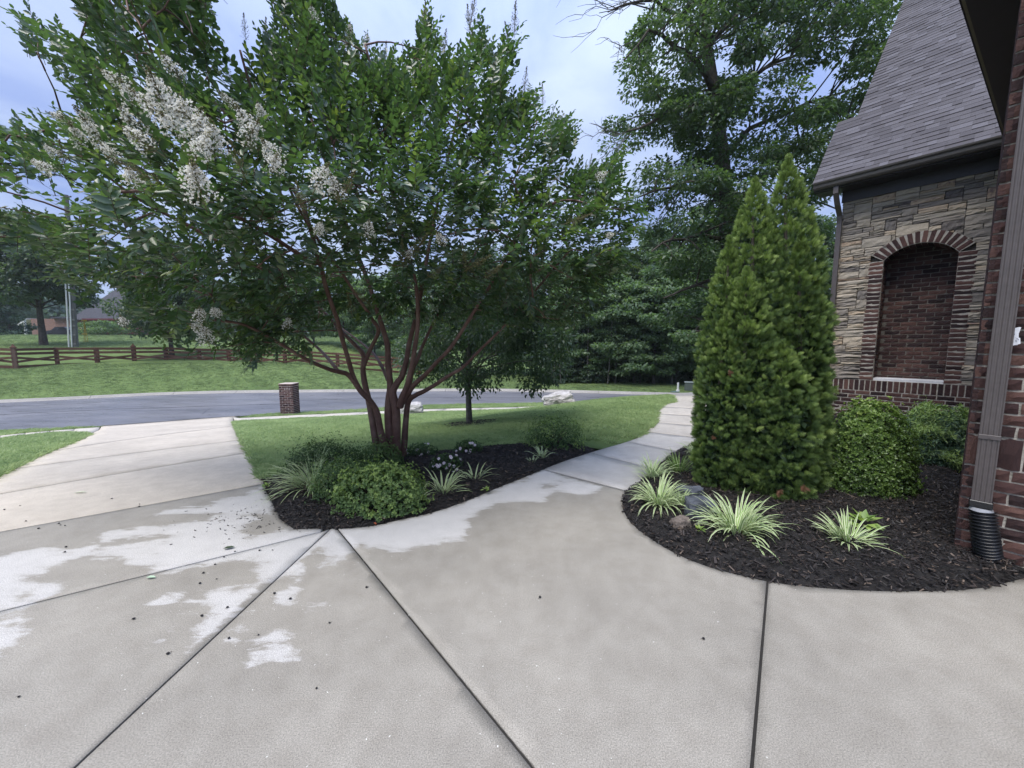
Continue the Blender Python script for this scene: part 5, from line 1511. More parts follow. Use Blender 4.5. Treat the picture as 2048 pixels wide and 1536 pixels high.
# small dark tree on the lawn
def small_tree():
    g = G(938, 849); h_s = 1.0
    r = np.random.default_rng(21); rr = random.Random(21); dep_ = g.y
    def Q(px, py, dy=0): return at_y(px, py, dep_ + dy) - g
    m = MB(); m.tube([(0, 0, -.15), (0.01, 0, .02), Q(937, 800), Q(937, 768), Q(938, 700)], [.085, .068, .058, .055, .04], 12)
    ends = []
    for px, py, dy in ((870, 660, -.4), (900, 600, .3), (960, 580, -.5), (1010, 610, .5), (1060, 640, -.2), (1090, 690, .3), (850, 700, .2), (1000, 700, -1), (940, 640, 1.1), (1120, 720, 0), (890, 720, -.9), (1030, 740, .6)):
        e = Q(px, py, dy); ends.append(e); m_s = Q(937, 772 - rr.uniform(0, 40)); branch_tubes(m, m_s, [e], .022, .006, .06, 5, rr)
    poly = [(800, 740), (815, 640), (860, 560), (930, 500), (1010, 520), (1080, 560), (1130, 640), (1160, 700), (1120, 752), (1060, 770), (1010, 760), (960, 768), (900, 765), (850, 752)]
    C = []
    while len(C) < 130:
        x, y = rr.uniform(800, 1165), rr.uniform(500, 765)
        if pip(np.array([[x, y]]), poly)[0]: C.append(tuple(Q(x, y, rr.uniform(-1.4, 1.4) * (1 - abs(x - 960) / 330))))
    C = np.array(C); n = 24000; idx = r.integers(0, len(C), n); d = rdir(n, r)
    P = C[idx] + d * (r.uniform(.3, 1, n) * .32)[:, None]; D = unit(d + rdir(n, r) * .6 + np.array([0, 0, -.5])); Nn = unit(rdir(n, r) * .8 + d * .6 + np.array([0, 0, .5]))
    tint = np.clip(.42 + r.normal(0, .16, n), 0, 1); L = r.uniform(.06, .10, n)
    t = empty('small_tree', g); tag(t, 'small dark tree with straight grey trunk in a mulch ring on the lawn', 'tree')
    obj('trunk', m.mesh('trunk', M_BARKG), t); obj('crown', leafmesh('crown', [leaves(P, D, Nn, L, L * .5, LEAF4, tint)], M_DARKT), t)
    return g
gsm = small_tree()
# ------------------------------------------------------------------ flowering multi-stemmed tree
M_FLOWER = leaf_mat('white crinkled petals', (0.72, 0.68, 0.58), (0.88, 0.87, 0.84), (0.92, 0.92, 0.90), .7, .35, .3, tcol=(1, 1, .95))
M_BUD = leaf_mat('flower buds', (0.10, 0.075, 0.035), (0.16, 0.16, 0.06), (0.30, 0.27, 0.12), .6, .2)
def crape():
    r = np.random.default_rng(42); rr = random.Random(42)
    g = G(782, 921); Y0 = g.y
    t = empty('flowering_tree', g); tag(t, 'wide white flowering tree with several red brown stems in the left mulch bed', 'tree')
    gi = g
    def Q(px, py, dy=0): return at_y(px, py, Y0 + dy) - gi
    stems = [
     ([(757, 925, -.08), (749, 865, -.08), (739.5, 810, -.05), (730, 770, 0), (726, 740, .05), (726, 708, .1), (700, 680, .25), (672, 650, .4), (640, 615, .6), (590, 560, .8), (520, 500, 1.0)], .052, .014),
     ([(774.6, 925, -.12), (768, 890, -.14), (761, 861, -.16), (753, 822, -.2), (739, 800, -.25), (722, 783, -.3), (698, 751, -.4), (680, 744, -.5), (663, 740, -.6), (632, 728, -.8), (601, 712, -1.0), (550, 681, -1.2), (490, 650, -1.4), (430, 640, -1.6)], .050, .010),
     ([(722, 783, -.3), (706, 751, -.35), (694, 710, -.45), (683, 673, -.55), (675, 640, -.7), (667, 619, -.8), (652, 575, -1.0), (640, 530, -1.2), (625, 525, -1.35), (585, 500, -1.5), (547, 475, -1.65), (495, 444, -1.85), (455, 425, -1.95), (417, 410, -2.05), (380, 392, -2.15), (330, 380, -2.2), (230, 385, -2.3)], .030, .010),
     ([(780.5, 925, 0), (779, 870, 0), (776.6, 830, .0), (778, 800, .02), (780.5, 771, .05), (776, 730, .1), (774.6, 689, .1), (760, 640, .2), (735, 560, .35), (700, 470, .5), (660, 350, .6), (620, 230, .7), (580, 110, .8), (560, 0, .9)], .062, .012),
     ([(726, 735, .02), (740, 700, .1), (757, 662, .0), (745, 640, -.1), (737, 626, -.15), (712, 590, -.3), (680, 540, -.5), (610, 440, -.9), (560, 330, -1.2), (506, 188, -1.4), (480, 100, -1.5)], .030, .008),
     ([(792, 925, .02), (792, 870, .0), (792, 822, -.02), (788, 800, -.02), (786, 783, .0), (795, 765, .02), (804, 752, .05), (813, 720, .1), (819, 685, .15), (835, 620, .2), (850, 540, .3), (870, 430, .5), (900, 300, .7), (930, 160, .9), (945, 60, 1.0)], .066, .010),
     ([(800, 814, -.05), (804, 795, -.08), (815, 770, -.1), (823, 735, -.12), (829, 700, -.15), (836, 640, -.2), (830, 560, -.3), (800, 450, -.5), (780, 330, -.7), (760, 200, -.8), (730, 90, -.9)], .045, .010),
     ([(806, 925, .08), (809, 880, .08), (812, 837, .08), (817, 803, .08), (832, 790, .05), (847, 783, .0), (868, 771, -.05), (886, 759, -.1), (905, 747, -.15), (925, 735, -.2), (960, 700, -.3), (1010, 650, -.5), (1080, 570, -.7), (1140, 500, -.9)], .046, .010),
     ([(817, 803, .08), (819, 770, .12), (825, 740, .15), (838, 712, .2), (846, 690, .25), (880, 620, .4), (930, 540, .6), (990, 440, .8), (1040, 330, 1.0), (1075, 240, 1.1)], .036, .008),
     ([(800, 812, -.03), (812, 793, -.05), (828, 770, -.1), (850, 750, -.15), (874, 724, -.25), (905, 690, -.35), (950, 620, -.5), (1000, 540, -.7), (1060, 440, -.9), (1130, 400, -1.1), (1210, 420, -1.2)], .040, .008),
     ([(776, 760, .1), (762, 730, .3), (745, 705, .6), (715, 680, .9), (660, 640, 1.2), (600, 600, 1.5)], .026, .008),
     ([(676, 742, -.5), (640, 700, .2), (590, 660, .3), (540, 640, .2), (440, 600, 0), (330, 560, -.2), (200, 520, -.4)], .022, .006),
     ([(640, 530, -1.2), (600, 400, -1.3), (520, 300, -1.4), (420, 200, -1.5), (304, 160, -1.5), (260, 80, -1.5), (219, 0, -1.5)], .022, .007),
     ([(560, 560, -.8), (430, 480, -.9), (280, 400, -1.2), (140, 300, -1.4), (20, 270, -1.5)], .020, .006),
    ]
    skel = []
    for path, r0, r1 in stems:
        P = [Q(*p) for p in path]; F = []
        for i in range(len(P) - 1):
            p0, p1, p2, p3 = P[max(i - 1, 0)], P[i], P[i + 1], P[min(i + 2, len(P) - 1)]
            for k in range(4):
                u = k / 4; F.append(0.5 * ((2 * p1) + (p2 - p0) * u + (2 * p0 - 5 * p1 + 4 * p2 - p3) * u * u + (3 * p1 - p0 - 3 * p2 + p3) * u ** 3))
        F.append(P[-1]); n = len(F)
        rad = [r0 * (1 - .0) + (r1 - r0) * (k / (n - 1)) ** .8 for k in range(n)]
        rad = [x * (1 + .07 * noise.noise(F[k] * 6)) for k, x in enumerate(rad)]
        m = MB(); m.tube(F, rad, 10); m.build('stem', M_BARKC, t, smooth=True)
        skel += F[len(F) // 3:]
    SIL = [(-260, 250), (0, 250), (130, 240), (165, 215), (135, 185), (150, 165), (60, 100), (20, 22), (60, 30), (130, 65), (195, 90), (150, 20), (130, -40), (110, -260), (420, -260), (420, 30), (440, 80), (500, 110), (530, 90), (545, 0), (545, -120), (640, -120), (650, 10), (700, 55), (760, 120), (835, 100), (848, 20), (868, 50), (890, 112), (930, 110), (946, 40), (965, 60), (992, 112), (1025, 55), (1032, 110), (1010, 200), (1040, 205), (1062, 175), (1082, 225), (1135, 238), (1155, 280), (1120, 330), (1165, 345), (1215, 322), (1252, 306), (1232, 372), (1280, 400), (1292, 440), (1255, 480), (1270, 520), (1235, 560), (1200, 600), (1180, 640), (1110, 650), (1020, 655), (950, 650), (900, 640), (860, 650), (800, 625), (740, 640), (700, 640), (655, 660), (640, 700), (600, 722), (560, 700), (500, 735), (470, 700), (430, 690), (380, 700), (330, 680), (292, 650), (268, 600), (225, 560), (190, 570), (175, 618), (140, 595), (110, 550), (60, 485), (0, 472), (-260, 450)]
    SA = np.array(SIL, float)
    def yc(x): return np.interp(x, [-300, 0, 300, 600, 850, 1100, 1300], [3.7, 3.75, 3.75, 4.2, 4.7, 4.5, 4.1])
    def ht(px, py):
        d = pdist(np.array([[px, py]]), SA)[0]; return 1.75 * min(1, (d + 18) / 260) ** .55
    N = 8000; B, DD, UU = [], [], []
    SB = SA
    cnt = 0
    pts = []
    while len(pts) < N:
        c = np.column_stack([rr_ := r.uniform(-250, 1300, 4000), r.uniform(-250, 740, 4000)]); c = c[pip(c, SB)]
        pts += list(c)
    pts = np.array(pts[:N]); dist = pdist(pts, SA)
    H_ = 1.75 * np.minimum(1, (dist + 18) / 260) ** .55
    sgn = r.uniform(-1, 1, N); sgn = np.sign(sgn) * np.abs(sgn) ** .55
    low = (pts[:, 1] > 560) & (pts[:, 0] > 620) & (pts[:, 0] < 960)
    sgn[low] = np.abs(sgn[low])
    YY = yc(pts[:, 0]) + sgn * H_
    ok = vnoise(np.column_stack([pts[:, 0] / 90, pts[:, 1] / 70, YY * 1.3]), 1.0, 3.0) > -.50
    for hx, hy, ha, hb, pr_ in ((60, 385, 120, 42, .9), (230, 345, 80, 30, .5), (470, 150, 50, 60, .6), (640, 330, 60, 40, .35), (560, 480, 60, 30, .5), (960, 470, 50, 40, .3), (1130, 500, 50, 40, .4), (250, 470, 70, 30, .5), (1010, 330, 40, 40, .4), (90, 240, 40, 30, .5), (700, 540, 60, 30, .4), (300, 100, 60, 40, .5)):
        ok &= ~((((pts[:, 0] - hx) / ha) ** 2 + ((pts[:, 1] - hy) / hb) ** 2 < 1) & (r.uniform(0, 1, N) < pr_))
    ok &= r.uniform(0, 1, N) < np.interp(pts[:, 0], [0, 250, 450, 700, 1300], [.52, .58, .72, 1, 1])
    pts, YY, dist = pts[ok], YY[ok], dist[ok]; N = len(pts)
    P = np.array([tuple(at_y(a, b, c) - gi) for (a, b), c in zip(pts, YY)])
    ax = np.array([0, 0, 2.2]); out = unit((P - ax) * np.array([1, 1, .75]))
    D = unit(out * .75 + np.array([0, 0, .25]) + rdir(N, r) * .75 + np.array([0, 0, .35]) * (pts[:, 1:2] < 350) - np.array([0, 0, .45]) * (pts[:, 1:2] > 520))
    Ln = r.uniform(.20, .38, N); P = P - D * (Ln * .55)[:, None]
    parts = []; K = 11
    side = unit(np.cross(D, np.array([0, 0, 1.0]) + rdir(N, r) * .25)); up = np.cross(side, D)
    young = r.uniform(0, 1, N) < .05
    st = r.normal(0, .11, N)
    for k in range(K):
        f = (k + .6) / K; sg = 1 if k % 2 else -1
        base = P + D * (Ln * f)[:, None]
        dl = unit(side * sg * (.95 - .5 * f) + D * (.45 + .65 * f) + up * .12 + rdir(N, r) * .28 - np.array([0, 0, .22]))
        nn = unit(up * .8 + out * .55 + rdir(N, r) * .5)
        L = r.uniform(.056, .092, N) * (1.05 - .35 * f) * (.8 + .4 * math.sin(math.pi * min(1, f + .15)))
        tint = np.clip(.42 + st + r.normal(0, .09, N) + .12 * f + .45 * young * (f > .35), 0, 1)
        parts.append(leaves(base, dl, nn, L, L * .50, LEAF6 if k % 2 or True else LEAF4, tint))
    cm = leafmesh('crown', parts, M_CRAPE); obj('crown', cm, t)
    # shoots
    V = []; e1 = side * .0022; e2 = up * .0022; A_, B_ = P - D * .02, P + D * Ln[:, None]
    V = np.stack([A_ + e1, A_ - e1 * .5 + e2, A_ - e1 * .5 - e2, B_ + e1 * .5, B_ - e1 * .3 + e2 * .5, B_ - e1 * .3 - e2 * .5], 1).reshape(-1, 3)
    o6 = np.arange(N)[:, None] * 6; F = np.concatenate([o6 + np.array(q) for q in ((0, 1, 4, 3), (1, 2, 5, 4), (2, 0, 3, 5))])
    so = obj('shoots', npmesh('shoots', V, F, mat=M_TWIG), t); so['kind'] = 'stuff'
    # limbs that carry the shoots
    m = MB(); sk = [Vector(s) for s in skel]; ska = np.array([tuple(s) for s in sk])
    for i in rr.sample(range(N), 520):
        q = P[i]; d2 = np.linalg.norm(ska - q, axis=1) + .8 * np.maximum(0, ska[:, 2] - q[2]); j = int(d2.argmin()); a = Vector(ska[j]); b = Vector(q)
        L = (b - a).length
        if L > 2.4 or L < .15: continue
        mid = a.lerp(b, .5) + Vector((rr.uniform(-1, 1), rr.uniform(-1, 1), rr.uniform(-.2, 1))) * L * .08
        pp = [a, a.lerp(mid, .5) + Vector((0, 0, .02 * L)), mid, mid.lerp(b, .5), b]; r0 = min(.016, .005 + L * .007)
        m.tube(pp, [r0, r0 * .85, r0 * .7, r0 * .5, .003], 5, cap=False)
        ska = np.vstack([ska, [tuple(p) for p in pp[2:4]]])
    bo = m.build('branches', M_BARKC, t, smooth=True); bo['kind'] = 'stuff'
    # flower clusters
    def panicle(seed, nf, nb, L=.16, R_=.095):
        q = np.random.default_rng(seed); parts = []
        u = q.uniform(0, 1, nf) ** .8; rad = R_ * np.sqrt(np.maximum(.05, 1 - (u * 1.05 - .15) ** 2)) * q.uniform(.35, 1, nf) * (1 - .45 * u); a = q.uniform(0, 6.28, nf)
        C = np.column_stack([rad * np.cos(a), rad * np.sin(a), u * L]); s = .010
        for j in range(5):
            d = rdir(nf, q); parts.append(leaves(C, d, rdir(nf, q), q.uniform(.006, .012, nf), .009, LEAF2, np.clip(.45 + q.normal(0, .18, nf), 0, 1)))
        fm = leafmesh('florets', parts, M_FLOWER) if nf > 30 else None
        u = q.uniform(0, 1.25, nb); rad = R_ * np.maximum(.1, 1 - u * .75) * q.uniform(.3, 1.05, nb); a = q.uniform(0, 6.28, nb)
        C = np.column_stack([rad * np.cos(a), rad * np.sin(a), u * L]); s = .0042
        O = np.array([(1, 0, 0), (-1, 0, 0), (0, 1, 0), (0, -1, 0), (0, 0, 1), (0, 0, -1)]) * s
        V = (C[:, None] + O[None]).reshape(-1, 3); o = np.arange(nb)[:, None] * 6
        F = np.concatenate([o + np.array(f) for f in ((0, 2, 4), (2, 1, 4), (1, 3, 4), (3, 0, 4), (2, 0, 5), (1, 2, 5), (3, 1, 5), (0, 3, 5))])
        T = np.repeat(q.uniform(0, 1, nb), 6); n0 = len(V)
        m = MB()
        m.tube([(0, 0, -.06), (0, 0, L * .6), (0, 0, L * 1.2)], [.003, .002, .001], 4, cap=False)
        for c in C[::2]: m.tube([(0, 0, max(-.01, c[2] - .035)), tuple(c)], [.0013, .0008], 3, cap=False)
        V2 = np.array(m.v); F4 = np.array([f for f in m.f]) + n0
        bmh = npmesh('buds', np.concatenate([V, V2]), [F, F4], attrs={'tint': ('POINT', np.concatenate([T, np.full(len(V2), .2)]))}, mat=M_BUD)
        return fm, bmh
    FL = [panicle(1, 190, 70), panicle(2, 160, 90), panicle(3, 110, 130, .17, .085)]
    BD = [panicle(4, 0, 130, .24, .07), panicle(5, 14, 160, .22, .075)]
    def place(px, py, kind, s=1.0, dirn=None, dy=0.0):
        Yf = yc(px) - ht(px, py) * 1.04 - .10 + dy; s = s * 1.18
        q = at_y(px, py, Yf) - gi; dep2 = Yf
        o1 = unit(np.array([[q.x * .3 + rr.uniform(-.6, .6), -.35 + rr.uniform(-.4, .3), .45 + rr.uniform(-.3, .3)]]))[0] if dirn is None else dirn
        M = Vector(tuple(o1)).to_track_quat('Z', 'Y').to_matrix().to_4x4()
        Mx = Matrix.Translation(q) @ M @ Matrix.Rotation(rr.uniform(0, 6), 4, 'Z') @ Matrix.Diagonal(Vector((s, s, s))).to_4x4() @ Matrix.Translation((0, 0, -.1))
        fm, bm_ = (FL if kind == 'f' else BD)[rr.randrange(3 if kind == 'f' else 2)]
        root = bpy.data.objects.new('flower_cluster' if kind == 'f' else 'bud_cluster', fm or bm_); root['kind'] = 'stuff'; root.matrix_local = Mx; link(root, t)
        if fm: c = bpy.data.objects.new('buds', bm_); link(c, root)
    lv = lambda x, y: (x, y, .8)
    FPt = [(318, 185, 1.0), (350, 215, .9), (300, 210, .8), (175, 240, .9), (190, 265, .8), (155, 270, .7), (262, 240, .8), (275, 275, .8), (400, 255, .9), (425, 275, .9), (405, 290, .7), (490, 240, .8), (505, 265, .8), (540, 300, .7), (550, 325, .6), (395, 362, .85), (385, 345, .6), (645, 350, .75), (670, 370, .6), (738, 455, .6), (880, 476, .55), (410, 668, .75), (395, 655, .6), (400, 628, .6), (575, 645, .5), (430, 622, .45), (260, 350, .5), (80, 330, .5), (1205, 350, .5), (640, 455, .45), (820, 505, .4), (245, 700 - 60, .35), (1222, 470, .35), (230, 160, .7), (255, 185, .6), (340, 130, .6), (370, 225, .8), (335, 245, .6), (215, 300, .5), (120, 235, .6), (100, 300, .4), (455, 200, .5), (520, 220, .5), (625, 25, .5)]
    for x, y, s in FPt: place(x, y, 'f', s)
    for x, y, s in [(660, 30, .6), (700, 60, .7), (735, 80, .6)]: place(x, y, 'f', s * .8, np.array([.1, -.1, .95]), .4)
    for x, y, s in [(848, 40, .8), (946, 20, .9), (938, 45, .8), (1030, 40, .9), (1015, 75, .8), (890, 90, .8), (1085, 195, .6), (1050, 170, .8), (1045, 215, .6), (770, 110, .7), (690, 90, .8), (640, 20, .8), (530, 70, .7), (490, 60, .6), (560, 120, .6), (1180, 330, .5), (1130, 245, .4), (130, 330, .8), (60, 300, .7), (620, 50, .6)]: place(x, y, 'b', s, np.array([rr.uniform(-.2, .2), -.05, 1.0]), .6)
    for x, y, s in [(690, 380, .7), (835, 495, .8), (805, 510, .6), (950, 530, .8), (985, 545, .7), (730, 600, .7), (700, 610, .6), (870, 545, .6), (930, 520, .6), (1150, 440, .6), (1110, 360, .6), (280, 345, .7), (480, 330, .6), (600, 400, .5)]: place(x, y, 'b', s)
crape()

# ------------------------------------------------------------------ the tall pointed conifers
def spray_tmpl():
    V = []; F = []
    def lobe(x0, z0, a, L, w):
        b = len(V); c, s = math.cos(a), math.sin(a)
        for u, v in ((0, 0), (.45, -w), (1, 0), (.45, w)): V.append((x0 + (u * c * L - v * s * L), 0.0, z0 + (u * s * L + v * c * L)))
        F.append((b, b + 1, b + 2, b + 3))
    lobe(0, 0, .15, 1.0, .05)
    for x, a, L in ((.08, 1.0, .36), (.24, .9, .44), (.42, .8, .42), (.60, .7, .32), (.76, .6, .22), (.16, -.95, .38), (.33, -.85, .42), (.52, -.75, .36), (.70, -.6, .26)): lobe(x, .15 * x, a, L, .105)
    V = np.array(V); V[:, 1] = .10 * np.sin(V[:, 0] * 5) * V[:, 2]
    return V, np.array(F)
SPT = spray_tmpl()
def sprays(P, O, rollv, size, tint):
    """P base, O outward-up direction; the fan stands in the plane of O and the vertical"""
    V0, F0 = SPT; n = len(P); X = unit(O); Yv = unit(np.cross(np.array([0, 0, 1.0]) + rollv, X)); Z = np.cross(X, Yv)
    s = np.broadcast_to(size, n)[:, None, None]
    V = P[:, None] + (X[:, None] * V0[None, :, 0:1] + Yv[:, None] * V0[None, :, 1:2] + Z[:, None] * V0[None, :, 2:3]) * s
    F = (F0[None] + (np.arange(n) * len(V0))[:, None, None]).reshape(-1, 4)
    tt = np.repeat(tint, len(V0)).reshape(n, -1) + np.clip(V0[None, :, 0] - .5, 0, 1) * .35
    return V.reshape(-1, 3), [F], np.clip(tt.ravel(), 0, 1)
def conifer_column(cx, cy, z0, z1, R_, n, r, seed, lean=(0, 0), fat=.48):
    K_ = 6; n0 = n // K_; n = n0 * K_
    u = np.repeat(r.uniform(0, 1, n0) ** 1.12, K_); a = np.repeat(r.uniform(0, 2 * math.pi, n0), K_)
    prof = np.where(u < fat, .86 + .14 * np.sin(u / fat * math.pi / 2), np.maximum(0, 1 - ((u - fat) / (1 - fat)) ** 1.7) ** .85)
    X = np.column_stack([np.cos(a) * 2.2, np.sin(a) * 2.2, u * (z1 - z0) * 3.0])
    lump = vnoise(X * np.array([1, 1, 2.2]), 1.3, seed) * .07 + vnoise(X * np.array([1, 1, 1.8]), 3.2, seed + 2) * .06
    rad = R_ * prof * (1 + lump) + .02; rad = rad * (1 - .20 * np.repeat(r.uniform(0, 1, n0), K_) ** 1.6)
    z = z0 + u * (z1 - z0)
    P = np.column_stack([cx + lean[0] * u + rad * np.cos(a), cy + lean[1] * u + rad * np.sin(a), z])
    a2 = a + np.tile(np.linspace(-.8, .8, K_), n0) + r.normal(0, .25, n)
    O = unit(np.column_stack([np.cos(a2), np.sin(a2), .18 + 1.1 * u ** 2.5 + r.normal(0, .28, n) + np.repeat(r.normal(0, .22, n0), K_)]))
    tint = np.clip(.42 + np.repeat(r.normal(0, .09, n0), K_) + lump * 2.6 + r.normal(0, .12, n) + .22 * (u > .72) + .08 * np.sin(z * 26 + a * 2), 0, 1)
    return sprays(P - np.column_stack([np.cos(a), np.sin(a), 0 * a]) * .045, O, rdir(n, r) * .55, r.uniform(.050, .095, n) * (1 - .25 * u), tint)
def conifer(name_label, base, cols, seed, ntot):
    r = np.random.default_rng(seed); t = empty('columnar_conifer', base); tag(t, name_label, 'conifer', 'tall pointed conifers at the walkway')
    m = MB()
    A = sum(c[3] * (c[2] - c[5]) for c in cols); parts = []
    for cx, cy, z1, R_, lean, z0 in cols:
        parts.append(conifer_column(cx - base[0], cy - base[1], z0 - base[2], z1 - base[2], R_, int(ntot * R_ * (z1 - z0) / A), r, seed + cx, lean))
        m.tube([(cx - base[0], cy - base[1], -.1), (cx - base[0] + lean[0], cy - base[1] + lean[1], (z1 - base[2]) * .9)], [.05, .01], 7)
        # dark inner twigs so that the heart of the plant is not hollow
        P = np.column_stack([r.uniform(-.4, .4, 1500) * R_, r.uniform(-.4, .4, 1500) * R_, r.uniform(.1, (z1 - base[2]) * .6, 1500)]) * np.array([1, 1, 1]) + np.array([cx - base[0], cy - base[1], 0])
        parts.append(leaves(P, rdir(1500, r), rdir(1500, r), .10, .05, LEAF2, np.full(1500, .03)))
    m.build('trunk', M_BARK, t); obj('crown', leafmesh('crown', parts, M_ARB), t); return t
def CX(px, py, Y): p = at_y(px, py, Y); return p
def colspec(pxc, ytop, Y, halfpx, z0=0.02, lean_px=0):
    top = at_y(pxc + lean_px, ytop, Y); b = at_y(pxc, 900, Y); dep = Y * 1.0
    bx = at_y(pxc - lean_px * .3, 900, Y).x
    return (bx, Y, top.z, halfpx / FPX * dep, (top.x - bx, 0), Hf(bx, Y) + z0)
CY = G(1580, 1030).y
tA = [colspec(1578, 318, CY + .74, 72, .03, -2), colspec(1606, 470, CY + .62, 48, .03, -4), colspec(1562, 690, CY + .46, 66, .03, 2)]
tB = [colspec(1506, 362, CY + .82, 70, .03, 4), colspec(1452, 480, CY + .80, 54, .03, 6), colspec(1494, 540, CY + .62, 66, .03, 0), colspec(1440, 640, CY + .66, 50, .03, 6)]
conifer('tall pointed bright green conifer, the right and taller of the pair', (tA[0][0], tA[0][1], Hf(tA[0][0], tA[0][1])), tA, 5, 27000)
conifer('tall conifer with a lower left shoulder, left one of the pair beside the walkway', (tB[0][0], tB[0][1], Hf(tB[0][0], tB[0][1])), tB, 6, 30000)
# browned sprays caught near the foot
r_ = np.random.default_rng(9)
for px, py, lab in ((1558, 982, 'rust brown dead spray low on the front of the right conifer'), (1606, 975, 'small brown dead spray low on the right conifer, near its right edge'), (1425, 872, 'brown dead spray on the lower left conifer near the walkway'), (1460, 742, 'brown fleck of dead foliage halfway up the left conifer')):
    p = at_y(px, py, CY + (.10 if px > 1500 else .30)); n = 26 if px > 1500 else 12
    o = obj('dead_spray', leafmesh('dead_spray', [sprays(r_.normal(0, .010, (n, 3)), rdir(n, r_) * .5 + np.array([0, -.5, -.7]), rdir(n, r_) * .5, r_.uniform(.03, .05, n), r_.uniform(.3, .8, n))], M_BROWNL), None, p); tag(o, lab, 'dead foliage')

# ------------------------------------------------------------------ shrubs
def mound_points(n, r, R3, top=1.0, box=.25, bottom=0.0, lumps=.08, seed=1.0):
    d = rdir(n, r); d[:, 2] = np.abs(d[:, 2]) * 1.0 - bottom * r.uniform(0, 1, n)
    mx = np.max(np.abs(d), 1, keepdims=True); sh = d / mx * box + unit(d) * (1 - box)
    lump = vnoise(sh, 3.2, seed) * lumps + vnoise(sh, 8, seed + 4) * lumps * .5
    q = (1 + lump) * (1 - .30 * r.uniform(0, 1, n) ** 2.2)
    return sh * q[:, None] * np.array(R3), unit(sh / np.array(R3)), lump
def shrub(name, px, py, wpx, hpx, mat, label, nleaf, leafL, seed, cat='shrub', depr=.85, box=.25, rosette=0, tint0=.45, fringe=.0, group=None, dyc=0.0, updir=.5, W=.6, tmpl=LEAF2, ragged=0.0, toplight=.2, lumps=.08, bottom=0.0, zlift=0.0):
    r = np.random.default_rng(seed); g = G(px, py); dep = (g - Vector((0, 0, EYE))).dot(Vector((0, _cp, -_sp)))
    Rx = wpx / 2 / FPX * dep; Ry = Rx * depr
    cy = g.y + Ry * .8 + dyc; s = (cy / g.y); Rx *= s; Hh = hpx / FPX * dep * s * .86
    cx = (px - 1024) / FPX * ((Vector((0, cy, 0)) - Vector((0, 0, EYE))).dot(Vector((0, _cp, -_sp))))
    base = Vector((cx, cy, Hf(cx, cy)))
    P, Nn, lump = mound_points(nleaf, r, (Rx, Ry, Hh), box=box, seed=seed, lumps=lumps, bottom=bottom)
    P[:, 2] += zlift
    if ragged: k = r.uniform(0, 1, nleaf) < .12; P[k] += Nn[k] * r.uniform(0, ragged, k.sum())[:, None] + np.array([0, 0, ragged * .4])
    P[:, 2] = np.maximum(P[:, 2], .01 + r.uniform(0, .05, nleaf))
    parts = []
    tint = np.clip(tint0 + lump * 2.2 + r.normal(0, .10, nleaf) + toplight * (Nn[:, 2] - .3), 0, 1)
    if rosette:
        for k in range(rosette):
            a = k / rosette * 6.28 + r.uniform(-.4, .4, nleaf); e1 = unit(np.cross(Nn, np.array([.3, .2, 1.0]))); e2 = np.cross(Nn, e1)
            d = unit(e1 * np.cos(a)[:, None] + e2 * np.sin(a)[:, None] + Nn * .55 + rdir(nleaf, r) * .6)
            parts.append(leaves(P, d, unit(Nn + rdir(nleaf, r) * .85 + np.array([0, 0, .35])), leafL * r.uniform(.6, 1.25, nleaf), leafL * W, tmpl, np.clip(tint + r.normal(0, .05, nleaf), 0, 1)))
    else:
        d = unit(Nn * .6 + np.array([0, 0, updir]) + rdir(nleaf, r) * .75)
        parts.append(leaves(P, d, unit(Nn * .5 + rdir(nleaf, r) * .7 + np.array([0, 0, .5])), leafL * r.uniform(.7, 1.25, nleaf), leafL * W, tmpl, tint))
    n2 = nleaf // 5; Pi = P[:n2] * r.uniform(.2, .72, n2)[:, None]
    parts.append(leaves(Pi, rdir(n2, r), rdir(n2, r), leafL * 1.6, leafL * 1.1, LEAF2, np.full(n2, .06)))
    t = empty(name, base); tag(t, label, cat, group)
    m = MB(); rr = random.Random(seed)
    for k in range(14):
        a = rr.uniform(0, 6.28); q = rr.uniform(.3, .8); m.tube([(0.02 * math.cos(a), .02 * math.sin(a), -.03), (Rx * q * .5 * math.cos(a), Ry * q * .5 * math.sin(a), Hh * .4), (Rx * q * math.cos(a), Ry * q * math.sin(a), Hh * .8 * (1 - q * .3))], [.007, .005, .002], 4, cap=False)
    so = m.build('stems', M_TWIG, t); so['kind'] = 'stuff'
    obj('foliage', leafmesh('foliage', parts, mat), t); return t
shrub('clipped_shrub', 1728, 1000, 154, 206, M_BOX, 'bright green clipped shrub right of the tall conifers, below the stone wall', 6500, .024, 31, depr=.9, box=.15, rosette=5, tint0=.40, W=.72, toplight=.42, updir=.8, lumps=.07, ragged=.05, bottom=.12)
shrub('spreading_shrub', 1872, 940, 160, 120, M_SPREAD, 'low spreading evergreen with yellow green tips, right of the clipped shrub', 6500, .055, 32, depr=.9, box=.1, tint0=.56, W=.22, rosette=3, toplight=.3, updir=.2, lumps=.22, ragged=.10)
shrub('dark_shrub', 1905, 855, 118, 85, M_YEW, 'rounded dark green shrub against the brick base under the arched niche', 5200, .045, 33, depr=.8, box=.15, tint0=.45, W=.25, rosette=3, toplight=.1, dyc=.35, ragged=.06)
shrub('low_shrub', 762, 1037, 176, 98, M_SPIR, 'lime green mounded shrub at the front of the left bed', 3600, .021, 41, rosette=5, tint0=.55, W=.75, depr=.75, toplight=.25, lumps=.12, ragged=.06, tmpl=LEAF4)
shrub('low_shrub', 690, 1022, 118, 90, M_SPIR, 'greyer green part mounded shrub between the striped grass and the lime shrub', 2500, .018, 42, rosette=4, tint0=.30, W=.6, depr=.8, toplight=.2, lumps=.14, ragged=.09, dyc=.1)
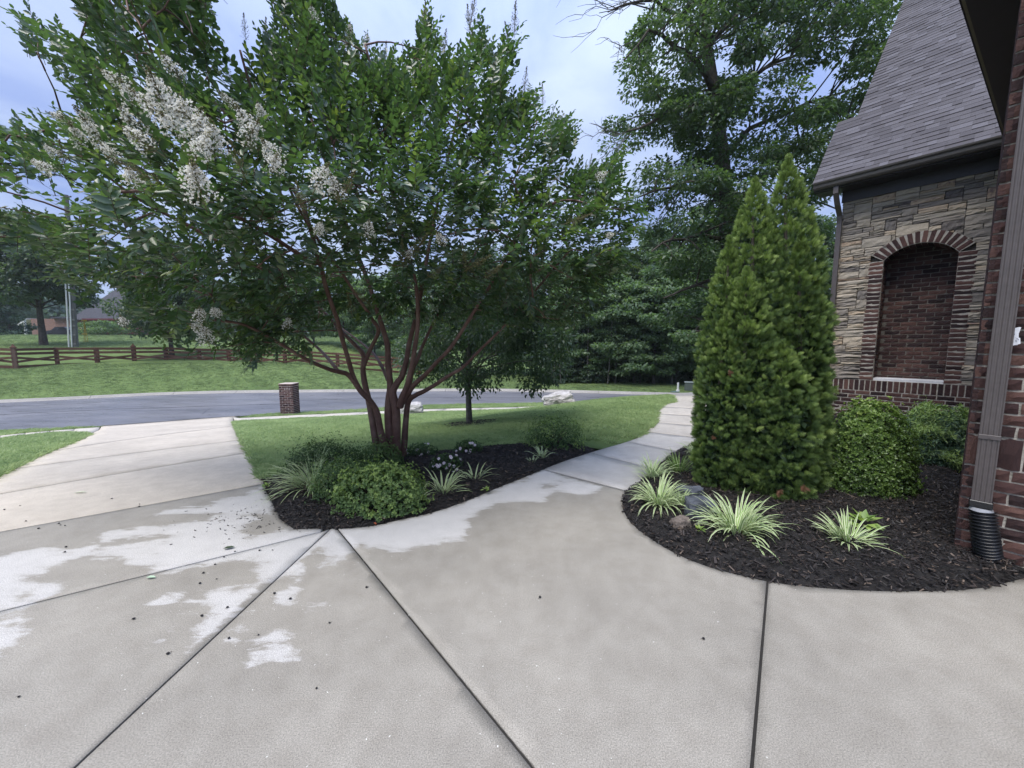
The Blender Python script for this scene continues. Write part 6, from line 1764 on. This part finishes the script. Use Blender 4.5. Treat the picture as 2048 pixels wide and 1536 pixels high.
shrub('low_shrub', 762, 950, 90, 62, M_SPIR, 'small twiggy green shrub at the foot of the red brown stems', 1300, .020, 43, rosette=4, tint0=.40, W=.65, depr=.8, ragged=.12)
shrub('low_shrub', 652, 968, 150, 78, M_SPIRD, 'dark fine leaved shrub at the edge of the lawn behind the striped grass', 4200, .018, 44, rosette=3, tint0=.38, W=.55, depr=.7, ragged=.12, lumps=.2)
shrub('low_shrub', 1110, 903, 112, 66, M_SPIR, 'loose sprawling green shrub at the far corner of the left bed', 2300, .022, 45, rosette=4, tint0=.42, W=.55, depr=.8, ragged=.16, lumps=.2)

# ------------------------------------------------------------------ striped grass clumps
def stripe_mat(name, green, cream):
    m, nt, b = nodes(name)
    e = attr(nt, 'edge'); t = attr(nt, 'tint')
    c1 = mixc(nt, t, green, tuple(c * 1.5 for c in green)); 
    w = ramp(nt, [(0.38, (0,) * 3), (0.55, (1,) * 3)], e)
    col = mixc(nt, w.outputs[0], c1, cream); nt.links.new(col, b.inputs['Base Color']); b.inputs['Roughness'].default_value = .45
    tr = nt.nodes.new('ShaderNodeBsdfTranslucent'); nt.links.new(col, tr.inputs['Color']); mx = nt.nodes.new('ShaderNodeMixShader'); mx.inputs[0].default_value = .3
    nt.links.new(b.outputs[0], mx.inputs[1]); nt.links.new(tr.outputs[0], mx.inputs[2]); nt.links.new(mx.outputs[0], nt.nodes['Material Output'].inputs['Surface'])
    return m
M_LIRI = stripe_mat('striped grass blade', (0.17, 0.28, 0.07), (0.66, 0.72, 0.46))
M_LIRIG = stripe_mat('greener grass blade', (0.10, 0.20, 0.04), (0.28, 0.38, 0.14))
def blades(n, r, L, spread, w, droop=1.0, basew=.03, az=None):
    """arching strap leaves about the origin"""
    S = 6; a = r.uniform(0, 6.283, n) if az is None else az
    el = np.clip(r.normal(.95, .35, n), .25, 1.5) if spread is None else np.clip(spread + r.normal(0, .28, n), .15, 1.5)
    Ls = L * r.uniform(.6, 1.15, n); V = np.zeros((n, S + 1, 3, 3)); ed = np.zeros((n, S + 1, 3))
    p = np.column_stack([np.cos(a), np.sin(a), np.zeros(n)]) * (basew * r.uniform(0, 1, n))[:, None]
    ang = el.copy(); k_ = droop * r.uniform(.5, 1.3, n); tw = r.normal(0, .3, n)
    hd = np.column_stack([np.cos(a), np.sin(a), np.zeros(n)]); sd = np.column_stack([-np.sin(a), np.cos(a), np.zeros(n)])
    for s in range(S + 1):
        f = s / S; ww = w * (.6 + .7 * math.sin(math.pi * min(1, .15 + f * .7))) * (1 - f ** 4 * .95)
        d = hd * np.cos(ang)[:, None] + np.array([0, 0, 1.0]) * np.sin(ang)[:, None]
        nn = np.cross(sd, d); sv = sd * np.cos(tw * f)[:, None] + nn * np.sin(tw * f)[:, None]
        for c, q in enumerate((-1, 0, 1)):
            V[:, s, c] = p + sv * (q * ww * .5) - nn * (.0 if q else .18 * ww)
            ed[:, s, c] = abs(q)
        p = p + d * (Ls / S)[:, None]; ang = ang - k_ * 1.75 / S * (.35 + f * 1.3)
    V[..., 2] = np.maximum(V[..., 2], .004)
    i = np.arange(S)[:, None] * 3 + np.arange(2)[None]; i = i.ravel()
    F = np.stack([i, i + 1, i + 4, i + 3], 1); F = (F[None] + (np.arange(n) * (S + 1) * 3)[:, None, None]).reshape(-1, 4)
    return V.reshape(-1, 3), F, ed.ravel(), np.repeat(r.uniform(0, 1, n), (S + 1) * 3)
def clump(px, py, wpx, hpx, n, label, seed, mat=None, spread=.95, droop=1.0, w=.010, group='striped grass clumps'):
    r = np.random.default_rng(seed); g = G(px, py); dep = (g - Vector((0, 0, EYE))).dot(Vector((0, _cp, -_sp)))
    L = (hpx * .62 + wpx * .5) / FPX * dep * .57
    V, F, E, T = blades(n, r, L, spread, w, droop, basew=wpx / FPX * dep * .14)
    me = npmesh('blades', V, F, True, {'edge': ('POINT', E), 'tint': ('POINT', T)}, mat or M_LIRI)
    t = empty('grass_clump', (g.x, g.y + wpx / FPX * dep * .12, g.z + .015)); tag(t, label, 'ornamental grass', group); o = obj('blades', me, t); return t
clump(1484, 1082, 170, 118, 150, 'largest striped grass clump, in front of the pair of conifers', 51, w=.013, droop=1.15)
clump(1708, 1098, 140, 88, 80, 'striped grass clump alone on the open mulch of the right bed', 52, w=.012, spread=.85, droop=.7)
clump(1322, 1022, 115, 118, 120, 'striped grass clump at the walkway edge, above the small brown rock', 53, w=.011, droop=1.1)
clump(1308, 962, 92, 84, 90, 'pale fine striped grass clump where the walkway meets the right bed', 54, w=.009)
clump(1366, 1022, 62, 74, 34, 'small upright striped clump between the brown rock and the grey rock', 55, w=.010, spread=1.2, droop=.6)
clump(1362, 953, 84, 84, 80, 'greener grass clump beside the foot of the left conifer', 56, M_LIRIG, w=.008, spread=1.15, droop=.7)
clump(1398, 915, 70, 60, 70, 'pale striped grass clump hidden behind the left conifer, along the walkway', 57, w=.009)
clump(618, 985, 190, 100, 260, 'wide arching striped grass clump at the left end of the left bed', 58, w=.008, spread=.75, droop=.9)
clump(884, 996, 110, 82, 46, 'striped grass clump in front of the pinkest flowers', 59, w=.011, droop=1.0)
clump(948, 968, 92, 64, 20, 'thin striped grass clump with few blades, right of the pink flowers', 60, w=.012, spread=.9)
clump(832, 1012, 62, 72, 40, 'small striped grass clump beside the lime green shrub', 61, w=.010, spread=1.05)
clump(1084, 922, 60, 56, 22, 'striped grass clump at the foot of the sprawling far shrub', 62, w=.013, spread=1.0)
clump(1064, 932, 40, 36, 8, 'tiny sprig of striped grass near the far end of the left bed', 63, w=.012, spread=.9)

# ------------------------------------------------------------------ pink and white bedding flowers
M_PETAL = leaf_mat('pale pink petals', (0.62, 0.45, 0.52), (0.78, 0.70, 0.74), (0.88, 0.86, 0.86), .6, .3, tcol=(1, .95, .95)); M_EYE = flat('flower eye', (.45, .05, .14), .6)
def flower_mesh():
    m = MB()
    for k in range(5):
        a = k * 2 * math.pi / 5; c, s = math.cos(a), math.sin(a)
        pts = [(0, 0, 0), (.009, .008, .001), (.018, .007, .0005), (.020, 0, 0), (.018, -.007, .0005), (.009, -.008, .001)]
        m.add([(x * c - y * s, x * s + y * c, z) for x, y, z in pts], [(0, 5, 4, 3), (0, 3, 2, 1)], .35 + .12 * k)
    m.tube([(0, 0, -.02), (0, 0, -.001)], .002, 4)
    return m.mesh('flower', M_PETAL)
FLM = flower_mesh(); eye = MB(); eye.tube([(0, 0, .001), (0, 0, .0022)], .0028, 6); EYM = eye.mesh('flower_eye', M_EYE)
def bedding(px, py, wpx, hpx, nf, label, seed):
    t = shrub('bedding_plant', px, py, wpx, hpx, M_SPIRD, label, 260, .035, seed, 'flowers', rosette=3, tint0=.5, W=.5, depr=.75, group='flowering bedding plants', tmpl=LEAF4)
    r = np.random.default_rng(seed); g = t.location; dep = g.y; Rx = wpx / 2 / FPX * dep; Hh = hpx / FPX * dep * .95
    P, Nn, _ = mound_points(nf, r, (Rx * .95, Rx * .7, Hh), seed=seed)
    for p, n in zip(P, Nn):
        if n[1] > .5: p[1] *= -1; n[1] *= -1
        n = Vector((n[0], n[1] - .5, n[2] + .3)).normalized(); o = bpy.data.objects.new('flower', FLM)
        o.matrix_local = Matrix.Translation(Vector(p) + n * .02) @ n.to_track_quat('Z', 'Y').to_matrix().to_4x4() @ Matrix.Rotation(r.uniform(0, 6), 4, 'Z'); link(o, t)
        e = bpy.data.objects.new('flower_eye', EYM); link(e, o)
bedding(842, 918, 66, 28, 11, 'loose white flowering plant beside the red brown stems', 71)
bedding(893, 948, 64, 38, 18, 'pink tinged flowering plant in front of the other two', 72)
bedding(937, 912, 58, 30, 12, 'whitest flowering plant, farthest right of the three', 73)
# seedlings
def seedling(px, py, s, label, seed, n=14, L=.05):
    r = np.random.default_rng(seed); g = G(px, py); d = rdir(n, r); d[:, 2] = np.abs(d[:, 2]) * .6
    P = d * .02 * s; t = empty('seedling', g + Vector((0, 0, .02))); tag(t, label, 'small plant')
    obj('leaves', leafmesh('leaves', [leaves(P + np.array([0, 0, .03 * s]), d, unit(np.array([0, 0, 1.]) + rdir(n, r) * .3), L * s, L * .5 * s, LEAF4, r.uniform(.4, .9, n))], M_BOX), t)
seedling(1724, 1066, 2.1, 'broad leaved weed growing behind the lone striped clump', 81, 22)
seedling(534, 982, .9, 'tiny yellow green seedling at the driveway edge of the left bed', 82)
seedling(971, 988, .8, 'tiny seedling on the mulch near the slab, right of the striped clumps', 83)
seedling(1398, 1072, .9, 'tiny light green weed between the small brown rock and the largest clump', 84)
# ------------------------------------------------------------------ instanced ground cover (grass, bark chips)
def scatter(name, P, rot, scl, variants, label, parent=None):
    """variants: meshes; every point carries one of them"""
    coll = bpy.data.collections.new(name + '_variants')
    for me in variants:
        o = bpy.data.objects.new(name + '_piece', me); coll.objects.link(o)
    me = npmesh(name, P, [np.zeros((0, 3), np.int32)]) if False else bpy.data.meshes.new(name)
    me.vertices.add(len(P)); me.vertices.foreach_set('co', np.asarray(P, np.float32).ravel())
    a = me.attributes.new('rot', 'FLOAT_VECTOR', 'POINT'); a.data.foreach_set('vector', np.asarray(rot, np.float32).ravel())
    a = me.attributes.new('scl', 'FLOAT_VECTOR', 'POINT'); a.data.foreach_set('vector', np.asarray(scl, np.float32).ravel())
    a = me.attributes.new('pick', 'INT', 'POINT'); a.data.foreach_set('value', rng.integers(0, len(variants), len(P)).astype(np.int32))
    o = obj(name, me, parent)
    ng = bpy.data.node_groups.new(name, 'GeometryNodeTree')
    ng.interface.new_socket('Geometry', in_out='INPUT', socket_type='NodeSocketGeometry'); ng.interface.new_socket('Geometry', in_out='OUTPUT', socket_type='NodeSocketGeometry')
    gi = ng.nodes.new('NodeGroupInput'); go = ng.nodes.new('NodeGroupOutput'); ip = ng.nodes.new('GeometryNodeInstanceOnPoints'); ci = ng.nodes.new('GeometryNodeCollectionInfo')
    ci.inputs['Collection'].default_value = coll; ci.inputs['Separate Children'].default_value = True; ci.inputs['Reset Children'].default_value = True
    def na(nm, t):
        n = ng.nodes.new('GeometryNodeInputNamedAttribute'); n.data_type = t; n.inputs[0].default_value = nm; return n.outputs[0]
    L = ng.links.new
    L(gi.outputs[0], ip.inputs['Points']); L(ci.outputs[0], ip.inputs['Instance']); ip.inputs['Pick Instance'].default_value = True
    L(na('pick', 'INT'), ip.inputs['Instance Index']); L(na('rot', 'FLOAT_VECTOR'), ip.inputs['Rotation']); L(na('scl', 'FLOAT_VECTOR'), ip.inputs['Scale']); L(ip.outputs[0], go.inputs[0])
    md = o.modifiers.new('scatter', 'NODES'); md.node_group = ng
    return tag(o, label, kind='stuff')
def sample_poly(poly, dens, r, maxpx=None):
    A = np.array(poly); lo, hi = A.min(0), A.max(0); n = int((hi[0] - lo[0]) * (hi[1] - lo[1]) * dens)
    P = np.column_stack([r.uniform(lo[0], hi[0], n), r.uniform(lo[1], hi[1], n)]); P = P[pip(P, A)]
    return P
def turf_mat(name, c0, c1, c2):
    m, nt, b = nodes(name)
    rnd = _nnode(nt, 'ShaderNodeObjectInfo').outputs['Random']
    geo = nt.nodes.new('ShaderNodeNewGeometry'); n = nt.nodes.new('ShaderNodeTexNoise'); n.inputs['Scale'].default_value = .55; n.inputs['Detail'].default_value = 4
    nt.links.new(geo.outputs['Position'], n.inputs['Vector'])
    f = mth(nt, 'ADD', mth(nt, 'MULTIPLY', rnd, .75), mth(nt, 'MULTIPLY', mth(nt, 'SUBTRACT', n.outputs['Fac'], .36), 1.1))
    r = ramp(nt, [(0.1, c0), (0.5, c1), (.95, c2)], f); nt.links.new(r.outputs[0], b.inputs['Base Color']); b.inputs['Roughness'].default_value = .5; b.inputs['Specular IOR Level'].default_value = .35
    tr = nt.nodes.new('ShaderNodeBsdfTranslucent'); nt.links.new(r.outputs[0], tr.inputs['Color']); mx = nt.nodes.new('ShaderNodeMixShader'); mx.inputs[0].default_value = .5
    nt.links.new(b.outputs[0], mx.inputs[1]); nt.links.new(tr.outputs[0], mx.inputs[2]); nt.links.new(mx.outputs[0], nt.nodes['Material Output'].inputs['Surface'])
    return m
M_TURF = turf_mat('lawn blades', (0.23, 0.33, 0.14), (0.34, 0.45, 0.19), (0.45, 0.55, 0.26))
M_TURFF = turf_mat('far lawn blades', (0.120, 0.170, 0.080), (0.180, 0.250, 0.110), (0.250, 0.320, 0.140))
def tuft(seed, nb, h, sp, w, mat):
    r = np.random.default_rng(seed); parts = []
    a = r.uniform(0, 6.283, nb); d = np.column_stack([np.cos(a), np.sin(a), np.zeros(nb)]); b0 = d * (sp * r.uniform(0, 1, nb))[:, None]
    up = unit(d * r.uniform(.3, 1.7, nb)[:, None] + np.array([0, 0, 1.0])); L = h * r.uniform(.6, 1.1, nb)[:, None]
    s = unit(np.cross(up, rdir(nb, r))) * w / 2; mid = b0 + up * L * .55; tip = b0 + up * L * .9 + d * L * .25
    V = np.stack([b0 - s, b0 + s, mid + s * .9, mid - s * .9, tip], 1).reshape(-1, 3); o = np.arange(nb)[:, None] * 5
    return npmesh('grass_tuft', V, [o + np.array((0, 1, 2, 3)), o + np.array((3, 2, 4))], mat=mat)
TF = [tuft(s, 16, .070, .045, .0075, M_TURF) for s in range(4)]
TFF = [tuft(s + 10, 14, .08, .12, .011, M_TURFF) for s in range(3)]
r_ = np.random.default_rng(99)
BARE = [GP([(1250, 888)])[0] + (.55,), GP([(1180, 897)])[0] + (.5,), (gsm.x, gsm.y, .62)]
def grass(poly, dens, tf, label, sc=(.7, 1.2), name='grass', keep=None):
    P = sample_poly(poly, dens, r_)
    for bx, by, br in BARE:
        d = np.hypot(P[:, 0] - bx, P[:, 1] - by) / br; P = P[(d > 1) | (r_.uniform(0, 1, len(P)) < d * .35)]
    if keep is not None: P = P[keep(P)]
    z = H(P[:, 0], P[:, 1]); n = len(P); s = r_.uniform(*sc, n)
    h = s * (1 + .35 * vnoise(np.column_stack([P, z]), 1.3, 2.0))
    return scatter(name, np.column_stack([P, z]), np.column_stack([r_.normal(0, .12, n), r_.normal(0, .12, n), r_.uniform(0, 6.28, n)]), np.column_stack([s, s, h]), tf, label)
keys = list(LAWN)
grass(inset(LAWN[keys[0]], -.02), 620, TF, 'mown grass of the front lawn between driveway and walkway')
grass(LAWN[keys[1]], 420, TF, 'mown grass left of the driveway', (.8, 1.3))
grass(LAWN[keys[2]], 330, TF, 'grass on the verge right of the driveway', (.8, 1.4))
grass(LAWN[keys[3]], 260, TF, 'grass on the verge left of the driveway', (.8, 1.4))
grass(LAWN['side'], 160, TF, 'grass beyond the conifers right of the walkway', (.8, 1.4))
fx = np.linspace(-34, 16, 60)
far_poly = [(x, float(FR(x)) + .2) for x in fx] + [(x, float(FR(x)) + 9.5) for x in fx[::-1]]
grass(far_poly, 75, TFF, 'grass on the bank between the street and the rail fence', (.5, 1.0), keep=lambda P: vnoise(np.column_stack([P, P[:, 0] * 0]), 1.1, 5.) * .5 + r_.uniform(-.5, .5, len(P)) > -.35)
far2 = [(-48, 30), (-8, 33), (-8, 60), (-70, 60)]
grass(far2, 12, TFF, 'grass on the rise behind the rail fence', (.8, 1.4))

# bark mulch
def chip(seed):
    r = random.Random(seed); m = MB(); L, W, T = r.uniform(.8, 1.3), r.uniform(.18, .4), r.uniform(.08, .16)
    v = [(-L / 2, -W / 2 * r.uniform(.3, 1), 0), (L / 2, -W / 2 * r.uniform(.2, 1), r.uniform(-.05, .1)), (L / 2, W / 2 * r.uniform(.3, 1), r.uniform(-.05, .1)), (-L / 2, W / 2, 0)]
    m.prism(v, (0, 0, T)); return m.mesh('bark_chip', M_CHIP)
def _chipm():
    m, nt, b = nodes('bark chips'); rnd = _nnode(nt, 'ShaderNodeObjectInfo').outputs['Random']
    r = ramp(nt, [(0, (.004, .0035, .0035)), (.6, (.014, .011, .010)), (.88, (.032, .024, .021)), (.965, (.075, .055, .042)), (1, (.16, .12, .09))], rnd)
    nt.links.new(r.outputs[0], b.inputs['Base Color']); b.inputs['Roughness'].default_value = .62; b.inputs['Specular IOR Level'].default_value = .45; return m
M_CHIP = _chipm(); CH_ = [chip(s) for s in range(8)]
def mulch_chips(poly, dens, label, mb=True):
    P = sample_poly(inset(poly, -.015), dens, r_); d = pdist(P, poly); n = len(P)
    z = H(P[:, 0], P[:, 1]) + np.clip(d * .35, 0, .05) - .004 + r_.uniform(0, .012, n)
    s = r_.uniform(.012, .036, n) * (1 + (r_.uniform(0, 1, n) > .96) * .8)
    scatter('mulch_chips', np.column_stack([P, z]), np.column_stack([r_.normal(0, .35, n), r_.normal(0, .35, n), r_.uniform(0, 6.28, n)]), np.column_stack([s, s, s]), CH_, label)
mulch_chips(bedL, 3000, 'black shredded bark over the left bed')
vis_bedR = [p for p in bedR]
mulch_chips(bedR, 2600, 'black shredded bark over the right bed')
ring = [(gsm.x + .62 * math.cos(a) * (1 + .2 * math.sin(3 * a)), gsm.y + .5 * math.sin(a)) for a in np.linspace(0, 6.28, 20)[:-1]]
mr_ = sheet('mulch_ring', ring, .12, M_MULCH, zoff=.012); tag(mr_, 'thin ring of old mulch around the small dark tree', kind='structure')
mulch_chips(ring, 900, 'bark chips in the ring around the small dark tree')
# spilled bark on the slab beside the left bed
q = GP([(560, 1030)])[0]; n = 170; P = np.array(q) + r_.normal(0, 1, (n, 2)) * np.array([.28, .22]) + np.array([-.12, -.05])
P = P[~pip(P, bedL)]; n = len(P)
scatter('spilled_bark', np.column_stack([P, H(P[:, 0], P[:, 1]) + .002]), np.column_stack([np.zeros(n), np.zeros(n), r_.uniform(0, 6.28, n)]), np.repeat(r_.uniform(.008, .022, n)[:, None], 3, 1), CH_, 'bits of bark washed onto the concrete beside the left bed')
# fallen petals and specks on the slab
pet = MB(); pet.add([(-1, -.4, 0), (0, -.6, .1), (1, -.3, 0), (1, .4, .05), (0, .6, .15), (-1, .4, 0)], [(0, 1, 4, 5), (1, 2, 3, 4)], .5)
M_SPECK = flat('fallen petal', (.75, .74, .68), .7)
pm_ = pet.mesh('petal', M_SPECK); n = 330
P = np.column_stack([r_.normal(-.9, 1.1, n), r_.normal(2.1, .75, n)]); P = P[(P[:, 1] < 4.2) & (P[:, 1] > .6) & ~pip(P, bedL) & ~pip(P, bedR)]; n = len(P)
scatter('fallen_petals', np.column_stack([P, H(P[:, 0], P[:, 1]) + .0015]), np.column_stack([np.zeros(n), np.zeros(n), r_.uniform(0, 6.28, n)]), np.repeat(r_.uniform(.0014, .0038, n)[:, None], 3, 1), [pm_], 'tiny white petals scattered over the wet concrete')
# petals caught in the expansion joints, with dirt
def joint_line(a, b, name, label, w=.0075):
    a, b = Vector((*a, 0)), Vector((*b, 0)); m = MB(); rr = random.Random(3); k = int((b - a).length / .02); V = []; F = []
    d = (b - a).normalized(); s = Vector((-d.y, d.x, 0))
    for i in range(k + 1):
        p = a.lerp(b, i / k); ww = w * rr.uniform(.55, 1.15); z = Hf(p.x, p.y) - .006 + rr.uniform(-.003, .002)
        V += [p - s * w + Vector((0, 0, z)), p + s * w + Vector((0, 0, z))]
    for i in range(k): F.append((2 * i, 2 * i + 1, 2 * i + 3, 2 * i + 2))
    m.add(V, F); o = m.build(name, M_JOINT, driveway)
for k, (a, b) in enumerate(((E_bedtop[iA], fA), (E_bedtop[iB], fB), (E_bedr[iC], fC), (jD0, jD1))): joint_line(a, b, 'joint_filler', '')
for a, b in lines[1:2]: joint_line(a, b, 'joint_filler', '')
# dark seed pods and leaves lying on the drive
M_POD = flat('seed pod', (.012, .010, .010), .6); pod = MB()
for k in range(6):
    a = k * 1.047; pod.tube([(0, 0, .004), (.006 * math.cos(a), .006 * math.sin(a), .005 + .001 * (k % 2))], [.0045, .003], 5)
pod.tube([(0, 0, .004), (.004, .014, .003)], .0012, 3)
pdm = pod.mesh('seed_pod', M_POD)
for px, py in ((336, 1309), (268, 1239), (400, 1168), (407, 1147), (433, 1159), (430, 1130), (455, 1216), (549, 1188), (581, 1199), (517, 1271), (633, 1378), (458, 1278), (38, 1395), (659, 1247), (733, 1176), (1080, 1196), (1407, 1279), (77, 1058), (9, 1020), (40, 1012), (52, 1043), (132, 1095), (130, 1105), (118, 1048), (121, 1051), (130, 1052), (404, 1233), (224, 998), (279, 1009), (279, 1014), (267, 1239), (545, 1101), (519, 1102), (470, 1104), (448, 1115)):
    g = G(px, py); o = obj('seed_pod', pdm, None, (g.x, g.y, g.z + .002)); s = random.uniform(.6, 1.1); o.scale = (s, s, s); o.rotation_euler = (0, 0, random.uniform(0, 6.28)); tag(o, 'small dark seed pod lying on the concrete', 'seed pod', 'seed pods on the driveway')
def fallen(px, py, L, ang, col, label, w=.42):
    g = G(px, py); m = leaf_mat('fallen leaf', col, col, col, .5, .1)
    v, f, t = leaves(np.zeros((1, 3)), np.array([[math.cos(ang), math.sin(ang), .05]]), np.array([[0, 0, 1.]]), L, L * w, LEAF6, .5)
    v[:, 2] += .006 + np.abs(v[:, 1]) * .1; o = obj('fallen_leaf', npmesh('fallen_leaf', v, f, attrs={'tint': ('POINT', t)}, mat=m), None, (g.x, g.y, g.z + .004)); tag(o, label, 'leaf')
fallen(446, 1100, .075, .35, (.035, .06, .03), 'dark green leaf on the pale dry concrete near the left bed')
fallen(292, 1158, .06, .1, (.38, .50, .36), 'pale mint green leaf on the wet concrete at the long joint')
fallen(147, 988, .11, .3, (.5, .52, .42), 'pale curled leaf far up the driveway at the left', .2)
fallen(752, 1052, .05, 2.2, (.28, .07, .03), 'small red brown leaf on the mulch in front of the lime shrub')
fallen(822, 1028, .05, .8, (.22, .07, .04), 'red brown leaf on the mulch left of the striped grass')
# ------------------------------------------------------------------ damp summer air
m, nt, b = nodes('damp air')
nt.nodes.remove(b)
_v = nt.nodes.new('ShaderNodeVolumePrincipled')
_v.inputs['Color'].default_value = (0.86, 0.92, 1.0, 1); _v.inputs['Density'].default_value = 0.0005; _v.inputs['Anisotropy'].default_value = 0.2
nt.links.new(_v.outputs[0], nt.nodes['Material Output'].inputs['Volume'])
hb = MB(); hb.box((0, 240, 12), (1000, 900, 36)); haze = hb.build('haze', m); tag(haze, 'thin damp haze in the summer air', kind='stuff')
